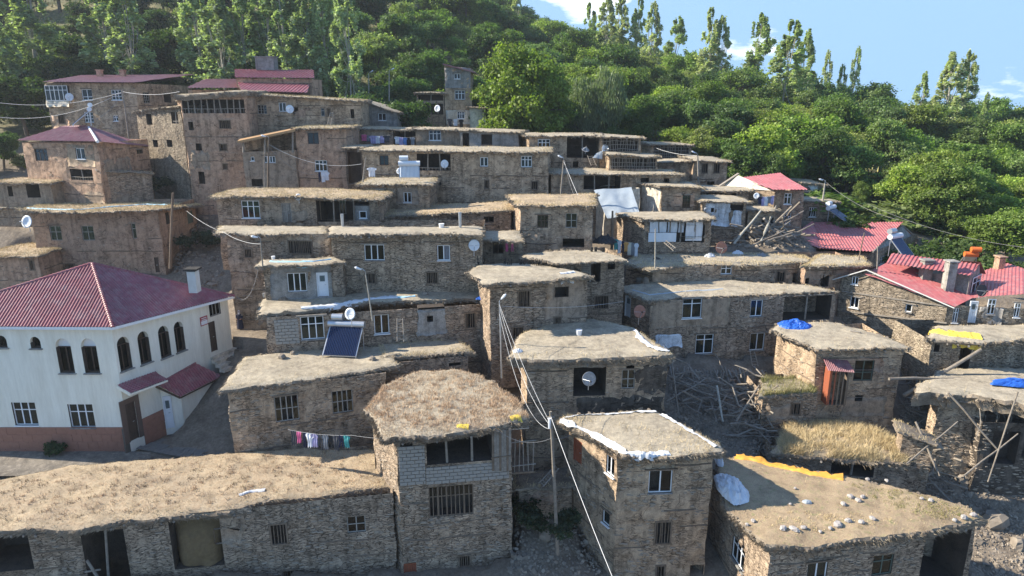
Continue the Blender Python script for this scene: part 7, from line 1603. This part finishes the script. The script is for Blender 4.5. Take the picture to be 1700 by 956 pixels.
# things on roofs
def bucket(p, r, h_, mat, label, cat='bucket'):
    g = MB(); g.tube([p, p + Z * h_ * .96, p + Z * h_], [r * .8, r, r * 1.06], 12); return solo(cat.replace(' ', '_'), g, mat, label, cat)
bucket(RO(961, 556, at36), .2, .34, 'pvc', 'pinkish white bucket standing on the wavy earth roof')
bucket(RO(477, 582, at3), .19, .3, 'pvc', 'white bucket near the left end of the pale earth roof')
bucket(PZ(454, 431, z6), .13, .25, 'pvc', 'small white pot on the cement house roof'); bucket(PZ(440, 493, z4), .16, .28, 'galvanised', 'metal pot at the left corner of the heater house terrace'); bucket(PZ(452, 496, z4), .15, .3, 'charcoal', 'dark pot next to the metal pot on the terrace')
bucket(PZ(982, 417, at12(.6, .6).z), .12, .3, 'charcoal', 'left little stove pipe on the pointed earth roof', 'stove pipe'); bucket(PZ(977 + 12, 417, at12(.6, .6).z), .12, .3, 'charcoal', 'right little stove pipe on the pointed earth roof', 'stove pipe')
bucket(PZ(764, 378, at8(.8, .8).z), .12, 1.1, 'galvanised', 'tall metal chimney stub on the broad-edged roof', 'chimney stub'); bucket(PZ(733, 378, at8(.7, .8).z), .2, .3, 'pvc', 'white pail on the broad-edged roof'); bucket(PZ(569, 376, at8(.2, .8).z), .12, .9, 'galvanised', 'stove pipe before the shaded veranda', 'stove pipe')
# iron starter bars on the sharp-cornered roof
t = None
for (x, y, lab) in ((799, 441, 'leftmost cluster of rusty rods on the sharp-cornered roof'), (840, 445, 'middle splayed cluster of rusty rods on the sharp-cornered roof'), (866, 445, 'row of short upright rods on the sharp-cornered roof'), (893, 446, 'crouched tangle of rods at the right of the sharp-cornered roof')):
    g = MB(); p = PZ(x, y, z5 - .1)
    for k in range(7): q = p + Vector((R.uniform(-.3, .3), R.uniform(-.15, .15), 0)); g.tube([q, q + Vector((R.uniform(-.2, .2), 0, R.uniform(.3, .75)))], .03, 4)
    solo('starter_rods', g, 'charcoal', lab, 'metal rods')
PALE = [stone_mesh(40 + i, 'pale_stone') for i in range(5)]
# stones, rags and clods lying on the big brown roof
sp = [(1412, 826, .5), (1425, 832, .45), (1400, 838, .4), (1432, 826, .35), (1390, 872, .6), (1408, 866, .5), (1430, 868, .45), (1448, 862, .4), (1300, 878, .45), (1318, 880, .5), (1334, 877, .35), (1250, 866, .35), (1440, 797, .35), (1472, 799, .3), (1530, 829, .35), (1545, 832, .4), (1240, 872, .3), (1378, 878, .3), (1600, 860, .5), (1616, 856, .4), (1585, 865, .35), (1320, 812, .25), (1312, 838, .22), (1362, 884, .25)]
for i, (x, y, s) in enumerate(sorted(sp)):
    p = RO(x, y, at34) + Z * .06; o = bpy.data.objects.new('debris_stone', R.choice(PALE)); s *= .75; COL.objects.link(o); o.location = p; o.scale = (s * R.uniform(.8, 1.5), s, s * .55); o.rotation_euler = (0, 0, R.uniform(0, 6)); o['category'] = 'stone'; o['group'] = 'grey stones and rags scattered on the big brown roof'; o['label'] = '%s from left of the grey stones scattered on the big brown roof' % ORD[i]
for (x, y, z, s, lab) in ((468, 594, at3(.2, .5).z, .5, 'heap of dark stones left of the heater on the pale roof'), (486, 588, at3(.25, .8).z, .35, 'smaller dark stone pair on the pale roof'), (618, 598, at3(.8, .1).z, .45, 'stone and rag near the right end of the pale roof'), (582, 566, at3(.6, .9).z, .3, 'stone behind the collector of the heater'), (1062, 466, z30, .6, 'brown lump at the left of the plastered house roof'), (1250, 461, z30, .6, 'white lump at the back of the plastered house roof'), (706, 490, z4, .45, 'brown lump on the sunny part of the heater house roof'), (560, 492, z4, .35, 'pile of rags by the corner of the cement house'), (178, 742 + 100, z1, .18, 'small dark clod on the long straw roof')):
    o = bpy.data.objects.new('stone', ROCKS[R.randrange(6)]); COL.objects.link(o); o.location = PZ(x, y, z) + Z * .08; o.scale = (s * 1.2, s, s * .7); o.rotation_euler = (0, 0, R.uniform(0, 6)); o['category'] = 'stone'; o['label'] = lab
# ------------------------------------------------------------------ rubble slopes and fallen timber
def inpoly(poly):
    xs, ys_ = [p[0] for p in poly], [p[1] for p in poly]
    while True:
        x, y = R.uniform(min(xs), max(xs)), R.uniform(min(ys_), max(ys_)); c = False
        for (x0, y0), (x1, y1) in zip(poly, poly[1:] + poly[:1]):
            if (y0 > y) != (y1 > y) and x < (x1 - x0) * (y - y0) / (y1 - y0 + 1e-9) + x0: c = not c
        if c: return x, y
def rubble(poly, n, s0, s1, label, Y0=24, mat='rock'):
    g = MB()
    for _ in range(int(n * 1.5)):
        x, y = inpoly(poly); p = GP(x, y, Y0); s = min(s1 * 1.6, s0 * math.exp(abs(R.gauss(0, .62)))); a = R.uniform(0, 6.28); X = Vector((math.cos(a), math.sin(a), R.uniform(-.8, .8))).normalized(); Yv = (Z + Vector((R.uniform(-.7, .7), R.uniform(-.7, .7), 0))).cross(X).normalized(); Zv = X.cross(Yv) * R.uniform(.35, 1)
        vs = []
        for lv, q in ((-.3, 1), (.3, .8)):
            for k in range(6): t = math.pi / 3 * k + R.uniform(-.3, .3); vs.append(p + X * math.cos(t) * s * R.uniform(.3, .6) * q + Yv * math.sin(t) * s * R.uniform(.2, .42) * q + Zv * s * lv * R.uniform(.7, 1.1))
        g.add(vs, [(k, (k + 1) % 6, 6 + (k + 1) % 6, 6 + k) for k in range(6)] + [(6, 7, 8, 9, 10, 11)])
    o = solo('rubble', g, mat, label, 'rubble'); o['kind'] = 'stuff'; return o
PR = [(1505, 660), (1710, 690), (1720, 960), (1612, 960), (1600, 880), (1500, 790), (1490, 700)]
PL = [(1112, 615), (1265, 620), (1275, 690), (1285, 760), (1200, 745), (1110, 690)]
PA = [(862, 800), (945, 790), (1000, 956), (845, 956)]
PB = [(1180, 385), (1320, 372), (1345, 412), (1190, 412)]
PC_ = [(300, 330), (355, 330), (372, 480), (300, 500), (290, 450)]
rubble(PR, 3600, .09, .5, 'broken stone and earth rubble on the slope at the right edge'); rubble(PL, 2600, .08, .4, 'dark rubble under the collapsed floors in the middle'); rubble(PA, 700, .1, .4, 'loose stones and litter in the bottom alley')
rubble(PB, 400, .15, .5, 'rubble heap behind the junk-strewn terrace', 45); rubble(PC_, 500, .15, .5, 'rough stones on the steep lane between the houses at left', 50); rubble([(180, 268), (300, 285), (350, 320), (200, 322)], 400, .15, .5, 'stony bank at the foot of the pale tower', 60)
def logs(poly, n, l0, l1, r0, r1, lab0, group, lift=.6, Y0=24, mat='wood_old', name='timber_log', fan=1.0, steep=.35):
    PTS = sorted([inpoly(poly) for _ in range(n)]); yq = sorted(q[1] for q in PTS); ct = [0, 0, 0]
    for i in range(n):
        x, y = PTS[i]; bd = 0 if y < yq[n // 3] else 1 if y < yq[2 * n // 3] else 2; ct[bd] += 1; label = '%s from left of %s %s' % (ORD[min(ct[bd] - 1, 29)], ('the upper', 'the middle', 'the lower')[bd], lab0); p = GP(x, y, Y0); a = R.uniform(0, math.pi); l = R.uniform(l0, l1); e = R.gauss(0, steep); d = Vector((math.cos(a) * math.cos(e), math.sin(a) * math.cos(e) * .6, math.sin(e))).normalized(); r = R.uniform(r0, r1)
        c = p + Z * (R.uniform(.05, lift) + abs(d.z) * l * .4); g = MB(); b = Vector((R.uniform(-.08, .08), 0, R.uniform(-.1, .05))) * l * .3; b2 = Vector((R.gauss(0, .05), R.gauss(0, .05), R.gauss(0, .04))) * l; g.tube([c - d * l / 2, c + b * .7 - d * l / 6 + b2, c + b + d * l / 5 - b2 * .6, c + d * l / 2, c + d * (l / 2 + .12) + b2 * .3], [r, r * .92, r * .8, r * .6, r * .15], 7); solo(name, g, R.choice([mat, 'wood_grey', mat]), label, 'log', group)
logs([(1120, 630), (1262, 632), (1268, 740), (1130, 690)], 88, 1.0, 3.4, .03, .075, 'roof poles in the collapse left of the balcony box', 'fallen roof poles in the middle collapse', 1.0, steep=.22)
logs([(1505, 640), (1700, 660), (1700, 800), (1520, 830)], 90, 1.0, 3.8, .03, .075, 'roof poles tumbled in the ruin on the right slope', 'fallen roof poles on the right slope', 1.0, steep=.35)
logs([(1215, 395), (1320, 380), (1330, 405), (1220, 412)], 46, 1.5, 4.0, .05, .12, 'beams in the timber heap before the red shed', 'stacked timbers before the big red shed', .5, 45)
# named big beams
def beam(a, b, r, label, mat='wood_old'): g = MB(); a, b = vec(a), vec(b); r *= .78; g.tube([a, a.lerp(b, .33) + Z * .05, a.lerp(b, .66) - Z * .03, b], [r, r * .95, r * .9, r * .8], 9); solo('beam', g, mat, label, 'beam', None)
beam(PY(1500, 657, 39.8), PY(1629, 580, 40.2), .16, 'thick round beam propped aslant against the empty doorway'); beam(PY(1476, 629, 39), PY(1600, 628, 39.5), .12, 'long level log sticking out over the collapse'); beam(PY(1600, 622, 40), PY(1696, 626, 40), .10, 'level pole under the doorway remnant')
beam(PY(1218, 405, 56), PY(1263, 350, 57.5), .13, 'pale beam leaning up towards the red-gabled house', 'bark_pale'); beam(PY(1264, 400, 55), PY(1280, 360, 55.5), .15, 'upright pale log in the timber heap', 'bark_pale'); beam(PY(1270, 402, 55), PY(1316, 386, 56), .12, 'long pale log sloping right from the timber heap'); beam(PY(1245, 410, 55), PY(1303, 382, 56.5), .10, 'second pale log in the timber heap')
beam(PY(1190, 640, 40), PY(1200, 700, 38.5), .09, 'bare upright pole standing in the middle collapse', 'bark_pale'); beam(PY(1222, 700, 38.6), PY(1260, 640, 40), .08, 'slanting prop in front of the collapsed floor'); beam(PY(1115, 600, 41), PY(1127, 690, 38.8), .07, 'thin leaning prop at the corner of the sooty house')
beam(PY(1690, 560 + 90, 34), PY(1640, 800, 33), .055, 'hanging broken pole on the right slope'); beam(PY(1574, 652, 36), PY(1655, 745, 34.5), .08, 'long broken pole slanting down the right rubble')
beam(PY(1505, 770, 34), PY(1590, 700, 36), .06, 'grey pole crossing the right rubble'); beam(PY(1520, 700, 36), PY(1560, 790, 34), .08, 'dark pole leaning in the right rubble'); beam(PY(1600, 790, 33), PY(1690, 720, 34.5), .06, 'thick pole half buried near the right edge')
# undercut overhang between the plastered house and the box house
h = thing('collapsed_floor', 'sagging earth floor with poles over a dark hollow below the two-storey house', 'ruin', PY(1200, 640, 41))
g = MB()
for (x0, y0, x1, y1, Y) in ((1112, 612, 1264, 622, 44.2),):
    for i in range(26):
        x = x0 + (x1 - x0) * i / 25; a = PY(x, y0 + R.uniform(-4, 4), Y); g.tube([a, a + Vector((R.uniform(-.3, .3), -R.uniform(.6, 1.6), -R.uniform(.2, 1.1)))], [.06, .04], 5)
g.build('broken_joists', 'wood_grey', h, kind='stuff')
h2, _, _, _ = house('undercut bank wall coloured dark as shade, with hollow cellars below the two-storey plastered house', (1108, 622, 44.6), (1268, 628, 44.0), -19.0, 1.2, F0=[('H', (1140, 640, 1172, 672)), ('H', (1196, 636, 1232, 668))], mat='soot_and_shade', name='retaining_wall', cat='wall', stones=2, lace=False, rk=dict(mat='rim_mud', grass=.3, top=.02, fringe=2.5, th=.25))  # dark colour painted on to deepen the shaded hollow
# retaining walls on the slopes
def rwall(label, A, B, zb, back=1.2, mat='mud_grey', **k): return house(label, A, B, zb, back, mat=mat, name='retaining_wall', cat='wall', lace=False, stones=2.2, rk=dict(mat='rim_mud', grass=.8, top=.5, fringe=0, beams=False, th=.15), **k)
rwall('rough bank wall under the hip-roofed house', (168, 284, 66.5), (250, 288, 69), -10.6)
rwall('stone terrace wall in the bottom alley behind the pole', (862, 808, 33.5), (950, 806, 34.2), -22); rwall('broken wall stub on the right slope below the doorway remnant', (1560, 662, 37.5), (1640, 668, 37), -18.8)
rwall('low wall stub behind the straw-smothered outhouse', (1500, 715, 35.5), (1552, 740, 35), -19.6); 
# pit wall at the right edge, its deep shade painted as dark colour
house('hollowed earth bank painted dark as shade under the hanging sticks at the right edge', (1632, 700, 36.4), (1780, 704, 36), -21.5, 1.0, mat='soot_and_shade', name='retaining_wall', cat='wall', lace=False, stones=3, roof=False, F0=[('H', (1645, 716, 1690, 770)), ('H', (1700, 710, 1760, 760))])
for (x, y, Y, s, lab) in ((1650, 868, 31.5, 1.3, 'big dark boulder at the lower right edge'), (1688, 905, 30.5, .9, 'boulder below the biggest one at the lower right'), (1600, 800, 34, 1.0, 'boulder in the rubble just behind the corner of the big brown roof'), (1560, 735, 36.5, .9, 'boulder beside the broken wall stub'), (1668, 790, 34.2, 1.2, 'boulder under the dark hollowed bank'), (905, 890, 31.5, .8, 'flat slab stone left of the alley pole foot'), (945, 860, 32.5, .9, 'slab stone right of the alley pole')):
    p = GP(x, y, 24); o = bpy.data.objects.new('boulder', R.choice(ROCKS)); COL.objects.link(o); o.location = p + Z * s * .12; o.scale = (s * 1.2, s, s * .8); o.rotation_euler = (R.uniform(-.3, .3), R.uniform(-.3, .3), R.uniform(0, 6)); o['category'] = 'boulder'; o['label'] = lab
# ------------------------------------------------------------------ person in the alley
pp = GP(400, 547, 30); H = 1.55
t = thing('person', 'person in a long dark blue coat and white headscarf standing in the alley', 'person', pp)
def skin(name, verts, edges, mat, root=0, lvl=2):
    me = bpy.data.meshes.new(name); me.from_pydata([tuple(v[:3]) for v in verts], edges, []); o = bpy.data.objects.new(name, me); COL.objects.link(o); o.parent = t
    m = o.modifiers.new('skin', 'SKIN'); sv = me.skin_vertices[0].data
    for i, v in enumerate(verts): sv[i].radius = (v[3], v[4] if len(v) > 4 else v[3])
    sv[root].use_root = True; s = o.modifiers.new('sub', 'SUBSURF'); s.levels = lvl; s.render_levels = lvl; me.materials.append(MT[mat]); return o
body = [(0, 0, .80, .15, .11), (0, 0, 1.02, .13, .10), (0, 0, 1.20, .15, .09), (0, 0, 1.29, .05), (0, -.01, 1.40, .085, .095), (0, -.01, 1.48, .07, .08),
        (-.17, 0, 1.20, .05), (-.22, -.05, .98, .04), (-.16, -.2, .86, .032), (-.11, -.25, .87, .028), (.17, 0, 1.20, .05), (.22, -.04, .98, .04), (.17, -.18, .86, .032), (.12, -.24, .87, .028),
        (-.08, 0, .62, .085), (-.08, .02, .36, .06), (-.08, .03, .08, .042), (-.08, -.10, .03, .035), (.08, 0, .62, .085), (.08, .02, .36, .06), (.08, .03, .08, .042), (.08, -.10, .03, .035)]
skin('body', body, [(0, 1), (1, 2), (2, 3), (3, 4), (4, 5), (2, 6), (6, 7), (7, 8), (8, 9), (2, 10), (10, 11), (11, 12), (12, 13), (0, 14), (14, 15), (15, 16), (16, 17), (0, 18), (18, 19), (19, 20), (20, 21)], 'skin')
for sx in (-1, 1):
    for k in range(5):
        b0 = Vector((sx * (.115 - .01 * k), -.25, .885 - .011 * k)); skin('finger', [(*b0, .009), (*(b0 + Vector((-sx * .02, -.035 + .004 * k, -.005))), .008), (*(b0 + Vector((-sx * .045, -.04 + .006 * k, -.012))), .006)], [(0, 1), (1, 2)], 'skin', 0, 1)
def lathe(name, prof, mat, ph=0, wob=.03, cut=None):
    g = MB(); n = 24; V = []
    for (z, rx, ry, oy) in prof:
        for k in range(n): a = 2 * math.pi * k / n; f = 1 + wob * math.sin(a * 5 + ph); V.append(pp + Vector((math.cos(a) * rx * f, math.sin(a) * ry * f + oy, z)))
    m = len(prof); g.add(V, [(i * n + k, i * n + (k + 1) % n, (i + 1) * n + (k + 1) % n, (i + 1) * n + k) for i in range(m - 1) for k in range(n)]); return g.build(name, mat, t, smooth=True)
lathe('coat', [(.10, .25, .21, 0), (.4, .225, .18, 0), (.8, .19, .145, 0), (1.0, .16, .125, 0), (1.2, .185, .115, 0), (1.28, .10, .08, 0)], 'cloth_navy')
lathe('headscarf', [(1.22, .15, .12, .01), (1.3, .10, .09, .01), (1.38, .115, .11, .025), (1.46, .11, .11, .03), (1.53, .07, .08, .02), (1.555, .01, .01, .01)], 'cloth_white', 1)
lathe('shawl', [(.95, .06, .05, .2), (1.1, .16, .09, .2), (1.3, .17, .1, .2), (1.4, .10, .07, .18), (1.43, .01, .01, .17)], 'cloth_red', 2)
for sx in (-1, 1): skin('sleeve', [(sx * .16, 0, 1.19, .065), (sx * .225, -.05, .98, .055), (sx * .165, -.19, .87, .045)], [(0, 1), (1, 2)], 'cloth_navy')
for (x, y, z, r, mt, nm) in ((-.033, -.09, 1.42, .012, 'charcoal', 'eye'), (.033, -.09, 1.42, .012, 'charcoal', 'eye')): g = MB(); g.tube([pp + Vector((x, y, z)), pp + Vector((x, y - .012, z))], r, 8); g.build(nm, mt, t)
g = MB(); g.tube([pp + Vector((0, -.095, 1.42)), pp + Vector((0, -.125, 1.385)), pp + Vector((0, -.098, 1.38))], [.008, .016, .01], 6); g.build('nose', 'skin', t); g = MB(); g.bar(pp + Vector((-.025, -.097, 1.35)), pp + Vector((.025, -.097, 1.35)), .008, .01); g.build('mouth', 'cloth_red', t)
# rocks piled on ledges: parapet stones of the tower's neighbours
bpy.context.view_layer.update()

# ------------------------------------------------------------------ tufts and litter on the roofs
def tufts(at, root, poly, n, mat='pink_grass', h=.22, k=16):
    P = []
    for _ in range(n):
        x, y = inpoly(poly); p = RO(x, y, at)
        if at.h(p.x, p.y) is None: continue
        s = R.uniform(.05, .16)
        for _ in range(k): P.append((p.x + R.gauss(0, s), p.y + R.gauss(0, s), p.z - .01))
    blades(np.array(P), h, .026, mat, root, 'weed_tufts', .35)
tufts(at_long, H_LONG, [(0, 800), (230, 770), (420, 755), (600, 750), (600, 800), (400, 830), (180, 855), (0, 870)], 240, 'pink_grass', .16)
tufts(at_long, H_LONG, [(0, 800), (230, 770), (420, 755), (600, 750), (600, 800), (400, 830), (180, 855), (0, 870)], 90, 'hay', .14)
tufts(at_th, H_TH, [(660, 640), (760, 615), (850, 670), (860, 690), (700, 710), (625, 690)], 170, 'pink_grass', .21, 22)
tufts(at34, H_BR, [(1400, 800), (1500, 815), (1620, 850), (1560, 865), (1480, 840)], 150, 'green_grass', .09)
tufts(at34, H_BR, [(1240, 860), (1300, 890), (1500, 870), (1450, 845), (1300, 850)], 60, 'dry_grass', .10)
def plank(a, b, w_, label, mat='wood_grey', t=.04): g = MB(); g.bar(a, b, w_, t, side=None); solo('plank', g, mat, label, 'plank')
for (x0, y0, x1, y1, at, w_, lab) in ((1412, 550, 1428, 553, at31, .2, 'short plank lying on the pale flat roof of the balcony-box house'), (640, 592, 664, 588, at3b, .08, 'stick lying along the low grassy roof edge'), (1140, 420, 1166, 424, at29, .12, 'plank on the junk-strewn terrace left of the rusty dish'), (1232, 424, 1262, 420, at29, .14, 'pale plank on the terrace right of the rusty dish'), (700, 376, 722, 375, at8, .1, 'stick on the broad-edged roof left of the metal stub')):
    plank(RO(x0, y0, at) + Z * .04, RO(x1, y1, at) + Z * .06, w_, lab)
for (x, y, at, rx, mt, lab) in ((1225, 421, at29, .5, 'plastic_white', 'white plastic litter beside the rusty dish'), (1178, 426, at29, .45, 'plastic_white', 'white rag heap left of the rusty dish on the terrace'), (1264, 424, at29, .4, 'cloth_grey', 'grey cloth heap at the right of the terrace junk'), (500, 493, at4, .35, 'plastic_white', 'white bag near the white door on the terrace'), (470, 497, at4, .4, 'rim_mud', 'heap of earth left on the heater house terrace'), (585, 588, at3, .3, 'plastic_grey', 'grey bag below the collector on the pale roof'), (1340, 834, at34, .25, 'plastic_grey', 'small grey rag in the middle of the big brown roof'), (860, 583, at36, .3, 'plastic_white', 'white rag on the left corner of the wavy earth roof'), (1090, 430, at29, .3, 'black_cloth', 'dark bag at the left end of the junk-strewn terrace')):
    p = RO(x, y, at); crumple('cloth_heap', p - Z * .02, rx, rx * .7, rx * .6, mt, lab, x, 'cloth heap', 14)
g = MB(); p = RO(1072, 470, at30); g.tube([p, p + Z * .35, p + Z * .5], [.3, .22, .05], 9); solo('clay_lump', g, 'rim_mud', 'brown clay chimney lump on the left of the plastered house roof', 'chimney')
# ------------------------------------------------------------------ air
hb = MB(); hb.box((60, 170, 30), (330, 0, 0), (0, 190, 0), (0, 0, 62)); hz_ = hb.build('haze', 'glass', None, kind='stuff'); hz_.data.materials.clear()
hm = bpy.data.materials.new('haze_air'); hm.use_nodes = True; ht_ = hm.node_tree; ht_.nodes.clear(); ho = ht_.nodes.new('ShaderNodeOutputMaterial'); hv = ht_.nodes.new('ShaderNodeVolumePrincipled')
hv.inputs['Color'].default_value = (0.86, 0.93, 1.0, 1); hv.inputs['Density'].default_value = 0.00028; hv.inputs['Anisotropy'].default_value = 0.3; ht_.links.new(hv.outputs[0], ho.inputs['Volume']); hz_.data.materials.append(hm)
